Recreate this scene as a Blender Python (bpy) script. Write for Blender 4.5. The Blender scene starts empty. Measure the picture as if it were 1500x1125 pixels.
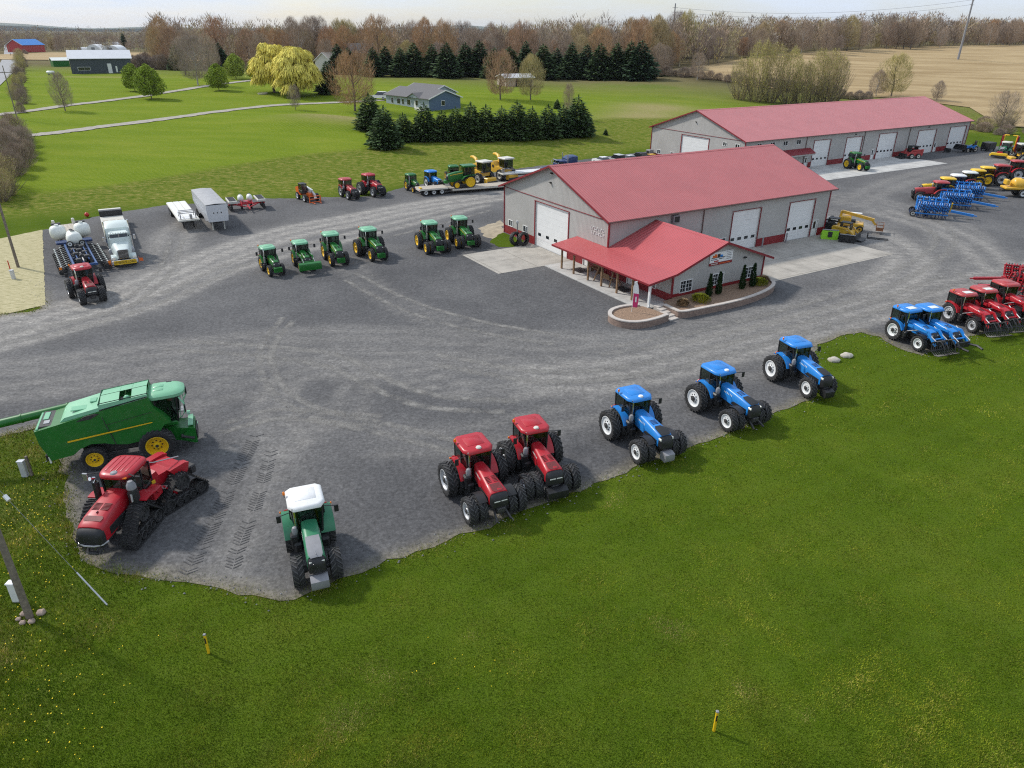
# Farm machinery yard seen from the air: terrain, sheds, machines, trees.  Units are metres, z up.
import bpy, bmesh, math, random
import numpy as np
from mathutils import Vector, Matrix
R = math.radians
PI = math.pi
scene = bpy.context.scene
COL = scene.collection

# ------------------------------------------------------------------ camera (solved from the sheds' edges)
CAM_F, CAM_HY, CAM_H, CAM_ROLL = 1052.5, 46.4, 23.0, -0.0091      # focal length in px of a 1500 px wide picture
pitch = math.atan((562.5 - CAM_HY) / CAM_F)
_fw = np.array([0, math.cos(pitch), -math.sin(pitch)]); _dn = np.array([0, -math.sin(pitch), -math.cos(pitch)]); _rt = np.array([1., 0, 0])
_c, _s = math.cos(CAM_ROLL), math.sin(CAM_ROLL)
_rt, _dn = _c * _rt + _s * _dn, _c * _dn - _s * _rt
_C = np.array([0, 0, CAM_H])
cam_d = bpy.data.cameras.new('camera'); cam = bpy.data.objects.new('camera', cam_d); COL.objects.link(cam)
cam_d.sensor_width = 36; cam_d.lens = 36 * CAM_F / 1500; cam_d.clip_start = 0.5; cam_d.clip_end = 30000
_m = Matrix(((_rt[0], -_dn[0], -_fw[0], 0), (_rt[1], -_dn[1], -_fw[1], 0), (_rt[2], -_dn[2], -_fw[2], CAM_H), (0, 0, 0, 1)))
cam.matrix_world = _m
scene.camera = cam

# ------------------------------------------------------------------ terrain height
BANK = [(-400, 40), (-120, 76), (-63, 101), (-38, 113), (-28, 115), (-18, 124), (-2, 132), (14, 153), (28, 168), (45, 176), (90, 204), (126, 201), (180, 216), (400, 235)]
_bx = np.array([b[0] for b in BANK], float); _by = np.array([b[1] for b in BANK], float)
DL = ([-1e5, 0, 10, 25, 45, 90, 200, 400, 1000, 3000, 9000], [0, 0, .5, 1.5, 2.5, 4.6, 7.2, 7.6, 5, 2, -12])
DR = ([-1e5, 0, 20, 60, 120, 200, 300, 400, 700, 1500, 3000, 9000], [0, 0, .5, 2.8, 8.6, 16.0, 18.6, 19.0, 18.2, 9, 4, -12])
def _sm(d, tab):                                     # smoothed table
    s = 0
    for k, w in ((-.2, .25), (0, .5), (.2, .25)):
        s = s + w * np.interp(d * (1 + k), tab[0], tab[1])
    return s
def h(x, y):
    x = np.asarray(x, float); y = np.asarray(y, float)
    d = y - np.interp(x, _bx, _by)
    t = np.clip((x / np.maximum(y, 30) - .05) / .29, 0, 1); t = t * t * (3 - 2 * t)
    z = _sm(d, DL) * (1 - t) + _sm(d, DR) * t
    m = np.clip((d - 4) / 30, 0, 1)
    z = z + m * 2.0 * np.exp(-(((x + 47) / 16) ** 2 + ((y - 176) / 7.5) ** 2))            # the low mound on the lawn
    z = z + np.clip((d - 200) / 600, 0, 1) * (1.2 * np.sin(x / 170 + 1) * np.sin(y / 230))
    return z
def hz(x, y): return float(h(x, y))
def G(px, py, z=0.0):                                # where the sight line of a photo pixel meets a level z
    r = _fw * CAM_F + _rt * (px - 750) + _dn * (py - 562.5)
    p = _C + r * ((z - CAM_H) / r[2])
    return Vector(p)
def T(px, py):                                       # where it meets the terrain
    r = _fw * CAM_F + _rt * (px - 750) + _dn * (py - 562.5); r = r / r[1]
    y = 15.0
    while y < 6000:
        p = _C + r * y
        if p[2] <= hz(p[0], p[1]): break
        y *= 1.004
    return Vector((p[0], p[1], hz(p[0], p[1])))

# ------------------------------------------------------------------ materials
def new_mat(name):
    m = bpy.data.materials.new(name); m.use_nodes = True
    nt = m.node_tree; return m, nt, nt.nodes['Principled BSDF']
def N(nt, kind, **kw):
    n = nt.nodes.new(kind)
    for k, v in kw.items():
        if k in n.inputs: n.inputs[k].default_value = v
        else: setattr(n, k, v)
    return n
def noise(nt, scale, detail=4, rough=.55, coord='Object', stretch=None):
    tc = N(nt, 'ShaderNodeTexCoord'); n = N(nt, 'ShaderNodeTexNoise'); n.inputs['Scale'].default_value = scale
    n.inputs['Detail'].default_value = detail; n.inputs['Roughness'].default_value = rough
    if stretch:
        mp = N(nt, 'ShaderNodeMapping'); mp.inputs['Scale'].default_value = stretch[:3]
        if len(stretch) > 3: mp.inputs['Rotation'].default_value = (0, 0, stretch[3])
        nt.links.new(tc.outputs[coord], mp.inputs[0]); nt.links.new(mp.outputs[0], n.inputs['Vector'])
    else: nt.links.new(tc.outputs[coord], n.inputs['Vector'])
    return n.outputs['Fac']
def ramp(nt, fac, stops):
    r = N(nt, 'ShaderNodeValToRGB'); e = r.color_ramp.elements
    while len(e) < len(stops): e.new(.5)
    for el, (p, c) in zip(e, stops):
        el.position = p; el.color = (*c, 1) if len(c) == 3 else c
    nt.links.new(fac, r.inputs[0]); return r.outputs[0]
def g3(v): return (v, v, v)
def mixc(nt, fac, a, b, mode='MIX'):
    m = N(nt, 'ShaderNodeMix', data_type='RGBA', blend_type=mode)
    for s, v in ((0, fac), (6, a), (7, b)):
        if isinstance(v, (int, float)): m.inputs[s].default_value = v
        elif isinstance(v, tuple): m.inputs[s].default_value = (*v, 1) if len(v) == 3 else v
        else: nt.links.new(v, m.inputs[s])
    return m.outputs[2]
def bump(nt, bsdf, hgt, strength=.4, dist=.05):
    b = N(nt, 'ShaderNodeBump'); b.inputs['Strength'].default_value = strength; b.inputs['Distance'].default_value = dist
    nt.links.new(hgt, b.inputs['Height']); nt.links.new(b.outputs[0], bsdf.inputs['Normal'])
def simple(name, col, rough=.5, metal=0., var=.12, scale=3., spec=.5, coat=0., bmp=0., dust=0.):
    m, nt, b = new_mat(name)
    f = noise(nt, scale, 5)
    c = ramp(nt, f, [(.3, tuple(x * (1 - var) for x in col)), (.7, tuple(min(1, x * (1 + var)) for x in col))])
    if dust:
        d = noise(nt, scale * 2.7, 4)
        c = mixc(nt, ramp(nt, d, [(.45, g3(0)), (.75, g3(dust))]), c, (.32, .29, .25))
    nt.links.new(c, b.inputs['Base Color'])
    b.inputs['Roughness'].default_value = rough; b.inputs['Metallic'].default_value = metal
    b.inputs['Specular IOR Level'].default_value = spec; b.inputs['Coat Weight'].default_value = coat; b.inputs['Coat Roughness'].default_value = .15
    if bmp: bump(nt, b, noise(nt, scale * 8, 3), bmp, .02)
    return m
def paint(name, col): return simple(name, col, .40, 0, .07, .9, .45, .12, dust=.06)
M = {}
M['red'] = paint('red_paint', (.42, .010, .020)); M['red2'] = paint('faded_red_paint', (.42, .045, .045))
M['blue'] = paint('blue_paint', (.016, .215, .62)); M['navy'] = paint('navy_paint', (.014, .036, .12))
M['green'] = paint('green_paint', (.007, .135, .014)); M['fgreen'] = paint('nature_green_paint', (.03, .20, .095))
M['pgreen'] = paint('pale_green_plastic', (.19, .46, .27))
M['yellow'] = paint('yellow_paint', (.80, .50, .015)); M['hy'] = paint('harvester_yellow_paint', (.72, .42, .04))
M['orange'] = paint('orange_paint', (.72, .13, .015)); M['lime'] = paint('lime_paint', (.30, .65, .03))
M['white'] = simple('white_paint', (.78, .78, .76), .4, var=.05, dust=.12); M['offw'] = simple('cream_paint', (.62, .60, .53), .5, var=.08, dust=.2)
M['tank'] = simple('white_plastic', (.72, .74, .68), .45, var=.06)
M['mint'] = paint('pale_mint_paint', (.64, .71, .67)); M['pblue'] = paint('dull_blue_paint', (.022, .075, .22))
M['rimw'] = simple('white_rim_paint', (.74, .75, .74), .45, var=.05, dust=.12); M['rimy'] = simple('yellow_rim_paint', (.82, .52, .01), .45, var=.05)
M['rims'] = simple('silver_rim_paint', (.52, .53, .54), .4, .3, .06)
M['rubber'] = simple('tyre_rubber', (.018, .018, .019), .82, var=.35, scale=6, dust=.12)
M['lug'] = simple('tyre_lug_highlight', (.040, .040, .041), .6, var=.3, scale=6, dust=.15)  # lugs paler than the tyre: their highlight is put into the colour
M['black'] = simple('black_plastic', (.016, .016, .017), .5, var=.2); M['chassis'] = simple('dark_cast_iron', (.028, .028, .029), .6, var=.35, scale=5, dust=.2)
M['steel'] = simple('bare_steel', (.42, .42, .42), .38, .8, .1); M['chrome'] = simple('chrome', (.75, .75, .76), .15, 1, .02)
M['alu'] = simple('aluminium_sheet', (.60, .61, .63), .42, .25, .06)
M['grey'] = simple('grey_paint', (.25, .25, .26), .5, var=.1); M['rust'] = simple('rusty_steel', (.24, .10, .045), .8, var=.4, scale=6)
M['vent'] = simple('dark_red_mesh', (.15, .022, .022), .6, var=.25, scale=9); M['seat'] = simple('seat_fabric', (.05, .045, .04), .9); M['amber'] = simple('amber_lens', (.85, .22, .01), .3)
M['lamp'] = simple('clear_lamp_glass', (.75, .74, .66), .2); M['redlens'] = simple('red_lens', (.55, .02, .015), .3)
M['wood'] = simple('weathered_timber', (.25, .15, .08), .8, var=.3, scale=8, bmp=.3); M['deck'] = simple('trailer_planks', (.42, .37, .30), .85, var=.25, scale=6)
M['polewood'] = simple('pole_timber', (.20, .165, .13), .85, var=.3, scale=6, bmp=.4)
def glass_mat():
    m, nt, b = new_mat('cab_glass')
    tr = N(nt, 'ShaderNodeBsdfTransparent'); tr.inputs[0].default_value = (.24, .30, .275, 1)
    gl = N(nt, 'ShaderNodeBsdfGlossy'); gl.inputs['Roughness'].default_value = .05; gl.inputs[0].default_value = (.9, .95, .93, 1)
    lw = N(nt, 'ShaderNodeLayerWeight'); pw = N(nt, 'ShaderNodeMath', operation='POWER'); nt.links.new(lw.outputs['Facing'], pw.inputs[0]); pw.inputs[1].default_value = 4; fr = N(nt, 'ShaderNodeMath', operation='MULTIPLY_ADD'); nt.links.new(pw.outputs[0], fr.inputs[0]); fr.inputs[1].default_value = .55; fr.inputs[2].default_value = .05
    mx = N(nt, 'ShaderNodeMixShader'); nt.links.new(fr.outputs[0], mx.inputs[0]); nt.links.new(tr.outputs[0], mx.inputs[1]); nt.links.new(gl.outputs[0], mx.inputs[2])
    nt.links.new(mx.outputs[0], nt.nodes['Material Output'].inputs[0]); nt.nodes.remove(b); return m
M['glass'] = glass_mat()
M['pane'] = simple('window_pane', (.02, .024, .028), .06, var=.3, spec=.8)
def vgrad(name, cols, scale=6):                      # random tint per object
    m, nt, b = new_mat(name)
    oi = N(nt, 'ShaderNodeObjectInfo'); f = noise(nt, scale, 3)
    base = ramp(nt, oi.outputs['Random'], [(i / max(1, len(cols) - 1), c) for i, c in enumerate(cols)])
    k = ramp(nt, f, [(.3, g3(.62)), (.7, g3(1.3))])
    nt.links.new(mixc(nt, 1.0, base, k, 'MULTIPLY'), b.inputs['Base Color']); b.inputs['Roughness'].default_value = .85; b.inputs['Specular IOR Level'].default_value = .2
    return m

# ------------------------------------------------------------------ mesh builder
class MB:
    def __init__(s): s.v = []; s.f = []; s.mi = []; s.mats = []; s.X = Matrix.Identity(4); s.cur = 0
    def mat(s, m):
        m = M[m] if isinstance(m, str) else m
        if m not in s.mats: s.mats.append(m)
        s.cur = s.mats.index(m); return s
    def at(s, loc=(0, 0, 0), rz=0, ry=0, rx=0):
        s.X = Matrix.Translation(loc) @ Matrix.Rotation(rz, 4, 'Z') @ Matrix.Rotation(ry, 4, 'Y') @ Matrix.Rotation(rx, 4, 'X'); return s
    def add(s, vs, fs):
        b = len(s.v)
        for p in vs: s.v.append(tuple(s.X @ Vector(p)))
        for f in fs: s.f.append(tuple(b + i for i in f)); s.mi.append(s.cur)
        return s
    def box(s, c, d, bev=.02):
        x, y, z = (q / 2 for q in d); bev = min(bev, x * .45, y * .45, z * .45)
        if bev <= .003:
            vs = [(c[0] + i * x, c[1] + j * y, c[2] + k * z) for i in (-1, 1) for j in (-1, 1) for k in (-1, 1)]
            return s.add(vs, [(0, 1, 3, 2), (4, 6, 7, 5), (0, 4, 5, 1), (2, 3, 7, 6), (0, 2, 6, 4), (1, 5, 7, 3)])
        vs = []; ix = {}
        for i in (-1, 1):
            for j in (-1, 1):
                for k in (-1, 1):
                    for a in range(3):
                        e = [x - bev, y - bev, z - bev]; e[a] += bev
                        ix[i, j, k, a] = len(vs); vs.append((c[0] + i * e[0], c[1] + j * e[1], c[2] + k * e[2]))
        fs = []
        for i in (-1, 1):
            fs.append([ix[i, j, k, 0] for j, k in ((-1, -1), (1, -1), (1, 1), (-1, 1))][::i])
            fs.append([ix[j, i, k, 1] for k, j in ((-1, -1), (1, -1), (1, 1), (-1, 1))][::i])
            fs.append([ix[j, k, i, 2] for j, k in ((-1, -1), (1, -1), (1, 1), (-1, 1))][::i])
        for i in (-1, 1):
            for j in (-1, 1):
                fs.append([ix[i, j, -1, 0], ix[i, j, 1, 0], ix[i, j, 1, 1], ix[i, j, -1, 1]][::-i * j])
                fs.append([ix[i, -1, j, 0], ix[i, 1, j, 0], ix[i, 1, j, 2], ix[i, -1, j, 2]][::i * j])
                fs.append([ix[-1, i, j, 1], ix[1, i, j, 1], ix[1, i, j, 2], ix[-1, i, j, 2]][::-i * j])
                for k in (-1, 1): fs.append([ix[i, j, k, 0], ix[i, j, k, 1], ix[i, j, k, 2]][::i * j * k])
        return s.add(vs, fs)
    def loft(s, secs, cap=True, closed=True):
        n = len(secs[0]); vs = [p for sec in secs for p in sec]; fs = []
        for a in range(len(secs) - 1):
            for i in range(n if closed else n - 1):
                j = (i + 1) % n
                fs.append((a * n + i, a * n + j, (a + 1) * n + j, (a + 1) * n + i))
        if cap and closed: fs.append(tuple(range(n))[::-1]); fs.append(tuple((len(secs) - 1) * n + i for i in range(n)))
        return s.add(vs, fs)
    def prism(s, poly, y0, y1, axis='y'):               # outline in (x,z) pushed along y, or (x,y) along z, (y,z) along x
        f = {'y': lambda p, t: (p[0], t, p[1]), 'z': lambda p, t: (p[0], p[1], t), 'x': lambda p, t: (t, p[0], p[1])}[axis]
        return s.loft([[f(p, y0) for p in poly], [f(p, y1) for p in poly]])
    def tube(s, pts, r, n=6, cap=True):
        pts = [Vector(p) for p in pts]; secs = []
        rs = r if isinstance(r, (list, tuple)) else [r] * len(pts)
        for i, p in enumerate(pts):
            d = (pts[min(i + 1, len(pts) - 1)] - pts[max(i - 1, 0)]).normalized()
            a = d.cross(Vector((0, 0, 1)) if abs(d.z) < .9 else Vector((1, 0, 0))).normalized(); b = d.cross(a)
            secs.append([p + (a * math.cos(2 * PI * k / n) + b * math.sin(2 * PI * k / n)) * rs[i] for k in range(n)])
        return s.loft(secs, cap)
    def bar(s, a, b, w, t):                             # square bar between two points
        a = Vector(a); b = Vector(b); d = (b - a).normalized()
        u = d.cross(Vector((0, 0, 1)) if abs(d.z) < .95 else Vector((1, 0, 0))).normalized(); v = u.cross(d)
        q = [u * i * w / 2 + v * j * t / 2 for i, j in ((-1, -1), (1, -1), (1, 1), (-1, 1))]
        return s.loft([[a + e for e in q], [b + e for e in q]])
    def lathe(s, prof, n=32, axis='y', a0=0, a1=2 * PI, c=(0, 0, 0)):  # prof: (radius, along)
        full = abs(a1 - a0 - 2 * PI) < 1e-6; m = n if full else n + 1
        secs = []
        for k in range(m):
            a = a0 + (a1 - a0) * k / n; ca, sa = math.cos(a), math.sin(a)
            if axis == 'y': secs.append([(c[0] + r * ca, c[1] + t, c[2] + r * sa) for r, t in prof])
            elif axis == 'x': secs.append([(c[0] + t, c[1] + r * ca, c[2] + r * sa) for r, t in prof])
            else: secs.append([(c[0] + r * ca, c[1] + r * sa, c[2] + t) for r, t in prof])
        p = len(prof); vs = [q for sec in secs for q in sec]; fs = []
        for k in range(n):
            k2 = (k + 1) % m
            for i in range(p - 1): fs.append((k * p + i, k * p + i + 1, k2 * p + i + 1, k2 * p + i))
        return s.add(vs, fs)
    def cyl(s, c, r, l, axis='y', n=16, r2=None):
        r2 = r if r2 is None else r2
        return s.lathe([(0.001, -l / 2), (r, -l / 2), (r2, l / 2), (0.001, l / 2)], n, axis, c=c)
    def ball(s, c, r, n=12, sq=(1, 1, 1)):
        pr = [(max(.001, math.sin(PI * i / (n // 2))) * 1, -math.cos(PI * i / (n // 2))) for i in range(n // 2 + 1)]
        secs = [[(c[0] + q * math.cos(2 * PI * k / n) * r * sq[0], c[1] + q * math.sin(2 * PI * k / n) * r * sq[1], c[2] + t * r * sq[2]) for q, t in pr] for k in range(n)]
        secs.append(secs[0]); return s.loft(secs, cap=False, closed=False)
    def mesh(s, name, smooth=35):
        me = bpy.data.meshes.new(name); me.from_pydata(s.v, [], s.f)
        for m in s.mats: me.materials.append(m)
        me.polygons.foreach_set('material_index', s.mi)
        bm = bmesh.new(); bm.from_mesh(me); bmesh.ops.recalc_face_normals(bm, faces=bm.faces); bm.to_mesh(me); bm.free()
        if smooth:
            me.polygons.foreach_set('use_smooth', [True] * len(me.polygons)); me.set_sharp_from_angle(angle=R(smooth))
        return me
    def build(s, name, parent=None, loc=(0, 0, 0), rz=0, smooth=35):
        return link(name, s.mesh(name, smooth), parent, loc, rz)
def link(name, me, parent=None, loc=(0, 0, 0), rz=0):
    o = bpy.data.objects.new(name, me); COL.objects.link(o)
    if parent: o.parent = parent
    o.location = loc; o.rotation_euler = (0, 0, rz); return o
def tag(o, label=None, cat=None, group=None, kind=None):
    if label: o['label'] = label
    if cat: o['category'] = cat
    if group: o['group'] = group
    if kind: o['kind'] = kind
    return o
def thing(name, label, cat, loc=(0, 0, 0), rz=0, group=None):
    return tag(link(name, None, None, loc, rz), label, cat, group)
def dup(root, loc, rz=0, label=None, group=None, scale=None):
    def rec(o, par):
        c = o.copy(); COL.objects.link(c); c.parent = par
        for ch in list(o.children): rec(ch, c)
        return c
    r = rec(root, None); r.location = loc; r.rotation_euler = (0, 0, rz)
    if scale: r.scale = (scale,) * 3 if isinstance(scale, (int, float)) else scale
    if label: r['label'] = label
    if group: r['group'] = group
    return r
HAZE = .00003
# ------------------------------------------------------------------ world, sun
SUN_AZ, SUN_EL = math.atan2(0.44, -0.90), R(41)       # where the sun stands (angle in the xy plane, height)
world = bpy.data.worlds.new('World'); scene.world = world; world.use_nodes = True
nt = world.node_tree; bg = nt.nodes['Background']
sky = N(nt, 'ShaderNodeTexSky', sky_type='NISHITA'); sky.sun_disc = False
sky.sun_elevation = SUN_EL; sky.sun_rotation = PI / 2 - SUN_AZ; sky.air_density = 1.2; sky.dust_density = 1.2; sky.altitude = 300
cf = noise(nt, 2.2, 7, .6, 'Generated', (1, 1, 6))
cover = ramp(nt, cf, [(.36, g3(.35)), (.60, g3(.95))])
nt.links.new(mixc(nt, cover, sky.outputs[0], (5.1, 5.75, 6.8)), bg.inputs['Color'])
bg.inputs['Strength'].default_value = .115
sun_d = bpy.data.lights.new('sun', 'SUN'); sun_d.energy = 2.7; sun_d.angle = R(4.5); sun_d.color = (1, .955, .89)
sun = bpy.data.objects.new('sun', sun_d); COL.objects.link(sun); sun.location = (0, 0, 200)
sd = Vector((math.cos(SUN_AZ) * math.cos(SUN_EL), math.sin(SUN_AZ) * math.cos(SUN_EL), math.sin(SUN_EL)))
sun.rotation_euler = sd.to_track_quat('Z', 'Y').to_euler()
scene.view_settings.view_transform = 'Standard'; scene.view_settings.look = 'None'; scene.view_settings.exposure = .36; scene.view_settings.gamma = 1
scene.render.engine = 'CYCLES'; scene.cycles.use_denoising = False; scene.cycles.filter_width = 1.15; scene.cycles.max_bounces = 6; scene.cycles.transparent_max_bounces = 12
try: scene.cycles.denoiser = 'OPENIMAGEDENOISE'
except Exception: pass

# ------------------------------------------------------------------ ground
def axis(lo, hi, step, far, grow=1.12):
    a = list(np.arange(lo, hi + .1, step)); s = step
    while a[-1] < far: s *= grow; a.append(a[-1] + s)
    s = step; b = []; p = lo
    while p > -far: s *= grow; p -= s; b.append(p)
    return np.array(b[::-1] + a)
GX = axis(-130, 150, 2.5, 9000); GY = axis(0, 240, 2.5, 9000); GY = GY[GY > -120]
gx, gy = np.meshgrid(GX, GY); gzz = h(gx, gy)
vs = np.stack([gx, gy, gzz], -1).reshape(-1, 3); nx = len(GX)
i0 = (np.arange(len(GY) - 1)[:, None] * nx + np.arange(nx - 1)[None]).reshape(-1)
fs = np.stack([i0, i0 + 1, i0 + nx + 1, i0 + nx], -1)
def sstep(a, b, x): t = np.clip((x - a) / (b - a), 0, 1); return t * t * (3 - 2 * t)
def fattr(me, name, vals):
    a = me.attributes.new(name, 'FLOAT', 'POINT'); a.data.foreach_set('value', np.asarray(vals, np.float32))
def attr(nt, name): a = N(nt, 'ShaderNodeAttribute', attribute_name=name); return a.outputs['Fac']
me = bpy.data.meshes.new('lawn'); me.from_pydata(vs.tolist(), [], fs.tolist())
dd = vs[:, 1] - np.interp(vs[:, 0], _bx, _by)
_lim = 12 + 26 * sstep(-75, -5, vs[:, 0]) + 2.5 * np.sin(vs[:, 0] / 9.)
fattr(me, 'dry', sstep(-6, 3, dd) * (1 - sstep(_lim, _lim + 4, dd)))
fattr(me, 'far', sstep(4, 16, dd) + .0)
fattr(me, 'worn', .95 * sum(np.exp(-(((vs[:, 0] - q[0]) / q[2]) ** 2 + ((vs[:, 1] - q[1]) / q[3]) ** 2)) for q in [(30, 196, 9, 14), (38, 214, 11, 14), (44, 232, 12, 8), (-40, 176, 12, 4), (-150, 283, 20, 3)]))
fattr(me, 'wild', sstep(240, 330, vs[:, 1] + .25 * vs[:, 0]))
fattr(me, 'weed', sstep(-15.5, -21, vs[:, 0] + .12 * (vs[:, 1] - 20)) * (1 - sstep(46, 60, vs[:, 1])))
me.polygons.foreach_set('use_smooth', [True] * len(me.polygons))
gm, nt, b = new_mat('grass_ground')
n1 = noise(nt, .16, 6, .6); n2 = noise(nt, 2.2, 5, .7); n3 = noise(nt, 14, 3, .7); n4 = noise(nt, .05, 4, .5, stretch=(1, 4, 1, .5))
near = ramp(nt, n1, [(.3, (.066, .108, .006)), (.5, (.094, .146, .009)), (.72, (.140, .180, .018))])
near = mixc(nt, ramp(nt, n2, [(.35, g3(0)), (.8, g3(.55))]), near, (.105, .125, .026))
near = mixc(nt, ramp(nt, n3, [(.3, g3(.75)), (.62, g3(0))]), near, (.030, .064, .005))
stripe = N(nt, 'ShaderNodeTexWave', bands_direction='X'); tc = N(nt, 'ShaderNodeTexCoord'); mp = N(nt, 'ShaderNodeMapping')
mp.inputs['Rotation'].default_value = (0, 0, R(58)); nt.links.new(tc.outputs['Object'], mp.inputs[0]); nt.links.new(mp.outputs[0], stripe.inputs[0])
stripe.inputs['Scale'].default_value = .17; stripe.inputs['Distortion'].default_value = 2.0; stripe.inputs['Detail'].default_value = 3
near = mixc(nt, ramp(nt, stripe.outputs['Fac'], [(.3, g3(0)), (.8, g3(.10))]), near, (.11, .17, .022))
farc = ramp(nt, n4, [(.3, (.112, .176, .010)), (.5, (.146, .208, .014)), (.72, (.205, .240, .028))])
farc = mixc(nt, ramp(nt, n2, [(.4, g3(0)), (.8, g3(.6))]), farc, (.22, .26, .035))
farc = mixc(nt, ramp(nt, noise(nt, .35, 6, .7, stretch=(1, 5, 1, .9)), [(.4, g3(0)), (.7, g3(.5))]), farc, (.085, .150, .006))
c = mixc(nt, attr(nt, 'far'), near, farc)
c = mixc(nt, attr(nt, 'worn'), c, ramp(nt, n2, [(.3, (.22, .19, .075)), (.7, (.36, .30, .15))]))
dryc = ramp(nt, noise(nt, .9, 8, .8, stretch=(1, 2, 1)), [(.36, (.055, .10, .006)), (.48, (.115, .155, .018)), (.56, (.19, .19, .040)), (.68, (.36, .31, .12))])
ml = N(nt, 'ShaderNodeTexWave', bands_direction='X'); ml.inputs['Scale'].default_value = .42; ml.inputs['Distortion'].default_value = 2.5; ml.inputs['Detail'].default_value = 3; mp2 = N(nt, 'ShaderNodeMapping'); mp2.inputs['Rotation'].default_value = (0, 0, R(28)); nt.links.new(tc.outputs['Object'], mp2.inputs[0]); nt.links.new(mp2.outputs[0], ml.inputs[0])
mlf = N(nt, 'ShaderNodeMath', operation='MULTIPLY'); nt.links.new(ramp(nt, ml.outputs['Fac'], [(.55, g3(0)), (.85, g3(.38))]), mlf.inputs[0]); nt.links.new(attr(nt, 'far'), mlf.inputs[1]); c = mixc(nt, mlf.outputs[0], c, (.25, .29, .045))
c = mixc(nt, attr(nt, 'dry'), c, dryc)
weedc = ramp(nt, n2, [(.35, (.05, .085, .012)), (.6, (.12, .13, .035)), (.75, (.24, .20, .11))])
w = N(nt, 'ShaderNodeMath', operation='MULTIPLY'); nt.links.new(attr(nt, 'weed'), w.inputs[0]); nt.links.new(ramp(nt, n1, [(.4, g3(.1)), (.62, g3(1))]), w.inputs[1])
c = mixc(nt, w.outputs[0], c, weedc)
wildc = ramp(nt, noise(nt, .02, 5, .6), [(.35, (.12, .10, .055)), (.55, (.17, .14, .075)), (.7, (.09, .13, .03))])
c = mixc(nt, attr(nt, 'wild'), c, wildc)
nt.links.new(c, b.inputs['Base Color']); b.inputs['Roughness'].default_value = .95; b.inputs['Specular IOR Level'].default_value = .02
bump(nt, b, n3, .7, .08)
me.materials.append(gm)
tag(link('lawn', me), kind='structure')

def drape(name, poly, off, mat, step=None, label=None, kind='structure'):
    bm = bmesh.new(); bm.faces.new([bm.verts.new((p[0], p[1], 0)) for p in poly])
    xs = [p[0] for p in poly]; ys = [p[1] for p in poly]
    for ax, lo, hi, g in ((0, min(xs), max(xs), GX), (1, min(ys), max(ys), GY)):
        cuts = np.arange(math.floor(lo), hi, step) if step else [q for q in g if lo < q < hi]
        for q in cuts:
            co = [0, 0, 0]; no = [0, 0, 0]; co[ax] = q; no[ax] = 1
            bmesh.ops.bisect_plane(bm, geom=bm.verts[:] + bm.edges[:] + bm.faces[:], plane_co=co, plane_no=no)
    for v in bm.verts: v.co.z = hz(v.co.x, v.co.y) + off
    bmesh.ops.triangulate(bm, faces=[f for f in bm.faces if len(f.verts) > 4])
    bmesh.ops.recalc_face_normals(bm, faces=bm.faces)
    if sum(f.normal.z for f in bm.faces) < 0: bmesh.ops.reverse_faces(bm, faces=bm.faces)
    me = bpy.data.meshes.new(name); bm.to_mesh(me); bm.free(); me.materials.append(mat)
    return tag(link(name, me), label, kind=kind)
def rough_poly(poly, amp=.25, step=.8, seed=1):     # ragged outline
    rnd = random.Random(seed); out = []
    for i in range(len(poly)):
        a = Vector(poly[i][:2]); c = Vector(poly[(i + 1) % len(poly)][:2]); n = max(1, int((c - a).length / step))
        for k in range(n):
            p = a.lerp(c, k / n)
            if k: p += Vector((rnd.uniform(-amp, amp), rnd.uniform(-amp, amp)))
            out.append(p)
    return out
PX = lambda pts: [G(*p)[:2] for p in pts]
LOT = [(58, 339), (150, 315), (240, 301), (310, 297), (380, 291), (430, 291), (480, 289), (545, 288), (590, 275), (640, 266), (700, 258), (745, 250), (860, 233), (950, 222), (1180, 222), (1411, 215), (1445, 216), (1500, 212)]
LOTW = PX(LOT) + [(190, 190), (190, 70), (70, 62)] + PX([(1500, 471), (1420, 493), (1385, 500), (1352, 521), (1320, 512), (1290, 494), (1262, 487), (1240, 490), (1197, 505), (1192, 540), (1196, 575), (1189, 586), (1164, 595), (1128, 608), (1063, 637), (1009, 656), (926, 686),
        (860, 716), (765, 748), (697, 779), (610, 808), (530, 840), (454, 868), (432, 879), (410, 881), (370, 872), (270, 853), (200, 843), (150, 835), (118, 818), (106, 788), (98, 745), (95, 710), (91, 680), (82, 658), (62, 625), (0, 640)]) + [(-60, 26), (-110, 20), (-110, 52)] + PX([(-60, 470), (0, 461), (40, 458), (60, 452), (60, 400)])
LOTR = rough_poly(LOTW, .22, .7)
def poly_dist(P, line, closed=False):
    d = np.full(len(P), 1e9); pts = [np.array(q[:2], float) for q in line]
    if closed: pts.append(pts[0])
    for a, c in zip(pts[:-1], pts[1:]):
        ab = c - a; t = np.clip(((P - a) @ ab) / max(1e-9, ab @ ab), 0, 1)
        d = np.minimum(d, np.hypot(*(P - a - t[:, None] * ab).T))
    return d
def smooth_line(pts, n=14):                          # Catmull-Rom
    P = [np.array(p[:2], float) for p in pts]; P = [2 * P[0] - P[1]] + P + [2 * P[-1] - P[-2]]; out = []
    for i in range(1, len(P) - 2):
        for k in range(n):
            t = k / n; out.append(.5 * (2 * P[i] + (P[i + 1] - P[i - 1]) * t + (2 * P[i - 1] - 5 * P[i] + 4 * P[i + 1] - P[i + 2]) * t * t + (3 * P[i] - P[i - 1] - 3 * P[i + 1] + P[i + 2]) * t ** 3))
    out.append(P[-2]); return out
lm, nt, b = new_mat('gravel')
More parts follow.
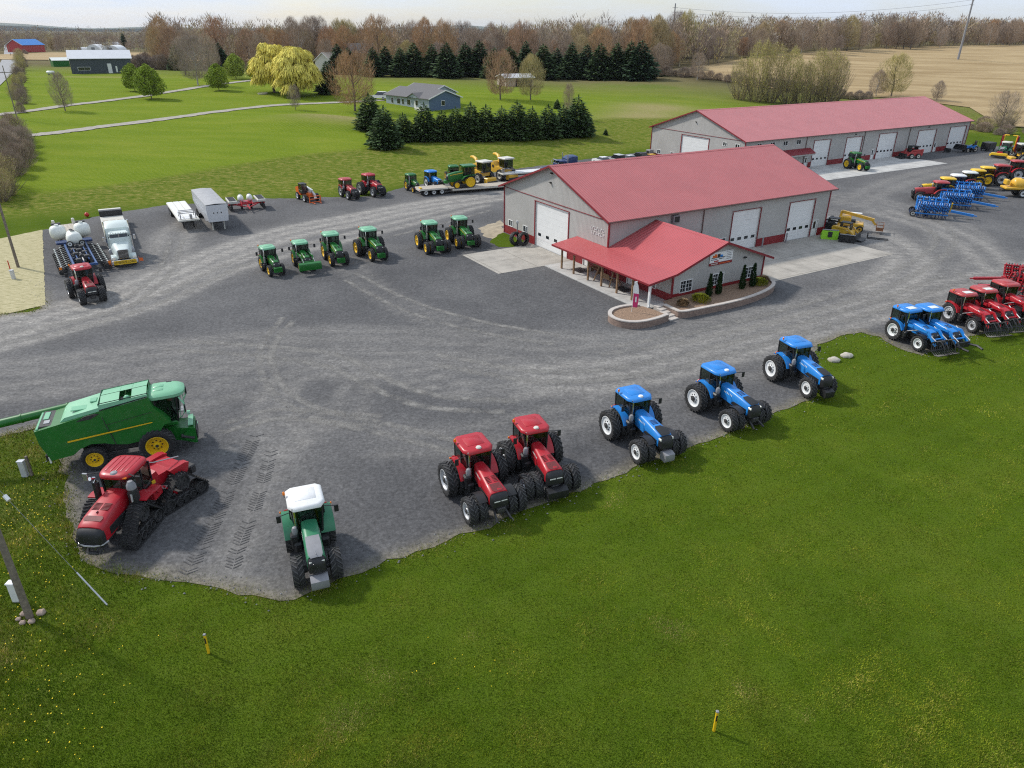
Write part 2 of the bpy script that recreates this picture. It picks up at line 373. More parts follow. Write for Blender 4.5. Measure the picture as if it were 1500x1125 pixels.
f1 = noise(nt, .10, 6, .62); f2 = noise(nt, 5, 5, .8); f3 = noise(nt, 1.1, 5, .65); f4 = noise(nt, .5, 5, .6, stretch=(1, 3.2, 1, .55))
base = ramp(nt, f1, [(.3, (.086, .085, .086)), (.5, (.113, .111, .111)), (.7, (.150, .147, .144))])
trk = N(nt, 'ShaderNodeMath', operation='MULTIPLY_ADD'); nt.links.new(ramp(nt, f4, [(.25, g3(.35)), (.7, g3(1.35))]), trk.inputs[0]); nt.links.new(attr(nt, 'track'), trk.inputs[1])
trk.inputs[2].default_value = 0
c = mixc(nt, trk.outputs[0], base, ramp(nt, f3, [(.3, (.25, .235, .215)), (.7, (.37, .35, .315))]))
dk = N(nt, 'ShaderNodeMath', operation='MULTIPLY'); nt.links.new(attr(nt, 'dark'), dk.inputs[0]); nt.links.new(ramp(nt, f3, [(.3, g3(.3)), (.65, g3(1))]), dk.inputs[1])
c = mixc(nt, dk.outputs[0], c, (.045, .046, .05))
c = mixc(nt, attr(nt, 'edge'), c, ramp(nt, f3, [(.3, (.16, .14, .10)), (.7, (.27, .24, .18))]))
c = mixc(nt, 1.0, c, ramp(nt, f2, [(.28, g3(.58)), (.5, g3(.97)), (.74, g3(1.5))]), 'MULTIPLY')
vo = N(nt, 'ShaderNodeTexVoronoi'); vo.inputs['Scale'].default_value = 5; tc = N(nt, 'ShaderNodeTexCoord'); nt.links.new(tc.outputs['Object'], vo.inputs['Vector'])
c = mixc(nt, 1.0, c, ramp(nt, vo.outputs['Color'], [(.1, g3(.85)), (.9, g3(1.15))]), 'MULTIPLY')
nt.links.new(c, b.inputs['Base Color']); b.inputs['Roughness'].default_value = .93; b.inputs['Specular IOR Level'].default_value = .2
bump(nt, b, f2, .7, .06)
M['gravel'] = lm
lot = drape('gravel_yard', LOTR, .03, lm, .9)
me = lot.data; P = np.zeros(len(me.vertices) * 3); me.vertices.foreach_get('co', P); P = P.reshape(-1, 3)[:, :2]
# wear: (photo points, strength, half width, wheel-rut offsets)
TRACKS = [([(-60, 500), (60, 466), (160, 440), (250, 405), (330, 372), (420, 342), (520, 322), (620, 302), (740, 285)], .95, 1.3, (-2.4, 0, 2.2)),
          ([(-60, 520), (90, 480), (230, 440), (330, 395), (420, 370), (560, 335), (700, 300)], .7, .9, (-1.2, 1.2)),
          ([(150, 452), (240, 380), (260, 340), (300, 318)], .45, 1.2, (-1.5, 1.5)),
          ([(-40, 560), (120, 545), (300, 520), (480, 505), (640, 510), (800, 520), (960, 510), (1120, 480), (1260, 445), (1370, 400), (1410, 360), (1370, 325), (1290, 300), (1230, 285)], .30, 1.1, (-3.2, -1.2, 1.2, 3.2)),
          ([(760, 555), (930, 540), (1100, 495), (1270, 452), (1420, 415), (1540, 390)], .6, .9, (-2.4, -.4, 1.6)),
          ([(420, 660), (400, 600), (440, 550), (560, 545), (720, 575), (900, 560)], .40, .5, (-.9, .9)),
          ([(300, 560), (400, 520), (500, 540), (520, 590), (430, 640)], .32, .4, (-.9, .9)),
          ([(330, 850), (380, 740), (420, 660), (470, 620)], .35, 1.2, (0,)),
          ([(500, 380), (560, 430), (640, 470), (760, 490), (880, 500)], .30, .5, (-1, 1)),
          ([(1230, 320), (1300, 350), (1340, 385), (1300, 430)], .65, 1.7, (-2, 1)),
          ([(1290, 310), (1400, 345), (1460, 390), (1500, 420)], .55, 1.2, (-1.5, 1.5)),
          ([(560, 650), (700, 640), (860, 600), (1000, 560), (1140, 530), (1250, 490)], .30, .8, (-1.2, 1.2)),
          ([(100, 640), (260, 590), (420, 560)], .2, .8, (-1, 1)), ([(1240, 300), (1330, 262), (1440, 240), (1540, 228)], .3, 1.5, (-1.5, 1.5))]
tr = np.zeros(len(P))
for pts, st, wd, offs in TRACKS:
    L = smooth_line([G(*p) for p in pts])
    for o in offs:
        Lo = []
        for i, p in enumerate(L):
            q = L[min(i + 1, len(L) - 1)] - L[max(i - 1, 0)]; q = q / (np.hypot(*q) + 1e-9)
            Lo.append(p + np.array([-q[1], q[0]]) * o)
        tr = np.maximum(tr, min(1, st * 1.25) * np.exp(-(poly_dist(P, Lo) / wd) ** 2)); 
    tr = np.maximum(tr, st * .45 * np.exp(-(poly_dist(P, L) / (wd * 3.2)) ** 2))
fattr(me, 'track', tr)
fattr(me, 'edge', .85 * np.exp(-(poly_dist(P, LOTW, True) / .55) ** 2) * sstep(70, 64, P[:, 1] + 0 * P[:, 0]))
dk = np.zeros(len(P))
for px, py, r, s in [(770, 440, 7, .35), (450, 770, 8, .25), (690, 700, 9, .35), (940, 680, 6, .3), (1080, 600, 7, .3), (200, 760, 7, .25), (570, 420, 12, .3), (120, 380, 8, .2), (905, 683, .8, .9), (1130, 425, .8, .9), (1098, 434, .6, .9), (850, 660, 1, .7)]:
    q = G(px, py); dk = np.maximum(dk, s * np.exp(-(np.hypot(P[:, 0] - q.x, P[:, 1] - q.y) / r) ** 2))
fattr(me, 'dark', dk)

# concrete
def concrete(name, col):
    m, nt, b = new_mat(name)
    c = ramp(nt, noise(nt, .5, 6, .65), [(.3, tuple(x * .72 for x in col)), (.55, col), (.75, tuple(x * 1.12 for x in col))])
    c = mixc(nt, ramp(nt, noise(nt, .22, 5, .6, stretch=(1, 2.5, 1, 1.0)), [(.5, g3(0)), (.75, g3(.55))]), c, tuple(x * .5 for x in col))
    br = N(nt, 'ShaderNodeTexBrick', offset=0.); br.inputs['Scale'].default_value = 1; br.inputs['Brick Width'].default_value = 4.6; br.inputs['Row Height'].default_value = 5.0; br.inputs['Mortar Size'].default_value = .03
    br.inputs['Color1'].default_value = br.inputs['Color2'].default_value = (1, 1, 1, 1); br.inputs['Mortar'].default_value = (.45, .43, .4, 1)
    tc = N(nt, 'ShaderNodeTexCoord'); nt.links.new(tc.outputs['Object'], br.inputs['Vector'])
    nt.links.new(mixc(nt, 1.0, c, br.outputs['Color'], 'MULTIPLY'), b.inputs['Base Color']); b.inputs['Roughness'].default_value = .85
    bump(nt, b, noise(nt, 22, 4), .15, .01); return m
M['conc'] = concrete('concrete', (.40, .37, .32)); M['conc2'] = concrete('pale_concrete', (.50, .49, .46))
SH1 = (9.80, 73.06, .548, 34.9, 21.0, 5.95, 9.72); SH2 = (40.94, 132.9, .556, 72.4, 24.56, 6.04, 10.09)
def slab(name, sh, u0, u1, v0, v1, mat, z=.05):
    mb = MB().mat(mat); mb.box(((u0 + u1) / 2, (v0 + v1) / 2, z - .1), (u1 - u0, v1 - v0, .2), .01)
    return tag(mb.build(name, None, (sh[0], sh[1], 0), sh[2]), kind='structure')
slab('concrete_slab', SH1, -9.6, -.02, 6.0, 14.2, 'conc', .06)
slab('porch_slab', SH1, -3.8, -.02, -10.15, 5.98, 'conc2', .12)
slab('concrete_apron', SH1, 12.4, 34.3, -10.3, -.02, 'conc', .06)
slab('workshop_apron', SH2, 3, 47.4, -10.6, -.02, 'conc2', .06)

# fields, drives, road, straw patch
def field_mat(name, a, c2, rot):
    m, nt, b = new_mat(name)
    f = noise(nt, .03, 6, .6, stretch=(1, 6, 1, rot)); g = noise(nt, .5, 4, .7, stretch=(1, 4, 1, rot))
    c = mixc(nt, ramp(nt, g, [(.35, g3(0)), (.75, g3(.45))]), ramp(nt, f, [(.33, a), (.66, c2)]), tuple(x * .62 for x in a))
    nt.links.new(c, b.inputs['Base Color']); b.inputs['Roughness'].default_value = .95; b.inputs['Specular IOR Level'].default_value = .1; return m
M['stubble'] = field_mat('corn_stubble', (.32, .225, .112), (.50, .38, .21), .45)
M['drive'] = simple('pale_drive_gravel', (.34, .31, .26), .95, var=.2, scale=1.5)
M['road'] = simple('old_asphalt', (.30, .30, .30), .9, var=.12, scale=.6)
def strip(name, pts, w, mat, off=.04, wob=0):
    L = smooth_line(pts, 10); a = []; c = []; rnd = random.Random(3)
    for i, p in enumerate(L):
        q = L[min(i + 1, len(L) - 1)] - L[max(i - 1, 0)]; q = q / (np.hypot(*q) + 1e-9); nrm = np.array([-q[1], q[0]])
        a.append(p + nrm * (w / 2 + rnd.uniform(-wob, wob))); c.append(p - nrm * (w / 2 + rnd.uniform(-wob, wob)))
    mb = MB().mat(mat); row = lambda p, k: (p[0], p[1], hz(p[0], p[1]) + off)
    mb.loft([[row(a[i] * (1 - t) + c[i] * t, 0) for t in (0, .5, 1)] for i in range(len(L))], cap=False, closed=False)
    o = mb.build(name); 
    if o.data.polygons[0].normal.z < 0: o.data.flip_normals()
    return tag(o, kind='structure')
strip('farm_drive', [T(*p) for p in [(-25, 174), (0, 168.5), (45, 163), (100, 155), (200, 142.5), (300, 127), (345, 121), (380, 117)]], 3.2, 'drive', .12, .3)
strip('house_drive', [T(*p) for p in [(38, 200), (90, 194), (150, 186.5), (250, 174), (320, 164), (400, 155), (480, 151), (530, 149), (560, 147)]], 3.2, 'drive', .10, .3)
strip('country_road', [T(*p) for p in [(12, 66), (15, 80), (12, 95), (2, 108), (-30, 135), (-120, 200)]], 7, 'road', .15)
FIELD = [T(*p)[:2] for p in [(955, 104), (1010, 112), (1100, 127), (1230, 141), (1330, 146), (1420, 158), (1470, 186), (1560, 190)]]
drape('stubble_field', FIELD + [(330, 220), (620, 330), (640, 600), (425, 575), (210, 445), (75, 345)], .18, M['stubble'])
drape('far_stubble_field', [(-330, 420), (-150, 410), (-95, 425), (-100, 540), (-200, 600), (-330, 560)], .3, M['stubble'])
straw, nt, b = new_mat('straw_mulch')
c = ramp(nt, noise(nt, 1.4, 6, .7, stretch=(1, 3, 1, .6)), [(.3, (.20, .19, .07)), (.5, (.42, .37, .20)), (.75, (.52, .47, .29))])
nt.links.new(c, b.inputs['Base Color']); b.inputs['Roughness'].default_value = .95; bump(nt, b, noise(nt, 18, 4), .6, .05)
drape('straw_patch', rough_poly([G(*p)[:2] for p in [(-40, 358), (0, 350), (62, 337), (67, 447), (16, 459), (-60, 468)]], .06, .5, 3), .05, straw)
# ------------------------------------------------------------------ wheels
_cache = {}
def tyre_mesh(Rr, w, lugs=20, tread=True):
    k = ('t', round(Rr, 3), round(w, 3), lugs, tread)
    if k in _cache: return _cache[k]
    mb = MB().mat('rubber'); rr = Rr * .60; b = w / 2; hl = .062 * Rr if tread else .01
    Ro = Rr - hl
    mb.lathe([(rr, -b * .72), (rr * 1.06, -b * .86), (rr + (Ro - rr) * .5, -b), (Ro - .05 * Rr, -b * .93), (Ro - .008, -b * .72), (Ro, 0), (Ro - .008, b * .72),
              (Ro - .05 * Rr, b * .93), (rr + (Ro - rr) * .5, b), (rr * 1.06, b * .86), (rr, b * .72)], 32)
    if tread:
        for s in (-1, 1):
            mb.mat('lug')
            for i in range(lugs):
                a0 = 2 * PI * (i + (.5 if s > 0 else 0)) / lugs; da = 2 * PI / lugs * .95; wd = 2 * PI / lugs * .30; vs = []
                for (t, y, r0, r1) in ((da, .02 * s, Ro - .03, Rr), (0, s * b * .97, Ro - .09 * Rr, Rr - .035 * Rr)):
                    for e in (-wd / 2, wd / 2):
                        for r in (r0, r1): vs.append((r * math.cos(a0 + t + e), y, r * math.sin(a0 + t + e)))
                mb.add(vs, [(0, 1, 3, 2), (4, 6, 7, 5), (0, 4, 5, 1), (2, 3, 7, 6), (1, 5, 7, 3)])
    _cache[k] = mb.mesh('tyre', 40); return _cache[k]
def rim_mesh(rr, w, mat, dish=.5):
    k = ('r', round(rr, 3), round(w, 3), mat, dish)
    if k in _cache: return _cache[k]
    mb = MB().mat(mat); b = w / 2
    mb.lathe([(rr * 1.0, -b * .80), (rr * 1.06, b * .78), (rr * 1.0, b * .86), (rr * .93, b * .82), (rr * .86, b * (1 - dish)), (rr * .55, b * (.9 - dish)), (rr * .40, b * (1.0 - dish)), (rr * .34, b * (1.25 - dish))], 32)
    mb.mat(mat if mat == 'rimy' else 'chassis').lathe([(rr * .34, b * (1.25 - dish)), (rr * .30, b * (1.4 - dish)), (rr * .16, b * (1.42 - dish))], 20); mb.mat('chassis').lathe([(rr * .16, b * (1.42 - dish)), (rr * .14, b * (1.52 - dish)), (.001, b * (1.52 - dish))], 12)
    for i in range(8):
        a = 2 * PI * i / 8; mb.cyl((rr * .46 * math.cos(a), b * (1.0 - dish), rr * .46 * math.sin(a)), .035 * rr / .5, .05, 'y', 6)
    _cache[k] = mb.mesh('rim', 40); return _cache[k]
def hub_mesh(rr, w):
    k = ('h', round(rr, 3), round(w, 3))
    if k not in _cache: _cache[k] = MB().mat('chassis').cyl((0, -w * .3, 0), rr * .32, w * .9, 'y', 14).mesh('wheel')
    return _cache[k]
def wheel(parent, x, y, Rr, w, rim, dish=.5, lugs=20, tread=True, name='wheel', z=None):
    o = link(name, hub_mesh(Rr * .6, w), parent, (x, y, Rr if z is None else z), 0 if y >= 0 else PI)
    link('tyre', tyre_mesh(Rr, w, lugs, tread), o); link('rim', rim_mesh(Rr * .6, w, rim, dish), o); return o

# ------------------------------------------------------------------ tractor
def hood_sec(x, ht, hb, zt, zb):
    return [(x, -hb, zb), (x, -hb * 1.02, zb + (zt - zb) * .55), (x, -ht, zt - .13), (x, -ht * .86, zt - .035), (x, -ht * .5, zt), (x, 0, zt + .015), (x, ht * .5, zt), (x, ht * .86, zt - .035), (x, ht, zt - .13), (x, hb * 1.02, zb + (zt - zb) * .55), (x, hb, zb)]
def lerp(a, b, t): return a + (b - a) * t
def tractor(label, paint='red', roof='red', rim='rims', Rr=1.02, rw=.62, Fr=.78, fw=.52, wb=3.05, rear_dual=True, front_dual=False, style='rows', hoodw=(.34, .50), nose=.85, weight=None,
            loader=None, gps=True, stripe=None, front_fender=False, roof_z=3.25, name='farm_tractor', hatch=None, group=None, cabw=.86, dish=.5, mirrors=True, beacon=True, grille_m='black', hood=True, steer=0, cabglass=True):
    t = thing(name, label, 'tractor', group=group); k = Rr / 1.02
    xc0, xc1 = -.72 * k, .98 * k; zf = 1.42 * k; zr = roof_z
    ry = rw / 2 + .62 * k; ryd = ry + rw + .12; fy = fw / 2 + .62 * k; fyd = fy + fw + .10; xn = wb + nose
    # chassis
    c = MB().mat('chassis')
    c.box((.2, 0, 1.02 * k), (1.7 * k, .62 * k, .62 * k), .05).box((wb * .62, 0, 1.0 * k), (wb * .9, .5 * k, .52 * k), .05)
    c.cyl((0, 0, Rr), .19 * k, 2 * (ryd if rear_dual else ry) + .1, 'y', 12).cyl((wb, 0, Fr), .12 * k, 2 * (fyd if front_dual else fy), 'y', 10)
    c.box((wb + nose * .55, 0, .86 * k), (nose * .9, .46 * k, .40 * k), .05)
    for s in (-1, 1):
        c.bar((-.5 * k, s * .42 * k, .95 * k), (-1.35 * k, s * .42 * k, .62 * k), .1, .09); c.bar((-.55 * k, s * .3 * k, 1.45 * k), (-1.25 * k, s * .42 * k, 1.15 * k), .08, .08)
        c.bar((-1.2 * k, s * .42 * k, 1.15 * k), (-1.28 * k, s * .42 * k, .66 * k), .05, .05)
        c.box((-.78 * k, s * .28 * k, 1.55 * k), (.25, .22, .28), .03)
        c.cyl((wb - .12, s * .42 * k, Fr + .12), .05, .5, 'y', 8)
    c.build('chassis', t)
    # bonnet
    a, bq = hoodw; zt0 = 2.28 * k; zt1 = 2.02 * k; zb = 1.22 * k
    hx0 = xc1 - .05; hx1 = xn - .34
    if style == 'compact': zt0, zt1 = 1.98 * k, 1.85 * k
    hb = MB().mat(paint); secs = []
    for tt in (0, .25, .5, .75, 1):
        x = lerp(hx0, hx1, tt); ht = lerp(a, bq, tt ** .9); secs.append(hood_sec(x, ht, ht * 1.06, lerp(zt0, zt1, tt ** 1.4), lerp(zb + .12, zb, tt)))
    secs.append(hood_sec(hx1 + .12, bq * .97, bq * 1.0, zt1 - .06, zb + .02))
    hb.loft(secs)
    gr = MB().mat(grille_m)
    gs = [hood_sec(hx1 + .10, bq * .99, bq * 1.03, zt1 - .10, zb - .10), hood_sec(hx1 + .24, bq * .95, bq * 1.0, zt1 - .16, zb - .12), hood_sec(hx1 + .40, bq * .82, bq * .86, zt1 - .34, zb - .06)]
    gr.loft(gs); go = gr.build('grille', t, smooth=50)
    def top(x): tt = min(1, max(0, (x - hx0) / (hx1 - hx0))); return lerp(zt0, zt1, tt ** 1.4) + .012
    vt = MB().mat('black' if style != 'red' else 'red2')
    if style == 'red':                                  # two louvre fields and a mesh field near the nose
        vt.mat('vent')
        for s in (-1, 1):
            for i in range(5):
                x = lerp(hx0, hx1, .56 + .045 * i); vt.box((x, s * .19, top(x) + .004), (.05, .27, .02), .004)
        x0, x1 = lerp(hx0, hx1, .80), hx1 - .02
        vt.add([(x0, -.30, top(x0) + .012), (x0, .30, top(x0) + .012), (x1, .33, top(x1) + .012), (x1 + .1, .2, top(x1) - .03), (x1 + .1, -.2, top(x1) - .03), (x1, -.33, top(x1) + .012)], [(0, 1, 2, 3, 4, 5)])
    elif style == 'blue':                               # dark inset on the nose, louvres behind it
        x0, x1, x2 = lerp(hx0, hx1, .72), hx1, hx1 + .14
        vt.mat('black').loft([[(x0, -.20, top(x0) + .012), (x0, .20, top(x0) + .012)], [(lerp(x0, x1, .3), -.33, top(lerp(x0, x1, .3)) + .014), (lerp(x0, x1, .3), .33, top(lerp(x0, x1, .3)) + .014)], [(x1, -.37, top(x1) + .012), (x1, .37, top(x1) + .012)], [(x2 + .03, -.30, top(x1) - .06), (x2 + .03, .30, top(x1) - .06)]], cap=False, closed=False)
        vt.mat('navy')
        for i in range(4): x = lerp(hx0, hx1, .50 + .045 * i); vt.box((x, 0, top(x) + .006), (.06, .42, .02), .004)
    elif style == 'fendt':
        x0, x1 = lerp(hx0, hx1, .52), hx1 + .08
        vt.mat('grey').loft([[(x, -w_, top(x) + .014 - dz), (x, 0, top(x) + .03 - dz), (x, w_, top(x) + .014 - dz)] for x, w_, dz in ((x0, .33, 0), (lerp(x0, x1, .5), .36, 0), (x1, .34, .03), (x1 + .14, .26, .12))], cap=False, closed=False)
        vt.mat('steel').box((x1 - .1, 0, top(x1) + .03), (.3, .03, .02), .004)
    elif style == 'jd':
        vt.mat('yellow')
        for s in (-1, 1):
            L = [[(x, s * (lerp(a, bq, ((x - hx0) / (hx1 - hx0)) ** .9) * 1.035 + .004), z - dz) for z, dz in ((top(x) - .24, 0), (top(x) - .33, 0))] for x in np.linspace(hx0 + .05, hx1, 6)]
            vt.loft(L, cap=False, closed=False)
        vt.mat('black')
        for s in (-1, 1):
            for i in range(4): x = lerp(hx0, hx1, .62 + .07 * i); vt.box((x, s * .17, top(x) + .006), (.08, .2, .02), .004)
    else:
        for i in range(4): x = lerp(hx0, hx1, .6 + .06 * i); vt.box((x, 0, top(x) + .006), (.06, .4, .02), .004)
    if style in ('red', 'blue', 'fendt'):                # small pale side lettering, unreadable from the air
        dc = hb.mat('tank')
        for s in (-1, 1):
            for i in range(6): x = lerp(hx0, hx1, .16 + .055 * i); y = s * (lerp(a, bq, ((x - hx0) / (hx1 - hx0)) ** .9) * 1.05 + .006); dc.box((x, y, lerp(zt0, zt1, .2) - .33), (.055, .012, .12), .002)
    ho = hb.build('bonnet', t, smooth=50); vt.build('bonnet_vent', ho)
    # side intake mesh, lamps
    sg = MB().mat('black')
    for s in (-1, 1):
        x0, x1 = lerp(hx0, hx1, .45), hx1 - .05; y = s * (bq * 1.04 + .012)
        sg.prism([(x0, zb + .18), (x1, zb + .05), (x1, zt1 - .42), (x0 + .25, zt1 - .40)], y - .012, y + .012)
    sg.build('side_grille', t)
    for s in (-1, 1):
        l = MB().mat('lamp')
        if style == 'red': l.box((hx1 + .385, s * bq * .40, zt1 - .50), (.06, bq * .68, .07), .02)
        elif style == 'blue': l.box((hx1 + .16, s * bq * .93, zt1 - .26), (.36, .07, .14), .03)
        else: l.box((hx1 + .26, s * bq * .62, zt1 - .30), (.14, bq * .5, .10), .03)
        l.build('headlight', t)
    # cab
    cb = MB().mat('black'); w0, w1 = cabw, cabw * .96; P4 = []
    cb.box(((xc0 + xc1) / 2, 0, zf), (xc1 - xc0, 2 * w0, .14), .04)
    cb.box((xc0 + .2, 0, zf + .25), (.4, 1.5, .5), .05)
    zt = zr - .22
    pil = [(xc1, .62, zf, xc1 - .12, .78), (.30 * k, w0, zf, .26 * k, w1), (xc0, w0 * .93, zf + .25, xc0 - .06, w1 * .95)]
    for x0, y0, z0, x1, y1 in pil:
        for s in (-1, 1): cb.bar((x0, s * y0, z0), (x1, s * y1, zt), .085, .085)
    cb.bar((xc1, -.62, zf + .1), (xc1, .62, zf + .1), .1, .1)
    cb.build('cab_frame', t)
    st = MB().mat('seat'); st.box((-.10, 0, zf + .50), (.52, .52, .16), .06).box((-.36, 0, zf + .86), (.16, .5, .66), .06); st.build('seat', t)
    sw = MB().mat('black'); sw.tube([(.62 * k, 0, zf + .1), (.42 * k, 0, zf + .75)], .05, 6); sw.lathe([(.20, -.015), (.225, 0), (.20, .015), (.175, 0)], 16, 'x', c=(.42 * k, 0, zf + .78)); sw.build('steering_wheel', t)
    if cabglass:
        gl = MB().mat('glass')
        def pane(p): gl.add(p, [(0, 1, 2, 3)])
        e = .02; F0, F1 = (xc1, .62), (xc1 - .12, .78); B0, B1 = (.30 * k, w0), (.26 * k, w1); C0, C1 = (xc0, w0 * .93), (xc0 - .06, w1 * .95)
        pane([(F0[0] + e, -F0[1], zf + .15), (F0[0] + e, F0[1], zf + .15), (F1[0] + e, F1[1], zt), (F1[0] + e, -F1[1], zt)])
        for s in (-1, 1):
            pane([(F0[0], s * (F0[1] + e), zf + .08), (B0[0], s * (B0[1] + e), zf + .08), (B1[0], s * (B1[1] + e), zt), (F1[0], s * (F1[1] + e), zt)])
            pane([(B0[0], s * (B0[1] + e), zf + .08), (C0[0], s * (C0[1] + e), zf + .3), (C1[0], s * (C1[1] + e), zt), (B1[0], s * (B1[1] + e), zt)])
        pane([(C0[0] - e, -C0[1], zf + .5), (C0[0] - e, C0[1], zf + .5), (C1[0] - e, C1[1], zt), (C1[0] - e, -C1[1], zt)])
        gl.build('cab_glass', t, smooth=0)
    rf = MB().mat(roof); xr0, xr1, yw = xc0 - .16, xc1 + .20, w1 + .10
    def rs(z, ins, drop=0): return [(x, y, z - (drop if x > .5 else 0)) for x, y in ((xr0 + ins, -yw + .22 + ins), (xr0 + .2 + ins, -yw + ins), (xr1 - .42, -yw + ins), (xr1 - ins, -yw * .72 + ins), (xr1 - ins, yw * .72 - ins), (xr1 - .42, yw - ins), (xr0 + .2 + ins, yw - ins), (xr0 + ins, yw - .22 - ins))]
    rf.loft([rs(zt - .03, .06), rs(zt + .02, 0), rs(zr - .10, .01), rs(zr - .02, .07), rs(zr + .01, .16)])
    rf.box(((xr0 + xr1) / 2 - .1, 0, zr + .012), (1.0 * k, 1.05, .03), .012)
    ro = rf.build('cab_roof', t, smooth=50)
    if hatch:
        MB().mat(hatch).box((xr1 - .62, 0, zr + .03), (.55, .8, .03), .01).build('roof_hatch', ro)
    if gps: MB().mat('offw' if roof != 'blue' else 'white').lathe([(.001, .10), (.13, .09), (.17, .03), (.16, 0)], 14, 'z', c=(xr1 - .28, 0, zr)).build('gps_receiver', ro)
    for s in (-1, 1):
        for x in (xr1 - .06, xr0 + .04): MB().mat('lamp').box((x, s * .5, zt + .06), (.06, .16, .08), .015).build('roof_light', ro)
    if beacon:
        be = MB().mat('black'); be.tube([(xr0 + .7, -yw - .06, zr - .12), (xr0 + .7, -yw - .06, zr + .06)], .02, 6); be.mat('amber').lathe([(.07, 0), (.065, .13), (.03, .17), (.001, .175)], 10, 'z', c=(xr0 + .7, -yw - .06, zr + .06)); be.build('beacon', t)
    if mirrors:
        for s in (-1, 1):
            mr = MB().mat('black'); mr.tube([(xc1 - .1, s * .78, zr - .35), (xc1 + .12, s * 1.25, zr - .30), (xc1 + .12, s * 1.36, zr - .32)], .022, 5); mr.box((xc1 + .12, s * 1.42, zr - .50), (.07, .22, .40), .03); mr.build('mirror', t)
    # fenders
    for s in (-1, 1):
        fe = MB().mat(paint if style != 'black' else 'black'); r = Rr + .10; y0, y1 = s * (ry - rw / 2 - .08), s * (ry + rw / 2 - .02)
        secs = []
        for i in range(13):
            an = R(lerp(18, 128, i / 12)); ca, sa = math.cos(an), math.sin(an); rr_ = r + (.05 if i > 8 else 0)
            secs.append([(rr_ * ca, y0, Rr + rr_ * sa), (rr_ * ca, y1, Rr + rr_ * sa), ((rr_ - .09) * ca, y1 + s * .02, Rr + (rr_ - .09) * sa), ((rr_ - .12) * ca, y1, Rr + (rr_ - .12) * sa), ((rr_ - .05) * ca, y1 - s * .05, Rr + (rr_ - .05) * sa), ((rr_ - .05) * ca, y0, Rr + (rr_ - .05) * sa)])
        fe.loft(secs); fo = fe.build('fender', t, smooth=50)
        tl = MB().mat('redlens'); an = R(122); tl.box((r * math.cos(an) - .02, (y0 + y1) / 2 + s * .1, Rr + r * math.sin(an) + .05), (.08, .2, .1), .02); tl.build('tail_light', fo); MB().mat('amber').box((r * math.cos(an) + .1, y1 + s * .04, Rr + r * math.sin(an) + .08), (.09, .08, .1), .02).build('turn_signal', fo)
    if front_fender:
        for s in (-1, 1):
            fe = MB().mat('black'); r = Fr + .09; secs = []
            yc = s * (fy)
            for i in range(9):
                an = R(lerp(50, 150, i / 8)); secs.append([(wb + q * math.cos(an), yc + e * fw * .5, Fr + q * math.sin(an)) for q, e in ((r, -1), (r, 1), (r - .035, 1), (r - .035, -1))])
            fe.loft(secs); fe.build('front_fender', t, smooth=50)
    # exhaust, intake, tank, steps
    ex = MB().mat('steel' if style in ('red', 'jd') else 'black'); x = xc1 + .10; y = -.66
    ex.tube([(x, y, 1.35 * k), (x, y, 2.1 * k)], .12, 10); ex.mat('chrome').tube([(x, y, 2.1 * k), (x, y, zr - .25), (x - .06, y - .06, zr - .08)], .06, 8); ex.build('exhaust', t)
    if style in ('red', 'blue', 'fendt'):
        ac = MB().mat('grey'); ac.lathe([(.001, .2), (.11, .16), (.16, .02), (.15, -.18), (.1, -.3)], 14, 'z', c=(xc1 + .14, -.74, 1.95 * k)); ac.mat('black').box((xc1 + .02, -.80, 1.28 * k), (.62, .42, .85 * k), .08); ac.build('air_cleaner', t)
    for s in (-1, 1):
        ft = MB().mat('black'); ft.box((.98 * k, s * .66, .98 * k), (.9 * k, .46, .60 * k), .1); ft.build('fuel_tank', t)
        sp = MB().mat('chassis')
        for i in range(3): sp.box((.62 * k + .0, s * (.93 + .03 * i), 1.22 * k - .27 * i), (.42, .2, .04), .01)
        sp.bar((.42 * k, s * .98, 1.35 * k), (.42 * k, s * 1.03, .62 * k), .04, .04); sp.bar((.83 * k, s * .98, 1.35 * k), (.83 * k, s * 1.03, .62 * k), .04, .04)
        sp.build('step', t)
    if weight:
        wt = MB().mat(weight[0])
        if weight[1] == 'block': wt.prism([(xn - .1, .45), (xn + .42, .42), (xn + .5, .58), (xn + .48, .92), (xn + .2, 1.02), (xn - .1, .98)], -weight[2] / 2, weight[2] / 2)
        elif weight[1] == 'slabs':
            for i in range(9): wt.box((xn + .25, (i - 4) * .095, .85), (.46, .082, .52), .04)
        else:
            wt.mat('chassis').bar((xn - .2, -.3, .9), (xn + .5, -.42, .55), .1, .12).bar((xn - .2, .3, .9), (xn + .5, .42, .55), .1, .12); wt.box((xn + .02, 0, 1.0), (.3, .5, .3), .04)
        wt.build('front_weight' if weight[1] != 'hitch' else 'front_hitch', t)
    for s in (-1, 1):
        wheel(t, 0, s * ry, Rr, rw, rim, dish)
        if rear_dual: wheel(t, 0, s * ryd, Rr, rw, rim, dish, name='dual_wheel')
        w_ = wheel(t, wb, s * fy, Fr, fw, rim, dish, 18); w_.rotation_euler.z += steer
        if front_dual: wheel(t, wb, s * fyd, Fr, fw, rim, dish, 18, name='dual_wheel')
    if loader: add_loader(t, loader, paint, wb, xn, k)
    return t
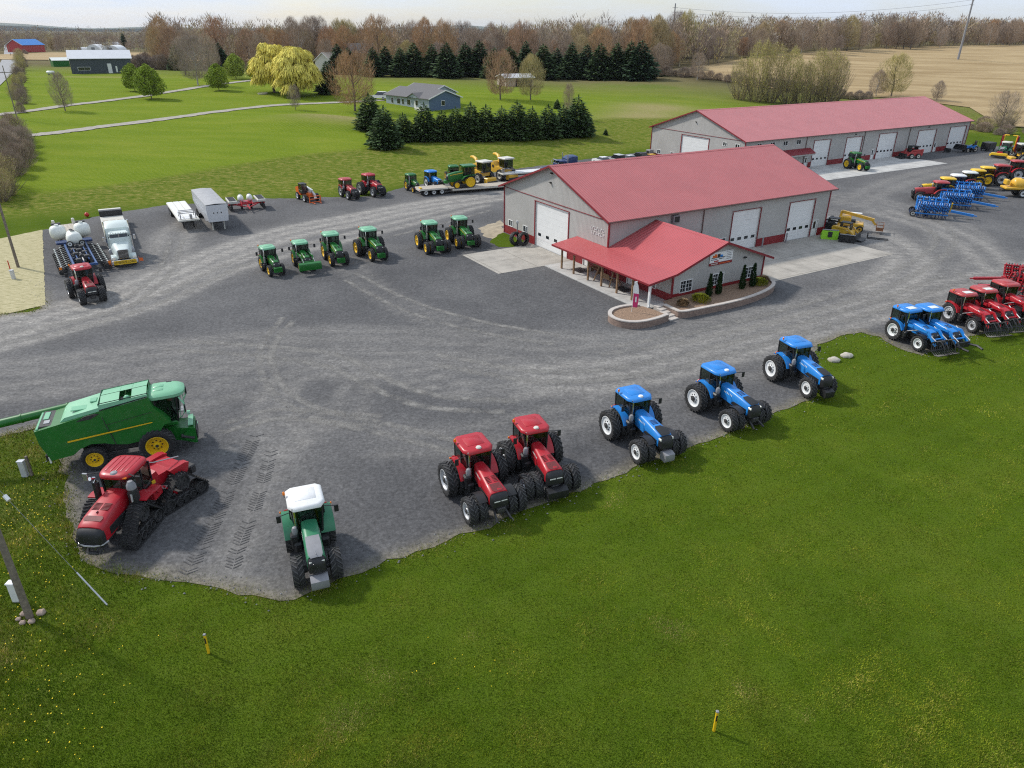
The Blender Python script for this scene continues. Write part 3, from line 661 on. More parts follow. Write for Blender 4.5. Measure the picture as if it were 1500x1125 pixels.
def add_loader(t, kind, paint, wb, xn, k, lift=.0):
    la = MB().mat(paint); px, pz = .95 * k, 1.95 * k; ex, ez = xn + .75, .95 + lift; kx, kz = xn - .25, 2.02 * k + lift * .6
    for s in (-1, 1):
        y = s * .62
        la.bar((px, y, 1.0 * k), (px, y, pz + .1), .16, .2); la.bar((px, y, pz), (kx, y, kz), .12, .22); la.bar((kx - .05, y, kz + .03), (ex, y, ez), .12, .22)
        la.mat('steel').tube([(px + .15, y, 1.25 * k), (lerp(px, kx, .6), y, lerp(pz, kz, .6) - .1)], .05, 6); la.tube([(lerp(px, kx, .75), y, kz + .18), (ex + .08, y, ez + .35)], .045, 6); la.mat(paint)
    la.tube([(lerp(kx, ex, .55), -.62, lerp(kz, ez, .55)), (lerp(kx, ex, .55), .62, lerp(kz, ez, .55))], .08, 8); la.build('loader_arm', t)
    b = MB()
    if kind == 'bucket_green' or kind == 'bucket':
        b.mat('green' if kind == 'bucket_green' else 'black'); W = 1.2
        prof = [(ex, ez + .45), (ex + .02, ez - .15), (ex + .12, ez - .38), (ex + .85, ez - .42)]
        inn = [(p[0] + .04, p[1] + (.03 if i > 1 else 0)) for i, p in enumerate(prof)]
        b.prism(prof + inn[::-1], -W, W)
        for s in (-W, W): b.prism(prof + [(ex + .35, ez + .40)], s - .02, s + .02)
        b.build('bucket', t)
    elif kind == 'dozer':                               # raised bucket turned face down in front of the bonnet
        b.mat('green'); W = 1.22
        b.prism([(ex - .1, ez + .2), (ex + .15, ez - .4), (ex + .30, ez - .42), (ex + .42, ez + .1), (ex + .36, ez + .32), (ex, ez + .42)], -W, W); b.build('bucket', t)
    elif kind == 'grapple':
        b.mat('black'); W = 1.1
        for i in range(11):
            y = lerp(-W, W, i / 10); b.tube([(ex, y, ez + .4), (ex + .1, y, ez - .3), (ex + .55, y, ez - .55), (ex + 1.0, y, ez - .45)], .045, 5)
        b.tube([(ex, -W, ez + .4), (ex, W, ez + .4)], .07, 6).tube([(ex + .1, -W, ez - .3), (ex + .1, W, ez - .3)], .07, 6); b.build('bucket', t)
        g = MB().mat('black')
        for y0 in (-.6, .6):
            for y in (y0 - .2, y0 + .2): g.tube([(ex, y, ez + .45), (ex + .5, y, ez + .65), (ex + 1.0, y, ez + .25), (ex + 1.1, y, ez - .2)], .05, 5)
        g.build('grapple_claw', t)
    else:                                               # bale squeeze
        b.mat('black'); b.box((ex, 0, ez), (.12, 1.5, .5), .03)
        for s in (-1, 1): b.tube([(ex, s * .6, ez), (ex + .6, s * .9, ez + .05), (ex + 1.3, s * .75, ez)], .09, 6)
        b.build('bale_clamp', t)

def seat_on_wheels(t, A, B, s, wr, wf, wb):             # turn and place so the two near wheel contacts stand where the photo has them
    A = Vector(A[:2]); B = Vector(B[:2]); d = B - A; loc = Vector((wb, s * (wf - wr)))
    ang = math.atan2(d.y, d.x) - math.atan2(loc.y, loc.x); rot = Matrix.Rotation(ang, 2)
    mid = (A + B) / 2 - rot @ ((Vector((0, s * wr)) + Vector((wb, s * wf))) / 2)
    t.location = (mid.x, mid.y, hz(mid.x, mid.y) + .035); t.rotation_euler.z = ang; return t
# ------------------------------------------------------------------ tractors along the front lawn
RED = dict(paint='red', roof='red', rim='rims', style='red', hoodw=(.30, .52), Rr=1.04, rw=.56, Fr=.80, fw=.50, wb=3.05, front_dual=True)
BLU = dict(paint='blue', roof='blue', rim='rimw', style='blue', hoodw=(.34, .47), Rr=1.04, rw=.58, Fr=.80, fw=.50, wb=3.3, dish=.35)
def wy(p):                                              # outer wheel-centre offsets of a tractor's settings
    k = p['Rr'] / 1.02; ry = p['rw'] / 2 + .62 * k; fy = p['fw'] / 2 + .62 * k
    return (ry + p['rw'] + .12 if p.get('rear_dual', True) else ry), (fy + p['fw'] + .10 if p.get('front_dual', False) else fy)
def front_row(p, label, A, B, s=-1, **kw):
    q = dict(p); q.update(kw); sc = q.pop('size', .94); t = tractor(label, **q); wr, wf = wy(q); t.scale = (sc, sc, sc)
    return seat_on_wheels(t, G(*A), G(*B), s, wr * sc, wf * sc, q['wb'] * sc)
front_row(RED, 'red dual-wheeled tractor with an open hitch and no front weight, left of its red twin', (655, 722), (690, 768), weight=('chassis', 'hitch', .8), front_fender=True)
front_row(RED, 'red dual-wheeled tractor with a black front beam, between its red twin and the blue row', (738, 688), (773, 734), weight=('black', 'block', 1.25))
front_row(BLU, 'blue tractor with front dual wheels, grey front weight and amber beacon, nearest the red pair', (888, 640), (937, 681), front_dual=True, front_fender=True, weight=('grey', 'block', .7))
front_row(BLU, 'blue tractor with front dual wheels and no weight, middle of the three by the lawn', (1012, 599), (1070, 635), front_dual=True, front_fender=True, weight=('chassis', 'hitch', .8), beacon=False)
front_row(BLU, 'blue tractor with single front wheels and black nose weight, beside the two round boulders', (1126, 556), (1184, 584), weight=('black', 'block', .8), gps=False)
def by_front(t, A, B, wb):                              # A, B: ground under the right and left front wheels as the camera sees them
    A = Vector(A[:2]); B = Vector(B[:2]); d = B - A; f = Vector((d.y, -d.x)).normalized(); m = (A + B) / 2 - f * wb
    t.location = (m.x, m.y, hz(m.x, m.y) + .035); t.rotation_euler.z = math.atan2(f.y, f.x); return t
by_front(tractor('dark green tractor with white roof and grey front ballast box, alone on the gravel', 'fgreen', 'white', 'fgreen', 1.02, .66, .80, .58, 2.95, False, False, 'fendt', (.40, .42), .80, ('grey', 'block', .85), gps=False),
         G(437, 857), G(496.5, 843), 2.95 * .93).scale = (.93, .93, .93)
# middle row of green tractors
JD = dict(paint='green', roof='pgreen', rim='rimy', style='jd', hoodw=(.34, .45), Rr=1.0, rw=.50, Fr=.76, fw=.44, wb=3.0, gps=False, dish=.6)
g = 'green tractors in the middle of the yard'
front_row(JD, 'smallest green tractor, first from the left in the green row', (386, 397), (396, 405), Rr=.84, rw=.44, Fr=.62, fw=.38, wb=2.5, rear_dual=False, roof_z=2.75, group=g, cabw=.76, weight=('green', 'slabs', .8), nose=.6, hoodw=(.3, .36))
front_row(JD, 'green tractor with a long green loader bucket raised across its bonnet', (431.5, 388.5), (443, 400), Rr=.88, rw=.46, Fr=.62, fw=.38, wb=2.55, rear_dual=False, roof_z=2.85, loader='dozer', group=g, cabw=.78, nose=.6, hoodw=(.3, .36))
front_row(JD, 'green tractor with single wheels, standing right behind the raised loader bucket', (475, 378.5), (488.5, 392), Rr=.98, rear_dual=False, group=g, weight=('green', 'slabs', .9), fw=.5, roof_z=3.15)
front_row(JD, 'green tractor alone in the row with rear dual wheels and single front wheels', (523, 374.5), (546, 383.5), group=g, weight=('green', 'slabs', .9))
front_row(JD, 'green tractor with dual wheels front and rear, left one of the pair nearest the shed', (613, 363.5), (626, 373), front_dual=True, group=g, weight=('green', 'slabs', 1.3))
front_row(JD, 'green tractor with dual wheels front and rear, beside the sandy patch at the shed corner', (656, 355), (672, 365.5), front_dual=True, group=g, weight=('green', 'slabs', 1.3))
# red tractor in front of the planter
by_front(tractor('red tractor with black front tyres hitched to the big planter with white tanks', 'red', 'red', 'rims', .90, .46, .74, .58, 2.75, True, False, 'red', (.30, .46), .75, None, gps=True, roof_z=2.95, cabw=.76), G(121, 447), G(154, 441), 2.75)
# back row
OLD = dict(gps=False, mirrors=False, beacon=False)
front_row(RED, 'faded red tractor with single wheels, beside a taller red tractor on the grass edge', (500, 288.5), (511.5, 293.5), paint='red2', roof='red2', Rr=.92, rw=.45, Fr=.70, fw=.42, wb=2.7, rear_dual=False, front_dual=False, roof_z=2.95, weight=('black', 'slabs', .8), **OLD)
front_row(RED, 'bigger red tractor with dual wheels at the grass edge, right of the faded red one', (531.5, 286), (544.5, 288.6), front_dual=False, weight=('black', 'slabs', .9), **OLD)
front_row(JD, 'old green tractor with thin front wheels, next to the blue tractor behind the lowboy trailer', (596, 279), (606, 282.8), Rr=.86, rw=.42, Fr=.48, fw=.28, wb=2.35, rear_dual=False, roof='green', roof_z=2.75, hoodw=(.3, .32), cabw=.74, nose=.5, **{k: v for k, v in OLD.items() if k != 'gps'})
front_row(BLU, 'older blue tractor parked between the old green tractor and the lowboy trailer', (624.5, 275), (637.5, 279.5), Rr=.92, rw=.45, Fr=.68, fw=.42, wb=2.6, rear_dual=False, roof_z=2.9, style='plain', hoodw=(.36, .40), **OLD)
t = front_row(JD, 'green tractor seen in part behind the tracked tractor on the lowboy trailer', (660, 270), (652, 262), s=1, rear_dual=False, Rr=.95, roof='green', roof_z=3.0, **{k: v for k, v in OLD.items() if k != 'gps'})
# on the workshop apron
front_row(JD, 'green tractor with yellow wheels on the pale workshop apron', (1238, 247), (1260, 251), rear_dual=True, roof='green', roof_z=3.2, group=None, weight=('green', 'slabs', 1.0))
# loader tractors on the right
LB = dict(BLU, Rr=.92, rw=.5, Fr=.70, fw=.46, wb=2.75, rear_dual=False, roof_z=3.0, style='plain', hoodw=(.36, .40), hatch='tank', gps=False, dish=.5, front_fender=True, nose=.7)
front_row(LB, 'blue loader tractor with black grapple bucket, first of the right-hand row by the lawn', (1303.5, 496), (1346, 515.5), loader='grapple')
front_row(LB, 'blue loader tractor with a black bale clamp, half hidden behind the first blue loader', (1335, 494.5), (1377, 514), loader='clamp', beacon=False)
LR = dict(LB, paint='red', roof='red2', rim='rims', style='plain', Rr=.95, wb=2.8, loader='grapple')
front_row(LR, 'red loader tractor with white roof hatch, right behind the blue loader with bale clamp', (1384, 470), (1426, 489))
front_row(LR, 'red loader tractor with white roof hatch, squeezed between two other red tractors', (1413, 464), (1455, 483), loader='grapple', beacon=False)
front_row(LR, 'red tractor with a plain pink-red roof, last cab before the red folded harrow', (1443, 456), (1486, 475), hatch=None, loader='bucket', Rr=1.0, beacon=False, roof_z=3.15)
# row facing left at the far right
WK = dict(paint='red2', roof='red2', rim='rims', style='plain', Rr=.95, rw=.5, Fr=.70, fw=.44, wb=2.8, rear_dual=False, gps=False, mirrors=False, beacon=False, hoodw=(.36, .42), roof_z=3.0)
row = [(1382, 283, 'red2', 'red2', 'red tractor with its long bonnet beside the folded blue cultivators, first of its row'), (1392, 277, 'yellow', 'yellow', 'tractor with a yellow roof next to the first red one of the far row'),
       (1407, 272, 'red2', 'white', 'red tractor with a bright white roof in the far row'), (1424, 267, 'red2', 'tank', 'red tractor with a cream roof right behind the white-roofed one'),
       (1436, 263.5, 'yellow', 'yellow', 'yellow-roofed tractor with yellow wheels, first of the yellow pair'), (1450, 259, 'yellow', 'yellow', 'yellow-roofed tractor between a yellow one and a big red one'),
       (1470, 258, 'red', 'red2', 'large red tractor with round fenders behind the yellow pair'), (1494, 251, 'red', 'red2', 'large red tractor with round fenders at the far end of the row')]
for i, (x, y, p, r, lab) in enumerate(row):
    t = tractor(lab, **dict(WK, paint=p, roof=r, group='tractors parked in a row facing the workshop', rim='rimy' if p == 'yellow' else 'rims', Rr=1.02 if p == 'red' else .93, roof_z=3.2 if p == 'red' else 2.95))
    q = G(x - 9, y + 13); t.location = (q.x, q.y, .035); t.rotation_euler.z = R(168); t.scale = (1.06,) * 3
# ------------------------------------------------------------------ crawler track: belt round a set of wheels (x, z, r)
def hull_path(circ, n=10):
    pts = []
    for x, z, r in circ:
        for k in range(n * 4): pts.append((x + r * math.cos(2 * PI * k / (n * 4)), z + r * math.sin(2 * PI * k / (n * 4))))
    pts = sorted(set(pts)); 
    def half(p):
        o = []
        for q in p:
            while len(o) > 1 and (o[-1][0] - o[-2][0]) * (q[1] - o[-2][1]) - (o[-1][1] - o[-2][1]) * (q[0] - o[-2][0]) <= 0: o.pop()
            o.append(q)
        return o
    return half(pts)[:-1] + half(pts[::-1])[:-1]
def track(parent, circ, y, w, drive, wheel_mat='chassis', loc=(0, 0, 0), extra=()):
    path = hull_path(circ); n = len(path); hw = w / 2
    def off(d):
        out = []
        for i in range(n):
            a, c = Vector(path[i - 1]), Vector(path[(i + 1) % n]); t_ = (c - a).normalized(); out.append((path[i][0] + t_.y * d, path[i][1] - t_.x * d))
        return out
    inn, out = off(-.02), off(.045); mb = MB().mat('rubber'); secs = [[(i[0], y - hw, i[1]), (o[0], y - hw, o[1]), (o[0], y + hw, o[1]), (i[0], y + hw, i[1])] for i, o in zip(inn, out)]
    mb.loft(secs + [secs[0]], cap=False)
    L = [Vector(p) for p in out]; per = 0; nxt = 0          # cross bars in a chevron
    for i in range(n):
        a, c = L[i], L[(i + 1) % n]; d = (c - a).length
        while nxt < per + d:
            f = (nxt - per) / d; p = a.lerp(c, f); t_ = (c - a).normalized(); nn = Vector((t_.y, -t_.x))
            for s in (-1, 1):
                q = lambda u, yy, v: (p.x + t_.x * u + nn.x * v, y + yy, p.y + t_.y * u + nn.y * v)
                v_ = [q(u + du, yy, vv) for u, yy in ((0, s * .02), (-.10, s * hw * .98)) for du in (-.03, .03) for vv in (-.01, .055)]
                mb.add(v_, [(0, 1, 3, 2), (4, 6, 7, 5), (0, 4, 5, 1), (2, 3, 7, 6), (1, 5, 7, 3)])
            nxt += .17
        per += d
    o = mb.build('crawler_track', parent, loc)
    for k, (x, z, r) in enumerate(list(circ) + list(extra)):
        big = k == drive; m = MB().mat(wheel_mat if r > .3 else 'chassis')
        m.lathe([(r - .03, -hw * .8), (r - .03, hw * .8), (r * .8, hw * .85), (r * .72, hw * .55), (r * .3, hw * .5), (.001, hw * .55)], 24, c=(x, y, z)); m.lathe([(r - .03, -hw * .8), (r * .7, -hw * .6), (.001, -hw * .6)], 20, c=(x, y, z))
        for j in range(6): a = 2 * PI * j / 6; m.cyl((x + r * .5 * math.cos(a), y + hw * .56, z + r * .5 * math.sin(a)), .05 * r / .3, .06, 'y', 6); m.cyl((x + r * .5 * math.cos(a), y - hw * .6, z + r * .5 * math.sin(a)), .05 * r / .3, .06, 'y', 6)
        m.build('track_wheel' if not big else 'drive_wheel', o)
    f = MB().mat('chassis'); xs = [c_[0] for c_ in circ]; zs = min(c_[1] for c_ in circ)
    f.box(((min(xs) + max(xs)) / 2, y, zs), (max(xs) - min(xs), w * .4, .22), .04); f.build('track_frame', o); return o

# ------------------------------------------------------------------ combine harvester
def combine():
    t = thing('combine_harvester', 'green combine harvester with yellow side stripe and folded unloading tube, behind the tracked tractor', 'combine harvester')
    wb = 3.32
    b = MB().mat('green')
    low = [(.95, 2.30), (.62, 2.25), (.40, 1.95), (.10, 1.62), (-.40, 1.45), (-1.5, 1.36), (-2.25, 1.52), (-2.6, 1.66), (-3.3, 1.74), (-3.85, 1.55), (-4.3, 1.22), (-5.40, 1.10)]
    up = [(-5.75, 2.2), (-5.85, 2.95), (-4.75, 3.14), (-2.45, 3.58), (.02, 4.02), (.20, 3.35), (.60, 2.88)]
    ys = 1.40
    def ring(y, sh): return [(x, y, z) for x, z in low] + [(x, y - (math.copysign(sh * (z - 2.0) / 1.6, y) if z > 2 else 0), z) for x, z in up]
    b.loft([ring(-ys, .26), ring(ys, .26)])
    b.mat('chassis').box((-1.6, 0, 1.1), (4.6, 1.6, .8), .1).cyl((0, 0, .98), .22, 2.2, 'y', 12).cyl((-wb, 0, .74), .14, 2.2, 'y', 10)
    body = b.build('body', t, smooth=28)
    st = MB().mat('yellow')
    for s in (-1, 1): st.prism([(-4.38, 2.06), (-4.38, 2.15), (.03, 2.54), (.03, 2.49)], s * (ys + .005), s * (ys + .03))
    st.build('side_stripe', t)
    sm = MB().mat('chassis')                              # panel gap, rear grille, letters
    for s in (-1, 1):
        sm.bar((-2.42, s * (ys - .02), 3.3), (-2.05, s * (ys + .012), 1.45), .05, .03)
        sm.bar((-2.3, s * (ys + .0), 2.78), (.10, s * (ys - .10), 3.12), .012, .02)
        sm.prism([(-3.75, 3.16), (-3.0, 3.22), (-2.55, 3.44), (-2.75, 3.50), (-3.3, 3.42)], s * (ys - .20), s * (ys - .165))
    sm.build('panel_gap', t)
    sn = MB().mat('yellow')
    for i in range(4): sn.box((-.35 + .09 * i, -ys - .01 + .12, 2.66), (.06, .3, .08), .003)
    # engine deck, grain tank covers
    dk = MB().mat('pgreen')
    dk.loft([[(-4.55, y, z) for y, z in ((-1.0, 3.12), (-1.0, 3.2), (1.0, 3.2), (1.0, 3.12))], [(-4.3, y, z) for y, z in ((-1.05, 3.2), (-1.0, 3.42), (1.0, 3.42), (1.05, 3.2))], [(-2.5, y, z) for y, z in ((-1.12, 3.5), (-1.05, 3.76), (1.05, 3.76), (1.12, 3.5))]])
    dk.box((-3.6, -.35, 3.60), (.8, .55, .06), .02).box((-2.9, .2, 3.72), (.35, .5, .08), .02)
    dk.build('engine_deck', t)
    gt = MB().mat('pgreen')
    z0, z1 = 3.66, 4.16
    outer = [(-2.45, -1.12), (.02, -1.12), (.02, 1.12), (-2.45, 1.12)]; inner = [(-2.55, -1.05), (.05, -1.05), (.05, 1.05), (-2.55, 1.05)]
    for i in range(4):
        a, c2, d, e = outer[i], outer[(i + 1) % 4], inner[(i + 1) % 4], inner[i]
        gt.loft([[(*a, z0 - .1 + .17 * (a[0] + 2.45)), (*c2, z0 - .1 + .17 * (c2[0] + 2.45))], [(*e, z1 - .25 + .10 * (e[0] + 2.5)), (*d, z1 - .25 + .10 * (d[0] + 2.5))]], cap=False, closed=False)
    for x0, x1 in ((-2.45, -1.45), (-.80, .0)):
        for y0, y1, k in ((-1.02, -.03, 1), (.03, 1.02, -1)): gt.add([(x0, y0, z1 - .28 + .1 * (x0 + 2.5) + (.14 if k < 0 else 0)), (x1, y0, z1 - .28 + .1 * (x1 + 2.5) + (.14 if k < 0 else 0)), (x1, y1, z1 - .28 + .1 * (x1 + 2.5) + (.14 if k > 0 else 0)), (x0, y1, z1 - .28 + .1 * (x0 + 2.5) + (.14 if k > 0 else 0))], [(0, 1, 2, 3)])
    gt.add([(-1.44, .03, 4.12), (-.81, .03, 4.18), (-.81, 1.0, 4.05), (-1.44, 1.0, 4.0)], [(0, 1, 2, 3)])
    gt.mat('chassis').box((-1.12, -.5, 3.75), (.66, 1.0, .1), .01); gt.mat('pgreen').ball((-1.1, -.45, 3.82), .2)
    gt.mat('black')
    for y in (-1.13, 1.13): gt.bar((-2.5, y, 3.62), (.02, y, 4.04), .05, .05)
    gt.tube([(-2.52, -1.08, 4.0), (-1.5, -1.14, 4.12), (-.6, -1.14, 4.2), (.08, -1.08, 4.24)], .025, 5)
    gt.build('grain_tank_cover', t, smooth=20)
    # rear chopper bay
    rb = MB().mat('chassis'); rb.box((-5.2, 0, 2.98), (.9, 2.0, .22), .03); rb.mat('pgreen').box((-5.72, 0, 3.0), (.12, 2.3, .10), .02).box((-5.4, .3, 3.10), (.28, .9, .06), .02); rb.mat('steel').box((-5.3, -.5, 3.1), (.3, .4, .05), .02); rb.build('rear_ladder_bay', t)
    ch = MB().mat('black'); ch.box((-5.5, 0, 1.15), (.45, 2.3, .5), .1); ch.mat('redlens').box((-5.5, -1.25, 1.5), (.08, .14, .3), .02).box((-5.5, 1.25, 1.5), (.08, .14, .3), .02); ch.mat('white').box((-5.48, -1.3, 1.1), (.1, .1, .4), .02); ch.build('straw_chopper', t)
    # unloading tube
    au = MB().mat('green'); au.tube([(-.4, 1.28, 3.5), (-1.0, 1.30, 3.42), (-2.7, 1.24, 3.24), (-9.6, 1.10, 2.50)], .25, 14); au.mat('black').tube([(-9.6, 1.10, 2.50), (-10.0, 1.1, 2.42), (-10.2, 1.1, 2.1)], [.26, .28, .24], 12)
    au.mat('green')
    for f in (.25, .6): p = Vector((-2.7, 1.24, 3.24)).lerp(Vector((-9.6, 1.10, 2.50)), f); au.tube([p, p + Vector((-.08, 0, -.009))], .28, 14)
    au.build('unloading_tube', t, smooth=50)
    # cab
    cb = MB().mat('green'); cb.box((.75, 0, 1.95), (1.1, 1.7, .25), .06)
    cb.mat('black')
    for x, y in ((1.45, .80), (.30, .85)):
        for s in (-1, 1): cb.bar((x - (.12 if x > 1 else 0), s * (y - .1), 2.0), (x, s * y, 3.62), .08, .08)
    cb.build('cab_frame', t)
    se = MB().mat('seat'); se.box((.6, 0, 2.5), (.5, .5, .16), .05).box((.36, 0, 2.85), (.15, .5, .65), .05); se.mat('black').tube([(1.2, 0, 2.1), (1.0, 0, 2.7)], .05); se.build('seat', t)
    gl = MB().mat('glass')
    fr0 = [(1.35 + .10 * math.cos(a) * 1.2, .72 * math.sin(a) / math.sin(R(60)), 2.05) for a in np.linspace(R(-60), R(60), 7)]; fr1 = [(x + .22, y * 1.12, 3.62) for x, y, z in fr0]
    gl.loft([fr0, fr1], cap=False, closed=False)
    for s in (-1, 1): gl.add([(.3, s * .78, 2.05), (1.38, s * .72, 2.05), (1.55, s * .82, 3.62), (.3, s * .88, 3.62)], [(0, 1, 2, 3)])
    gl.build('cab_glass', t, smooth=50)
    rf = MB().mat('pgreen')
    def rr(z, k): return [(.85 + math.copysign(abs(math.cos(a)) ** .55, math.cos(a)) * 1.02 * k + (.08 if math.cos(a) > 0 else 0), math.copysign(abs(math.sin(a)) ** .6, math.sin(a)) * (.98 - .13 * math.cos(a)) * k, z) for a in np.linspace(0, 2 * PI, 28, endpoint=False)]
    rf.loft([rr(3.60, .9), rr(3.68, 1.0), rr(3.84, 1.0), rr(3.95, .86), rr(3.99, .6)]); rf.mat('pgreen').box((.55, -.25, 3.99), (.55, .3, .03), .012).box((.55, .25, 3.99), (.55, .3, .03), .012)
    ro = rf.build('cab_roof', t, smooth=50); MB().mat('black').box((1.1, .75, 3.95), (.3, .14, .08), .03).build('roof_light', ro)
    for s in (-1, 1):
        m = MB().mat('pgreen'); m.tube([(1.6, s * .85, 3.6), (1.85, s * 1.2, 3.3), (1.8, s * 1.25, 2.75), (1.55, s * .95, 2.35)], .045, 6); m.mat('black').box((1.86, s * 1.26, 3.05), (.07, .24, .45), .03); m.build('mirror', t)
    # feeder house and platform
    fh = MB().mat('green'); fh.loft([[(x, y, z) for y, z in ((-w_, a), (-w_, c2), (w_, c2), (w_, a))] for x, w_, a, c2 in ((.3, .62, .95, 1.75), (1.5, .66, .55, 1.45), (1.95, .80, .42, 1.42), (2.12, .80, .42, 1.42))])
    fh.mat('chassis').box((2.16, 0, .9), (.06, 1.3, .6), .02).tube([(1.3, -.75, 1.0), (2.0, -.75, .75)], .12, 8); fh.mat('green').cyl((1.75, -.75, .95), .32, .14, 'y', 18).cyl((1.75, .75, .95), .32, .14, 'y', 18)
    fh.build('feeder_house', t)
    pl = MB().mat('grey'); pl.box((1.1, 1.25, 1.82), (1.1, .7, .06), .01); pl.mat('pgreen')
    for x in (.6, 1.1, 1.6): pl.tube([(x, 1.58, 1.85), (x, 1.58, 2.7)], .025, 5)
    pl.tube([(.6, 1.58, 2.7), (1.6, 1.58, 2.7)], .025, 5).box((1.9, .1, 1.55), (.3, 1.4, .08), .02)
    for i in range(4): pl.box((1.75 + .1 * i, 1.3, 1.5 - .3 * i), (.2, .5, .03), .008)
    pl.build('platform', t)
    for s in (-1, 1):
        wheel(t, 0, s * 1.28, 1.0, .78, 'rimy', .75, 22); wheel(t, -wb, s * 1.24, .74, .58, 'rimy', .6, 20)
    A, B = G(235, 675), G(144, 692); return seat_on_wheels(t, B, A, -1, 1.6, 1.5, wb)
t = combine(); _rot = t.rotation_euler.z
_o = Matrix.Rotation(_rot, 2) @ Vector((3.32, 0)); t.location.x += _o.x; t.location.y += _o.y

# ------------------------------------------------------------------ articulated tracked tractor
def tracked_articulated():
    t = thing('tracked_tractor', 'big red articulated tractor on four black rubber tracks, turned at its waist beside the combine', 'tracked tractor')
    circ = [(-1.0, .42, .37), (1.0, .42, .37), (0, 1.30, .46)]; ex = [(-.42, .30, .25), (0, .30, .25), (.42, .30, .25)]
    # front frame
    f = MB().mat('red'); f.box((1.7, 0, 1.25), (3.4, .9, .5), .05); f.mat('chassis').box((3.3, 0, .95), (.9, .8, .4), .05).cyl((1.75, 0, 1.25), .18, 2.2, 'y', 10).bar((3.6, -.4, .9), (4.05, -.3, .55), .1, .1).bar((3.6, .4, .9), (4.05, .3, .55), .1, .1).box((4.0, 0, .55), (.2, .5, .15), .04)
    f.build('front_frame', t)
    hb = MB().mat('red'); hb.loft([hood_sec(1.35, .52, .54, 2.42, 1.25), hood_sec(2.2, .56, .58, 2.36, 1.2), hood_sec(3.2, .62, .64, 2.18, 1.15), hood_sec(3.70, .62, .64, 2.04, 1.12), hood_sec(3.85, .60, .62, 1.94, 1.15)])
    ho = hb.build('bonnet', t, smooth=50)
    v = MB().mat('vent'); tp = lambda x: np.interp(x, [1.35, 2.2, 3.2, 3.7], [2.42, 2.36, 2.18, 2.04]) + .018
    for s in (-1, 1):
        for i in range(6): v.box((2.48 + .08 * i, s * .23, tp(2.48 + .08 * i)), (.05, .38, .02), .004)
    v.loft([[(x, -w_, tp(x) + .008), (x, w_, tp(x) + .008)] for x, w_ in ((3.28, .38), (3.42, .46), (3.58, .42))], cap=False, closed=False); v.mat('black').box((3.08, 0, tp(3.08) + .03), (.16, .02, .06), .005)
    v.build('bonnet_vent', ho)
    lt = MB().mat('tank')
    for s in (-1, 1):
        for i in range(4): lt.box((2.5 + .27 * i, s * (.625 + .012 * i), 1.82 - .05 * i), (.17, .02, .10), .003)
    gr = MB().mat('black'); gr.loft([hood_sec(3.80, .63, .65, 1.90, 1.0), hood_sec(4.0, .60, .62, 1.82, .98), hood_sec(4.12, .50, .52, 1.66, 1.05)]); gr.build('grille', t, smooth=50)
    bp = MB().mat('steel'); bp.tube([(3.75, -.70, 1.12), (4.05, -.58, 1.10), (4.17, -.25, 1.08), (4.17, .25, 1.08), (4.05, .58, 1.10), (3.75, .70, 1.12)], .05, 8); bp.build('bumper_bar', t)
    for s in (-1, 1):
        fe = MB().mat('red'); fe.loft([[(x, s * .58, z), (x, s * 1.52, z - .02), (x, s * 1.52, z - .08), (x, s * .58, z - .08)] for x, z in ((.35, 1.62), (.6, 1.92), (1.2, 2.02), (1.55, 1.98))]); fe.build('fender', t)
        side = MB().mat('black'); side.box((2.6, s * .655, 1.45), (1.6, .03, .42), .01); side.build('side_grille', t)
        for x, nm in ((1.75, 1),): track(t, circ, s * 1.12, .72, 2, loc=(x, 0, 0), extra=ex)
    # cab
    cb = MB().mat('black'); zf, zt = 1.85, 3.02
    cb.box((.55, 0, zf - .06), (1.75, 1.6, .14), .04)
    pil = [(1.35, .62, 1.28, .72), (.55, .82, .52, .84), (-.28, .78, -.32, .80)]
    for x0, y0, x1, y1 in pil:
        for s in (-1, 1): cb.bar((x0, s * y0, zf), (x1, s * y1, zt), .085, .085)
    cb.build('cab_frame', t)
    se = MB().mat('seat'); se.box((.35, 0, zf + .5), (.55, .55, .17), .06).box((.08, 0, zf + .9), (.16, .52, .7), .06); se.mat('black').tube([(1.1, 0, zf), (.92, 0, zf + .7)], .05); se.build('seat', t)
    gl = MB().mat('glass')
    gl.add([(1.37, -.62, zf + .02), (1.37, .62, zf + .02), (1.30, .72, zt), (1.30, -.72, zt)], [(0, 1, 2, 3)])
    gl.add([(-.30, -.78, zf + .3), (-.30, .78, zf + .3), (-.34, .80, zt), (-.34, -.80, zt)], [(0, 1, 2, 3)])
    for s in (-1, 1):
        gl.add([(1.35, s * .64, zf), (.55, s * .84, zf), (.52, s * .86, zt), (1.28, s * .74, zt)], [(0, 1, 2, 3)]); gl.add([(.55, s * .84, zf), (-.28, s * .80, zf + .2), (-.32, s * .82, zt), (.52, s * .86, zt)], [(0, 1, 2, 3)])
    gl.build('cab_glass', t, smooth=0)
    rf = MB().mat('red')
    def rr(z, k): return [(.53 + math.copysign(abs(math.cos(a)) ** .5, math.cos(a)) * 1.02 * k, math.copysign(abs(math.sin(a)) ** .5, math.sin(a)) * (.86 - .05 * math.cos(a)) * k, z - .34) for a in np.linspace(0, 2 * PI, 28, endpoint=False)]
    rf.loft([rr(3.34, .93), rr(3.40, 1.0), rr(3.52, 1.0), rr(3.60, .93), rr(3.63, .7)])
    for i in range(5): rf.box((.45, -.52 + .26 * i, 3.292), (1.35, .05, .03), .012)
    ro = rf.build('cab_roof', t, smooth=50); MB().mat('grey').lathe([(.001, .09), (.14, .07), (.2, .0)], 14, 'z', c=(1.26, 0, 3.26)).build('gps_receiver', ro)
    al = MB().mat('amber').box((1.44, .58, 3.12), (.12, .26, .08), .03); al.build('roof_light', ro)
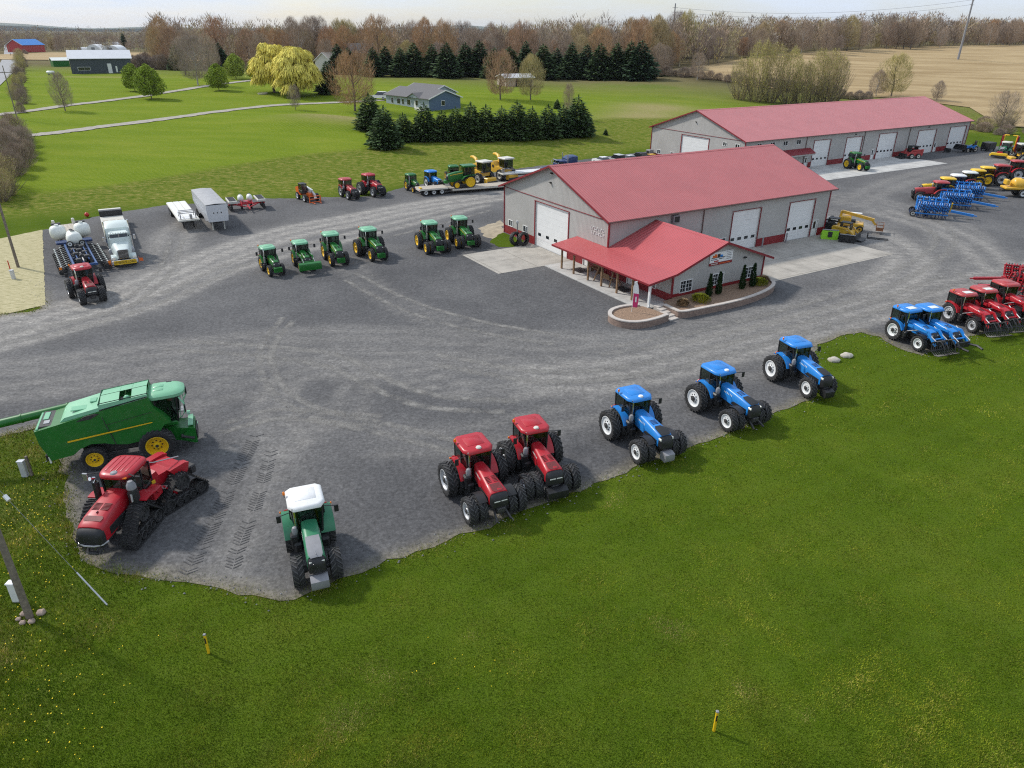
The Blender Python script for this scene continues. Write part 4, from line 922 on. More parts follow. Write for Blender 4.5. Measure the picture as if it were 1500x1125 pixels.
    ex_ = MB().mat('black'); ex_.tube([(1.55, -.92, 1.8), (1.50, -.92, 2.85)], .16, 10); ex_.mat('chrome').tube([(1.5, -.92, 2.85), (1.5, -.95, 3.05), (1.7, -1.0, 3.15)], .10, 8); ex_.build('exhaust', t)
    ac = MB().mat('grey'); ac.lathe([(.001, .32), (.12, .3), (.16, .2), (.22, .12), (.24, -.1), (.18, -.18)], 14, 'z', c=(1.52, .90, 2.72)); ac.mat('black').lathe([(.2, -.15), (.27, -.4), (.27, -1.1), (.001, -1.1)], 14, 'z', c=(1.50, .90, 2.72)); ac.mat('steel').tube([(1.75, .95, 2.4), (1.85, 1.0, 2.05), (1.6, 1.02, 1.95), (1.4, 1.0, 2.1)], .06, 8); ac.build('air_cleaner', t)
    sp = MB().mat('red'); sp.box((.25, 1.10, 1.50), (.75, .55, .5), .04); sp.mat('chassis')
    for i in range(4): sp.mat('steel').box((-.35 - .22 * i, 1.15, 1.42 - .27 * i), (.3, .62, .05), .015)
    sp.mat('red').bar((-.15, 1.42, 1.62), (-1.15, 1.44, .5), .06, .1).bar((-.15, .86, 1.62), (-1.15, .86, .5), .06, .1); sp.build('step', t)
    m = MB().mat('black')
    for s in (-1, 1):
        m = MB().mat('black'); m.tube([(1.25, s * .75, 3.25), (1.5, s * 1.2, 3.3)], .03, 5); m.mat('steel' if s < 0 else 'black').box((1.5, s * 1.35, 3.12), (.1, .26, .42), .04); m.build('mirror', t)
    # rear frame, turned about the waist
    tw = R(-24); r = MB().mat('red'); r.box((-1.5, 0, 1.25), (2.6, .9, .55), .06)
    r.prism([(-.55, 1.55), (-.5, 2.15), (-.9, 2.25), (-1.0, 1.95), (-1.7, 1.95), (-1.8, 2.05), (-2.4, 2.0), (-2.55, 1.5), (-2.3, 1.35), (-1.0, 1.35)], -.62, .62)
    for s in (-1, 1): r.prism([(-1.35, 2.12), (-1.7, 1.6), (-2.4, 1.6), (-2.55, 2.05), (-2.3, 2.15)], s * .66, s * 1.08)
    r.mat('chassis').cyl((-1.75, 0, 1.25), .18, 2.2, 'y', 10).box((-3.2, 0, 1.0), (.4, .8, .5), .06); r.mat('steel').tube([(-.6, .5, 2.9), (-1.0, .4, 2.65), (-2.4, .5, 2.3)], .035, 6); r.mat('yellow').box((-.62, .66, 1.75), (.2, .05, .2), .03)
    ro_ = r.build('rear_frame', t, rz=tw)
    fx = MB().mat('chassis').cyl((-.1, 0, 1.2), .35, .7, 'z', 14); fx.build('waist_joint', t)
    for s in (-1, 1):
        o = track(t, circ, s * 1.12, .72, 2, loc=Matrix.Rotation(tw, 3, 'Z') @ Vector((-1.75, 0, 0)), extra=ex); o.rotation_euler.z = tw
    t.location = (-19.5, 31.05, .035); t.rotation_euler.z = R(-94); return t
tracked_articulated()

# ------------------------------------------------------------------ planter with white tanks
def planter():
    t = thing('planter', 'long blue folded planter with white tanks and dark row units, hitched behind the red tractor', 'planter')
    f = MB().mat('navy'); bl = 'pblue'
    f.tube([(.2, -.3, .8), (-4.5, 0, .9), (-14.5, 0, 1.1)], .14, 6).mat(bl); f.tube([(-4.0, -1.0, 1.15), (-14.0, -1.0, 1.15)], .13, 6).tube([(-4.0, 1.0, 1.15), (-14.0, 1.0, 1.15)], .13, 6)
    for x in (-4.2, -7.5, -10.5, -13.0): f.box((x, 0, 1.15), (.22, 2.2, .22), .03)
    f.tube([(-5, -.5, 1.5), (-10, -.5, 1.6)], .06, 6).tube([(-5, .5, 1.5), (-10, .5, 1.6)], .06, 6); f.mat('navy').box((-14.6, 0, 1.3), (1.2, 3.6, .22), .05).box((-10, 0, .9), (3.4, 1.2, .4), .06)
    f.mat('chassis')
    for i in range(11): f.box((-5.2 - .75 * i, (-.45, .4, 0)[i % 3], 1.45 + .1 * (i % 2)), (.55, .5, .4), .06).tube([(-5.2 - .75 * i, -.9, 1.3), (-5.5 - .75 * i, 0, 1.75), (-5.2 - .75 * i, .9, 1.3)], .05, 5)
    f.mat('steel').tube([(-5, 0, 1.35), (-8.5, 0, 1.45)], .09, 8); f.build('frame', t)
    for s in (-1, 1):
        for i in range(11):
            x = -5.4 - .78 * i; u = MB().mat('chassis'); y = s * 1.15
            u.bar((x, y, 1.1), (x, y + s * 1.0, .75), .14, .16); u.lathe([(.28, -.03), (.28, .03), (.001, .03)], 14, 'x', c=(x, y + s * .75, .32)); u.lathe([(.28, -.03), (.001, -.03)], 14, 'x', c=(x, y + s * .75, .32))
            u.box((x + .18, y + s * .85, .62), (.3, .34, .42), .06); u.mat('tank').ball((x, y + s * .98, .95), .10, 8).ball((x + .1, y + s * .45, 1.08), .07, 8); u.mat('chassis').cyl((x - .2, y + s * 1.05, .30), .26, .12, 'x', 12)
            u.build('row_unit', t)
    def tank(x, y, z, r, ln, ax):
        k = MB().mat('tank'); pr = [(.001, -ln / 2), (r * .55, -ln / 2 + .05), (r * .85, -ln / 2 + .22), (r, -ln / 2 + .5), (r, ln / 2 - .5), (r * .85, ln / 2 - .22), (r * .55, ln / 2 - .05), (.001, ln / 2)]
        k.lathe(pr, 28, ax, c=(x, y, z)); k.lathe([(.22, 0), (.22, .12), (.001, .14)], 14, 'z', c=(x, y, z + r - .03)); o = k.build('tank', t, smooth=60)
        c = MB().mat('chassis'); c.box((x - (.35 if ax == 'y' else 0), y, z + r + .06), (.5, .95, .18), .05) if ax == 'y' else c.cyl((x, y, z + r + .1), .2, .1, 'z', 12); c.build('tank_lid', o)
    tank(-17.2, -1.22, 1.9, .82, 1.7, 'y'); tank(-17.2, 1.22, 1.9, .82, 1.7, 'y'); tank(-13.0, 0, 1.95, .76, 2.0, 'x'); tank(-15.6, 0, 1.7, .6, 1.6, 'x')
    for y in (-.6, .6): w_ = wheel(t, -11.7, y, .34, .2, 'rimw', .4, 1, False); w_.location.z = 1.7; w_.rotation_euler.z += R(90)
    for y in (-1.1, 1.1): wheel(t, -9.6, y * .6, .5, .3, 'rimw', .4, 14); wheel(t, -17, y, .5, .35, 'rimw', .4, 14)
    pass
    for y in (-2.25, 2.25): MB().mat('amber').box((-5.0, y, .9), (.05, .26, .26), .01).build('reflector', t)
    return t
pt = planter(); tr_ = [o for o in COL.objects if o.get('label', '').startswith('red tractor with black front tyres')][0]
a_ = tr_.rotation_euler.z; fwd = Vector((math.cos(a_), math.sin(a_))); lft = Vector((-fwd.y, fwd.x)); q = tr_.location.xy - fwd * 1.2 + lft * .95 - fwd * 1.2
pt.location = (q.x, q.y, .035); pt.rotation_euler.z = a_ - R(3.6)
PLROT = a_
def by_line(t, front, back, half=0):                    # front, back: world points of the thing's x axis
    d = Vector(front[:2]) - Vector(back[:2]); t.location = (front[0], front[1], .035 + hz(front[0], front[1])); t.rotation_euler.z = math.atan2(d.y, d.x); return t
def wagon():
    t = thing('flat_wagon', 'cream wooden flatbed wagon with stakes, behind the white planter tanks', 'wagon'); d = MB().mat('offw')
    d.box((-2.2, 0, 1.45), (4.4, 2.5, .12), .02); d.mat('deck')
    for i in range(6): d.box((-2.2, -1.05 + .42 * i, 1.53), (4.3, .34, .04), .01)
    d.build('bed', t)
    for y in (-1.05, 1.05): MB().mat('offw').box((-4.2, y, 1.85), (.4, .3, .7), .05).build('stake', t)
    c = MB().mat('chassis').box((-2.2, 0, 1.2), (4.0, 1.0, .25), .04); c.build('chassis', t)
    for x in (-.8, -3.6):
        for y in (-1.1, 1.1): wheel(t, x, y, .48, .3, 'rimw', .4, 1, False)
    return t
w_ = wagon(); qb = q - fwd * 18.4 + lft * 1.2; w_.location = (qb.x, qb.y, .035); w_.rotation_euler.z = a_

# ------------------------------------------------------------------ semi truck and trailers
def truck(label, body, y_sign=True, L=9.0):
    t = thing('semi_truck', label, 'truck'); z = .55
    c = MB().mat('chassis').box((-L / 2 - .3, 0, .85), (L - .6, .9, .28), .03).box((-L + .8, 0, 1.1), (1.1, 1.0, .12), .03); c.build('chassis', t)
    hd = MB().mat(body); hd.loft([hood_sec(-2.9, .80, .95, 2.15, .9), hood_sec(-1.8, .72, .85, 2.05, .9), hood_sec(-.5, .60, .66, 1.88, .85), hood_sec(-.38, .56, .60, 1.82, .9)]); hd.build('bonnet', t, smooth=50)
    g = MB().mat('black').box((-.36, 0, 1.32), (.10, .95, .92), .06); g.mat('chrome').box((-.31, 0, 1.82), (.06, 1.05, .06), .02)
    for i in range(9): g.box((-.30, -.4 + .1 * i, 1.32), (.02, .025, .85), .004)
    g.build('grille', t)
    for s in (-1, 1):
        fe = MB().mat(body); fe.loft([[(-1.15 + q_ * math.cos(a), s * yy, .52 + q_ * math.sin(a)) for q_, yy in ((.68, .62), (.68, 1.18), (.60, 1.22), (.60, .62))] for a in np.linspace(R(5), R(165), 10)]); fe.box((-.42, s * .98, .95), (.35, .42, .40), .12); fe.build('fender', t, smooth=50)
        MB().mat('lamp').box((-.24, s * .98, .98), (.08, .3, .22), .05).build('headlight', t)
        st = MB().mat('chrome').tube([(-4.75, s * 1.2, .9), (-4.75, s * 1.2, 4.0)], .09, 8); st.build('exhaust', t)
        MB().mat('alu').lathe([(.001, -.7), (.34, -.66), (.34, .66), (.001, .7)], 18, 'x', c=(-4.9, s * .95, .75)).build('fuel_tank', t)
        m = MB().mat('black').tube([(-2.95, s * 1.05, 2.75), (-2.9, s * 1.4, 2.7)], .025, 5); m.mat('chrome').box((-2.88, s * 1.48, 2.5), (.1, .22, .5), .04); m.build('mirror', t)
    bp = MB().mat('alu').box((-.05, 0, .62), (.30, 2.5, .38), .08); bp.build('bumper', t)
    cab = MB().mat(body); cab.box((-3.7, 0, 1.75), (1.7, 2.0, 1.7), .12).box((-3.85, 0, 2.72), (1.35, 1.9, .5), .2); cab.build('cab', t)
    sl = MB().mat(body); sl.box((-5.65, 0, 2.0), (2.1, 2.4, 2.2), .15); sl.loft([[(x, y_, z_) for y_, z_ in ((-1.2, 3.0), (-1.15, zz - .12), (-.9, zz), (.9, zz), (1.15, zz - .12), (1.2, 3.0))] for x, zz in ((-4.65, 3.25), (-5.1, 3.55), (-5.7, 3.68), (-6.65, 3.66))]); sl.build('sleeper', t, smooth=45)
    vs_ = MB().mat(body).box((-3.05, 0, 3.0), (.5, 1.9, .10), .04)
    for i in range(7): vs_.mat('lamp').box((-2.85, -.75 + .25 * i, 3.08), (.1, .1, .1), .03)
    vs_.build('sun_visor', t)
    ws = MB().mat('pane'); ws.add([(-2.86, -.86, 2.28), (-2.86, .86, 2.28), (-3.02, .84, 2.92), (-3.02, -.84, 2.92)], [(0, 1, 2, 3)])
    for s in (-1, 1): ws.box((-3.6, s * 1.0, 2.5), (.9, .03, .55), .01)
    ws.mat('chrome').box((-2.92, 0, 2.6), (.05, .05, .62), .01); ws.build('windshield', t)
    for s in (-1, 1):
        wheel(t, -1.15, s * 1.0, .52, .30, 'alu', .3, 1, False)
        for x in (-L + .2, -L + 1.5): wheel(t, x, s * .95, .52, .55, 'alu', .7, 1, False)
    return t
sm = truck('pale mint semi truck with a sleeper, black grille and yellow warning sign across its bumper', 'mint')
by_line(sm, G(185.5, 392), G(162.5, 318))
def add_text(parent, body, size, loc, rot, mat, name='lettering', width=None):
    cu = bpy.data.curves.new('lettering', 'FONT'); cu.body = body; cu.size = size; cu.align_x = 'CENTER'; cu.align_y = 'CENTER'; cu.extrude = .006
    tmp = bpy.data.objects.new('tmp', cu); dg = bpy.context.evaluated_depsgraph_get(); COL.objects.link(tmp); bpy.context.view_layer.update()
    me = bpy.data.meshes.new_from_object(tmp.evaluated_get(bpy.context.evaluated_depsgraph_get())); bpy.data.objects.remove(tmp); me.materials.clear(); me.materials.append(M[mat])
    o = link(name, me, parent, loc); o.rotation_euler = rot
    if width:
        wd = max(v.co.x for v in me.vertices) - min(v.co.x for v in me.vertices); o.scale = (width / wd, 1, 1)
    return o
sg = MB().mat('yellow').box((.16, 0, .62), (.04, 2.15, .44), .01).build('warning_sign', sm)
add_text(sg, 'OVERSIZE LOAD', .34, (.19, 0, .62), (R(90), 0, R(90)), 'black', width=2.0)
for s in (-1, 1):
    fl = MB().mat('orange').add([(.1, s * 1.4, .55), (.1, s * 1.75, .5), (.1, s * 1.72, .85), (.1, s * 1.38, .9)], [(0, 1, 2, 3)]).box((.1, s * 1.36, .7), (.03, .03, .7), .005); fl.build('warning_flag', sm)
def deck_trailer():
    t = thing('deck_trailer', 'white and rust-stained lowboy trailer with a black bulkhead, coupled to the mint semi truck', 'trailer')
    d = MB().mat('offw').box((-8.2, 0, 1.25), (14.5, 2.6, .22), .04).box((-1.2, 0, 1.7), (2.2, 1.3, .5), .1); d.mat('deck')
    for i in range(3): d.box((-6.2, -.8 + .8 * i, 1.375), (8.5, .6, .03), .008)
    d.build('bed', t); MB().mat('black').box((-13.2, 0, 1.72), (.9, 2.62, .7), .04).build('bulkhead', t); r = MB().mat('offw').box((-14.7, 0, 1.75), (1.8, 2.6, .12), .03); r.build('ramp', t)
    for x in (-12.5, -13.8):
        for y in (-1.0, 1.0): wheel(t, x, y, .48, .45, 'alu', .7, 1, False)
    return t
dt = deck_trailer(); fr = Vector(sm.location); d_ = Vector((math.cos(sm.rotation_euler.z), math.sin(sm.rotation_euler.z), 0)); dt.location = fr - d_ * 7.4; dt.rotation_euler.z = sm.rotation_euler.z
def flat_trailer():
    t = thing('flatbed_trailer', 'white flatbed trailer with a grey pipe rack on its front end', 'trailer')
    d = MB().mat('offw').box((-6, 0, 1.30), (12, 2.5, .2), .03)
    for i in range(3): d.mat('white').box((-6.2, -.8 + .8 * i, 1.425), (11.4, .68, .04), .01)
    d.mat('chassis').box((-6, 0, 1.05), (11, 1.0, .3), .03); d.build('bed', t)
    r = MB().mat('grey')
    for y in (-.9, .9): r.tube([(-.4, y, 1.4), (-.5, y, 2.2), (-2.2, y, 2.0), (-2.4, y, 1.45)], .06, 6)
    for x in (-.5, -1.4, -2.2): r.tube([(x, -.9, 2.15), (x, .9, 2.15)], .05, 6)
    r.mat('steel').box((-.35, .3, 1.7), (.4, .3, .6), .05); r.build('pipe_rack', t)
    for s in (-.6, .6): MB().mat('black').box((-1.6, s, .62), (.14, .14, 1.2), .02).build('landing_leg', t)
    for x in (-9.4, -10.6):
        for y in (-.95, .95): wheel(t, x, y, .5, .5, 'rimw', .6, 1, False)
    return t
by_line(flat_trailer(), (-40.8, 90.1), (-46.6, 99.95))
def hopper():
    t = thing('grain_trailer', 'tall pale grey hopper grain trailer with a tarped top', 'trailer')
    b = MB().mat('alu'); b.loft([[(x, y, z) for y, z in ((-1.15, z0), (-1.27, 2.1), (-1.27, 3.3), (1.27, 3.3), (1.27, 2.1), (1.15, z0))] for x, z0 in ((0, 1.25), (-1.2, 1.2), (-3.0, .75), (-4.6, 1.15), (-6.4, 1.15), (-8.2, .75), (-10.0, 1.3), (-11.3, 1.5))])
    for i in range(16): b.box((-.5 - .7 * i, 1.28, 2.6), (.06, .04, 1.4), .01).box((-.5 - .7 * i, -1.28, 2.6), (.06, .04, 1.4), .01)
    b.mat('chassis')
    for i in range(3): b.box((.012, -.45 + .45 * i, 2.35), (.03, .12, .16), .01)
    b.build('hopper', t)
    tp = MB().mat('grey'); sec = []
    for i in range(17):
        x = -.05 - 11.2 * i / 16; rz_ = .12 * (.5 - .5 * math.cos(2 * PI * i / 3.2)); sec.append([(x, y, z) for y, z in ((-1.29, 3.28), (-1.27, 3.36), (-.6, 3.42 + rz_ * .6), (0, 3.46 + rz_), (.6, 3.42 + rz_ * .6), (1.27, 3.36), (1.29, 3.28))])
    M['tarp'] = M.get('tarp') or simple('grey_tarp', (.36, .36, .36), .6, var=.12, scale=2); tp.mats = []; tp.mat('tarp').loft(sec, cap=False, closed=False); tp.build('tarp', t, smooth=40)
    for s in (-.7, .7): MB().mat('offw').box((-.9, s, .68), (.14, .14, 1.3), .02).build('landing_leg', t)
    MB().mat('chassis').box((-5.6, 0, 1.05), (10.6, .8, .2), .03).build('chassis', t)
    for x in (-9.3, -10.5):
        for y in (-.95, .95): wheel(t, x, y, .5, .5, 'alu', .6, 1, False)
    return t
by_line(hopper(), (-37.0, 89.9), (-42.5, 99.3))
def small_planter():
    t = thing('planter', 'red folding planter with two white seed tanks, right of the hopper trailer', 'planter')
    f = MB().mat('red'); f.tube([(.3, 0, .7), (-2.6, 0, .9)], .12, 6).bar((-.6, 0, .8), (-2.6, 1.9, 1.0), .14, .14).bar((-.6, 0, .8), (-2.6, -1.9, 1.0), .14, .14).box((-2.8, 0, 1.0), (.3, 6.0, .26), .04).box((-3.8, 0, 1.1), (1.6, 1.8, .3), .05)
    for y in (-.9, .9): f.bar((-2.0, y, 1.0), (-4.4, y, 1.9), .12, .12)
    f.build('frame', t)
    for y in (-.75, .75):
        k = MB().mat('tank'); k.ball((-4.0, y, 1.75), .66, 18, (1.3, .78, 1)); o = k.build('tank', t); MB().mat('chassis').cyl((-4.2, y, 2.4), .18, .12, 'z', 12).build('tank_lid', o)
    for s in (-1, 1):
        k = MB().mat('offw').box((-3.4, s * 2.35, 1.62), (4.2, 1.35, .42), .06); k.mat('chassis')
        for i in range(6): k.box((-1.8 - .64 * i, s * 2.35, 1.86), (.34, 1.1, .05), .01)
        k.build('hopper_bank', t)
        for i in range(6):
            x = -1.95 - .58 * i; u = MB().mat('chassis').bar((x, s * 2.4, 1.4), (x, s * 2.7, .6), .12, .14).lathe([(.28, -.04), (.28, .04), (.001, .04)], 12, 'x', c=(x, s * 2.7, .32)); u.box((x + .1, s * 2.65, .75), (.26, .4, .4), .04); u.build('row_unit', t)
    for y in (-.8, .8): wheel(t, -3.6, y, .45, .32, 'rimw', .4, 14)
    return t
t = small_planter(); q = G(367, 312); t.location = (q.x, q.y, .035); t.rotation_euler.z = R(-62); t.scale = (.82, .82, .82)
# ------------------------------------------------------------------ back row: lowboy with tracked tractor, harvesters
def lowboy():
    t = thing('lowboy_trailer', 'long low plank-decked trailer on three axles under the green tracked tractor', 'trailer')
    d = MB().mat('deck'); d.box((-2.3, 0, 1.02), (4.6, 2.6, .10), .02).box((-11.5, 0, .72), (12.5, 2.6, .10), .02); d.loft([[(-4.55, y, z) for y, z in ((-1.3, .95), (-1.3, 1.07), (1.3, 1.07), (1.3, .95))], [(-5.3, y, z) for y, z in ((-1.3, .67), (-1.3, .77), (1.3, .77), (1.3, .67))]])
    d.mat('offw').box((-.02, 0, .85), (.08, 2.6, .32), .02).box((-2.3, 1.32, .92), (4.5, .06, .16), .01).box((-2.3, -1.32, .92), (4.5, .06, .16), .01).box((-11.5, -1.32, .60), (12.4, .06, .16), .01).box((-11.5, 1.32, .60), (12.4, .06, .16), .01); d.mat('chassis').box((-9, 0, .5), (17, .9, .25), .04)
    d.build('bed', t)
    for y in (-1, 1):
        MB().mat('redlens').box((.04, y * 1.0, .85), (.04, .3, .12), .02).build('tail_light', t)
        for x in (-1.0, -2.3, -3.6): wheel(t, x, y * .98, .46, .5, 'rimw', .55, 1, False)
    MB().mat('yellow').box((-.3, .55, 1.16), (.3, .9, .22), .03).build('loading_ramp', t)
    return t
lb = lowboy(); by_line(lb, G(612, 286), G(740, 276)); LBD = Vector((math.cos(lb.rotation_euler.z), math.sin(lb.rotation_euler.z), 0))
def jd_tracks():
    t = thing('tracked_tractor', 'green tractor on yellow-wheeled rubber tracks, chained on the lowboy trailer', 'tracked tractor')
    k = 1.0
    hb = MB().mat('green'); hb.loft([hood_sec(.95, .36, .40, 2.45, 1.35), hood_sec(2.2, .40, .44, 2.35, 1.3), hood_sec(3.3, .46, .50, 2.1, 1.25), hood_sec(3.5, .44, .46, 1.95, 1.3)]); ho = hb.build('bonnet', t, smooth=50)
    gr = MB().mat('black').loft([hood_sec(3.48, .45, .47, 1.95, 1.2), hood_sec(3.65, .38, .4, 1.8, 1.25)]); gr.build('grille', t)
    st = MB().mat('yellow')
    for s in (-1, 1): st.prism([(1.0, 2.16), (3.2, 1.90), (3.2, 1.97), (1.0, 2.25)], s * .475, s * .50)
    st.build('side_stripe', t)
    c = MB().mat('green'); c.box((1.4, 0, 1.15), (4.2, .7, .6), .06).box((3.75, 0, .95), (.5, .9, .5), .06); c.build('chassis', t)
    cb = MB().mat('black'); zf, zt = 1.6, 3.1; cb.box((.0, 0, zf), (1.7, 1.6, .14), .04)
    for x in (.8, 0, -.8):
        for s in (-1, 1): cb.bar((x, s * .78, zf), (x * .95, s * .80, zt), .08, .08)
    cb.build('cab_frame', t); MB().mat('seat').box((-.1, 0, 2.1), (.5, .5, .16), .05).box((-.34, 0, 2.45), (.15, .5, .6), .05).build('seat', t)
    gl = MB().mat('glass'); gl.loft([[(.82, -.7, zf), (.82, .7, zf), (-.82, .82, zf), (-.82, -.82, zf), (.82, -.7, zf)], [(.78, -.72, zt), (.78, .72, zt), (-.78, .82, zt), (-.78, -.82, zt), (.78, -.72, zt)]], cap=False, closed=False); gl.build('cab_glass', t, smooth=0)
    rf = MB().mat('green').box((0, 0, 3.2), (2.1, 1.95, .26), .1); rf.build('cab_roof', t)
    for s in (-1, 1):
        fe = MB().mat('green').loft([[(x, s * .5, z), (x, s * 1.25, z), (x, s * 1.25, z - .06), (x, s * .5, z - .06)] for x, z in ((1.6, 1.2), (1.0, 1.72), (.2, 1.9), (-.9, 1.9))]); fe.build('fender', t)
        track(t, [(0, .86, .80), (2.3, .50, .44)], s * 1.0, .6, 0, 'rimy', extra=[(.75, .28, .22), (1.2, .28, .22), (1.65, .28, .22)])
    MB().mat('black').tube([(1.1, -.62, 1.5), (1.1, -.62, 3.3)], .08, 8).build('exhaust', t); return t
t = jd_tracks(); p = lb.location - LBD * 8.4; t.location = (p.x, p.y, .81); t.rotation_euler.z = lb.rotation_euler.z
def forager(label, grp):
    t = thing('forage_harvester', label, 'forage harvester', group=grp)
    b = MB().mat('hy'); b.prism([(-3.2, 1.2), (-3.3, 2.7), (-1.4, 2.95), (-.9, 2.3), (.9, 2.1), (1.0, 1.3)], -1.25, 1.25); b.mat('black')
    for s in (-1, 1): b.box((-2.6, s * 1.26, 2.2), (.9, .04, .6), .02).cyl((-1.4, s * 1.26, 2.2), .25, .06, 'y', 14)
    b.build('body', t)
    cb = MB().mat('black'); cb.box((.6, 0, 2.0), (1.6, 1.9, .16), .04)
    for x in (1.3, -.1):
        for s in (-1, 1): cb.bar((x, s * .85, 2.0), (x * .95, s * .9, 3.5), .08, .08)
    cb.build('cab_frame', t); MB().mat('seat').box((.4, 0, 2.5), (.5, .5, .9), .1).build('seat', t)
    gl = MB().mat('glass'); gl.loft([[(1.35, -.8, 2.0), (1.35, .8, 2.0), (-.1, .88, 2.0), (-.1, -.88, 2.0), (1.35, -.8, 2.0)], [(1.3, -.85, 3.5), (1.3, .85, 3.5), (-.1, .92, 3.5), (-.1, -.92, 3.5), (1.3, -.85, 3.5)]], cap=False, closed=False); gl.build('cab_glass', t, smooth=0)
    MB().mat('offw').box((.6, 0, 3.62), (2.0, 2.15, .26), .1).build('cab_roof', t)
    sp = MB().mat('hy'); sp.tube([(-1.2, 0, 2.7), (-1.3, .1, 3.3), (-1.9, .3, 3.75), (-3.0, .6, 3.9), (-3.9, .9, 3.75)], [.32, .3, .26, .22, .2], 10); sp.build('spout', t, smooth=50)
    h_ = MB().mat('hy'); h_.box((2.2, 0, .75), (1.0, 2.0, .9), .1); h_.mat('chassis').tube([(1.7, -1.0, .95), (1.7, 1.0, .95)], .2, 10).box((2.75, 0, .5), (.3, 2.1, .4), .05); h_.build('feed_rollers', t)
    for s in (-1, 1): wheel(t, .6, s * 1.25, .95, .65, 'offw', .5, 20); wheel(t, -2.6, s * 1.15, .66, .5, 'offw', .5, 18)
    return t
t = forager('yellow forage harvester with a curved spout and cream wheels, standing behind the lowboy trailer', 'yellow forage harvesters behind the shed'); p = G(706, 268.5); t.location = (p.x, p.y, .035); t.rotation_euler.z = R(-48)
p = G(738, 263); dup(t, (p.x, p.y, .035), R(-50), 'yellow forage harvester partly hidden by the gable roof, right of the first one')
t = truck('dark blue semi truck with twin upright exhausts, hidden behind the gable roof', 'navy'); p = G(790, 262); t.location = (p.x, p.y, .035); t.rotation_euler.z = R(200)
t = flat_trailer(); t['label'] = 'white-edged trailer deck just showing beyond the shed corner, under the forage harvesters'; p = G(732, 266); t.location = (p.x, p.y, .035); t.rotation_euler.z = R(205)
# telehandler with orange carriage
def telehandler(label, body, boomm, hi=1.0, cage=True, roofm='black'):
    t = thing('telehandler', label, 'telehandler')
    c = MB().mat(body); c.box((0, .0, .95), (3.6, 1.0, .55), .08).prism([(-1.9, .8), (-1.95, 1.7), (-1.2, 1.95), (-.4, 1.4), (-.2, .8)], -.95, -.1); c.mat('chassis').box((0, 0, .7), (3.8, .8, .4), .05); c.build('chassis', t)
    b = MB().mat(boomm); b.bar((-1.75, .15, 1.85), (1.5, .15, 1.5 * hi), .36, .42); b.mat('steel').bar((1.3, .15, 1.52 * hi), (2.5, .15, 1.0 * hi), .28, .32); b.mat(boomm).bar((2.3, .15, 1.15 * hi), (2.65, .15, .6), .25, .3); b.build('boom', t)
    cb = MB().mat('black'); cb.box((.1, -.62, 1.35), (1.5, .85, .5), .06)
    for x in (-.6, .8):
        for y in (-1.0, -.25): cb.bar((x, y, 1.5), (x * .8, y, 2.45), .06, .06)
    cb.build('cab_frame', t); MB().mat('seat').box((-.1, -.62, 1.75), (.4, .4, .5), .06).build('seat', t)
    gl = MB().mat('glass').loft([[(.82, -1.02, 1.55), (.82, -.23, 1.55), (-.62, -.23, 1.55), (-.62, -1.02, 1.55), (.82, -1.02, 1.55)], [(.66, -1.0, 2.42), (.66, -.25, 2.42), (-.5, -.25, 2.42), (-.5, -1.0, 2.42), (.66, -1.0, 2.42)]], cap=False, closed=False); gl.build('cab_glass', t, smooth=0)
    MB().mat(roofm).box((.08, -.62, 2.48), (1.3, .88, .10), .04).build('cab_roof', t)
    f = MB().mat('orange' if cage else 'black')
    for y in (-.85, .85): f.box((2.75, y, .55), (.12, .12, 1.0), .02)
    for z in (.15, .6, 1.0): f.box((2.75, 0, z), (.10, 1.8, .10), .02)
    for y in (-.5, .5): f.box((3.3, y, .1), (1.1, .12, .06), .01)
    f.build('fork_carriage', t)
    for x in (-1.25, 1.25):
        for y in (-.95, .95): wheel(t, x, y, .55, .40, 'rimw', .4, 16)
    return t
t = telehandler('small orange and white telehandler with orange pallet fork, left of the back red tractors', 'orange', 'tank'); p = G(451, 293); t.location = (p.x, p.y, .035); t.rotation_euler.z = R(-52)
# ------------------------------------------------------------------ workshop front
def compact(label, paint_):
    t = tractor(label, paint_, paint_, 'offw', .55, .34, .38, .24, 1.6, False, False, 'compact', (.24, .28), .45, None, gps=False, mirrors=False, beacon=False, roof_z=2.1, cabw=.5, loader='bucket', cabglass=False)
    for ch in list(t.children):
        if ch.name.split('.')[0] in ('cab_roof', 'cab_frame', 'cab_glass', 'side_grille', 'exhaust', 'step'):
            for q_ in list(ch.children): bpy.data.objects.remove(q_)
            bpy.data.objects.remove(ch)
    rp = MB().mat('black').tube([(-.55, -.5, .9), (-.6, -.5, 2.0), (-.6, .5, 2.0), (-.55, .5, .9)], .04, 6); rp.build('roll_bar', t); return t
t = compact('small blue open tractor with a blue front loader, at the far corner of the workshop', 'blue'); p = G(1424, 222.5); t.location = (p.x, p.y, .035); t.rotation_euler.z = R(195); t.scale = (1.15,) * 3
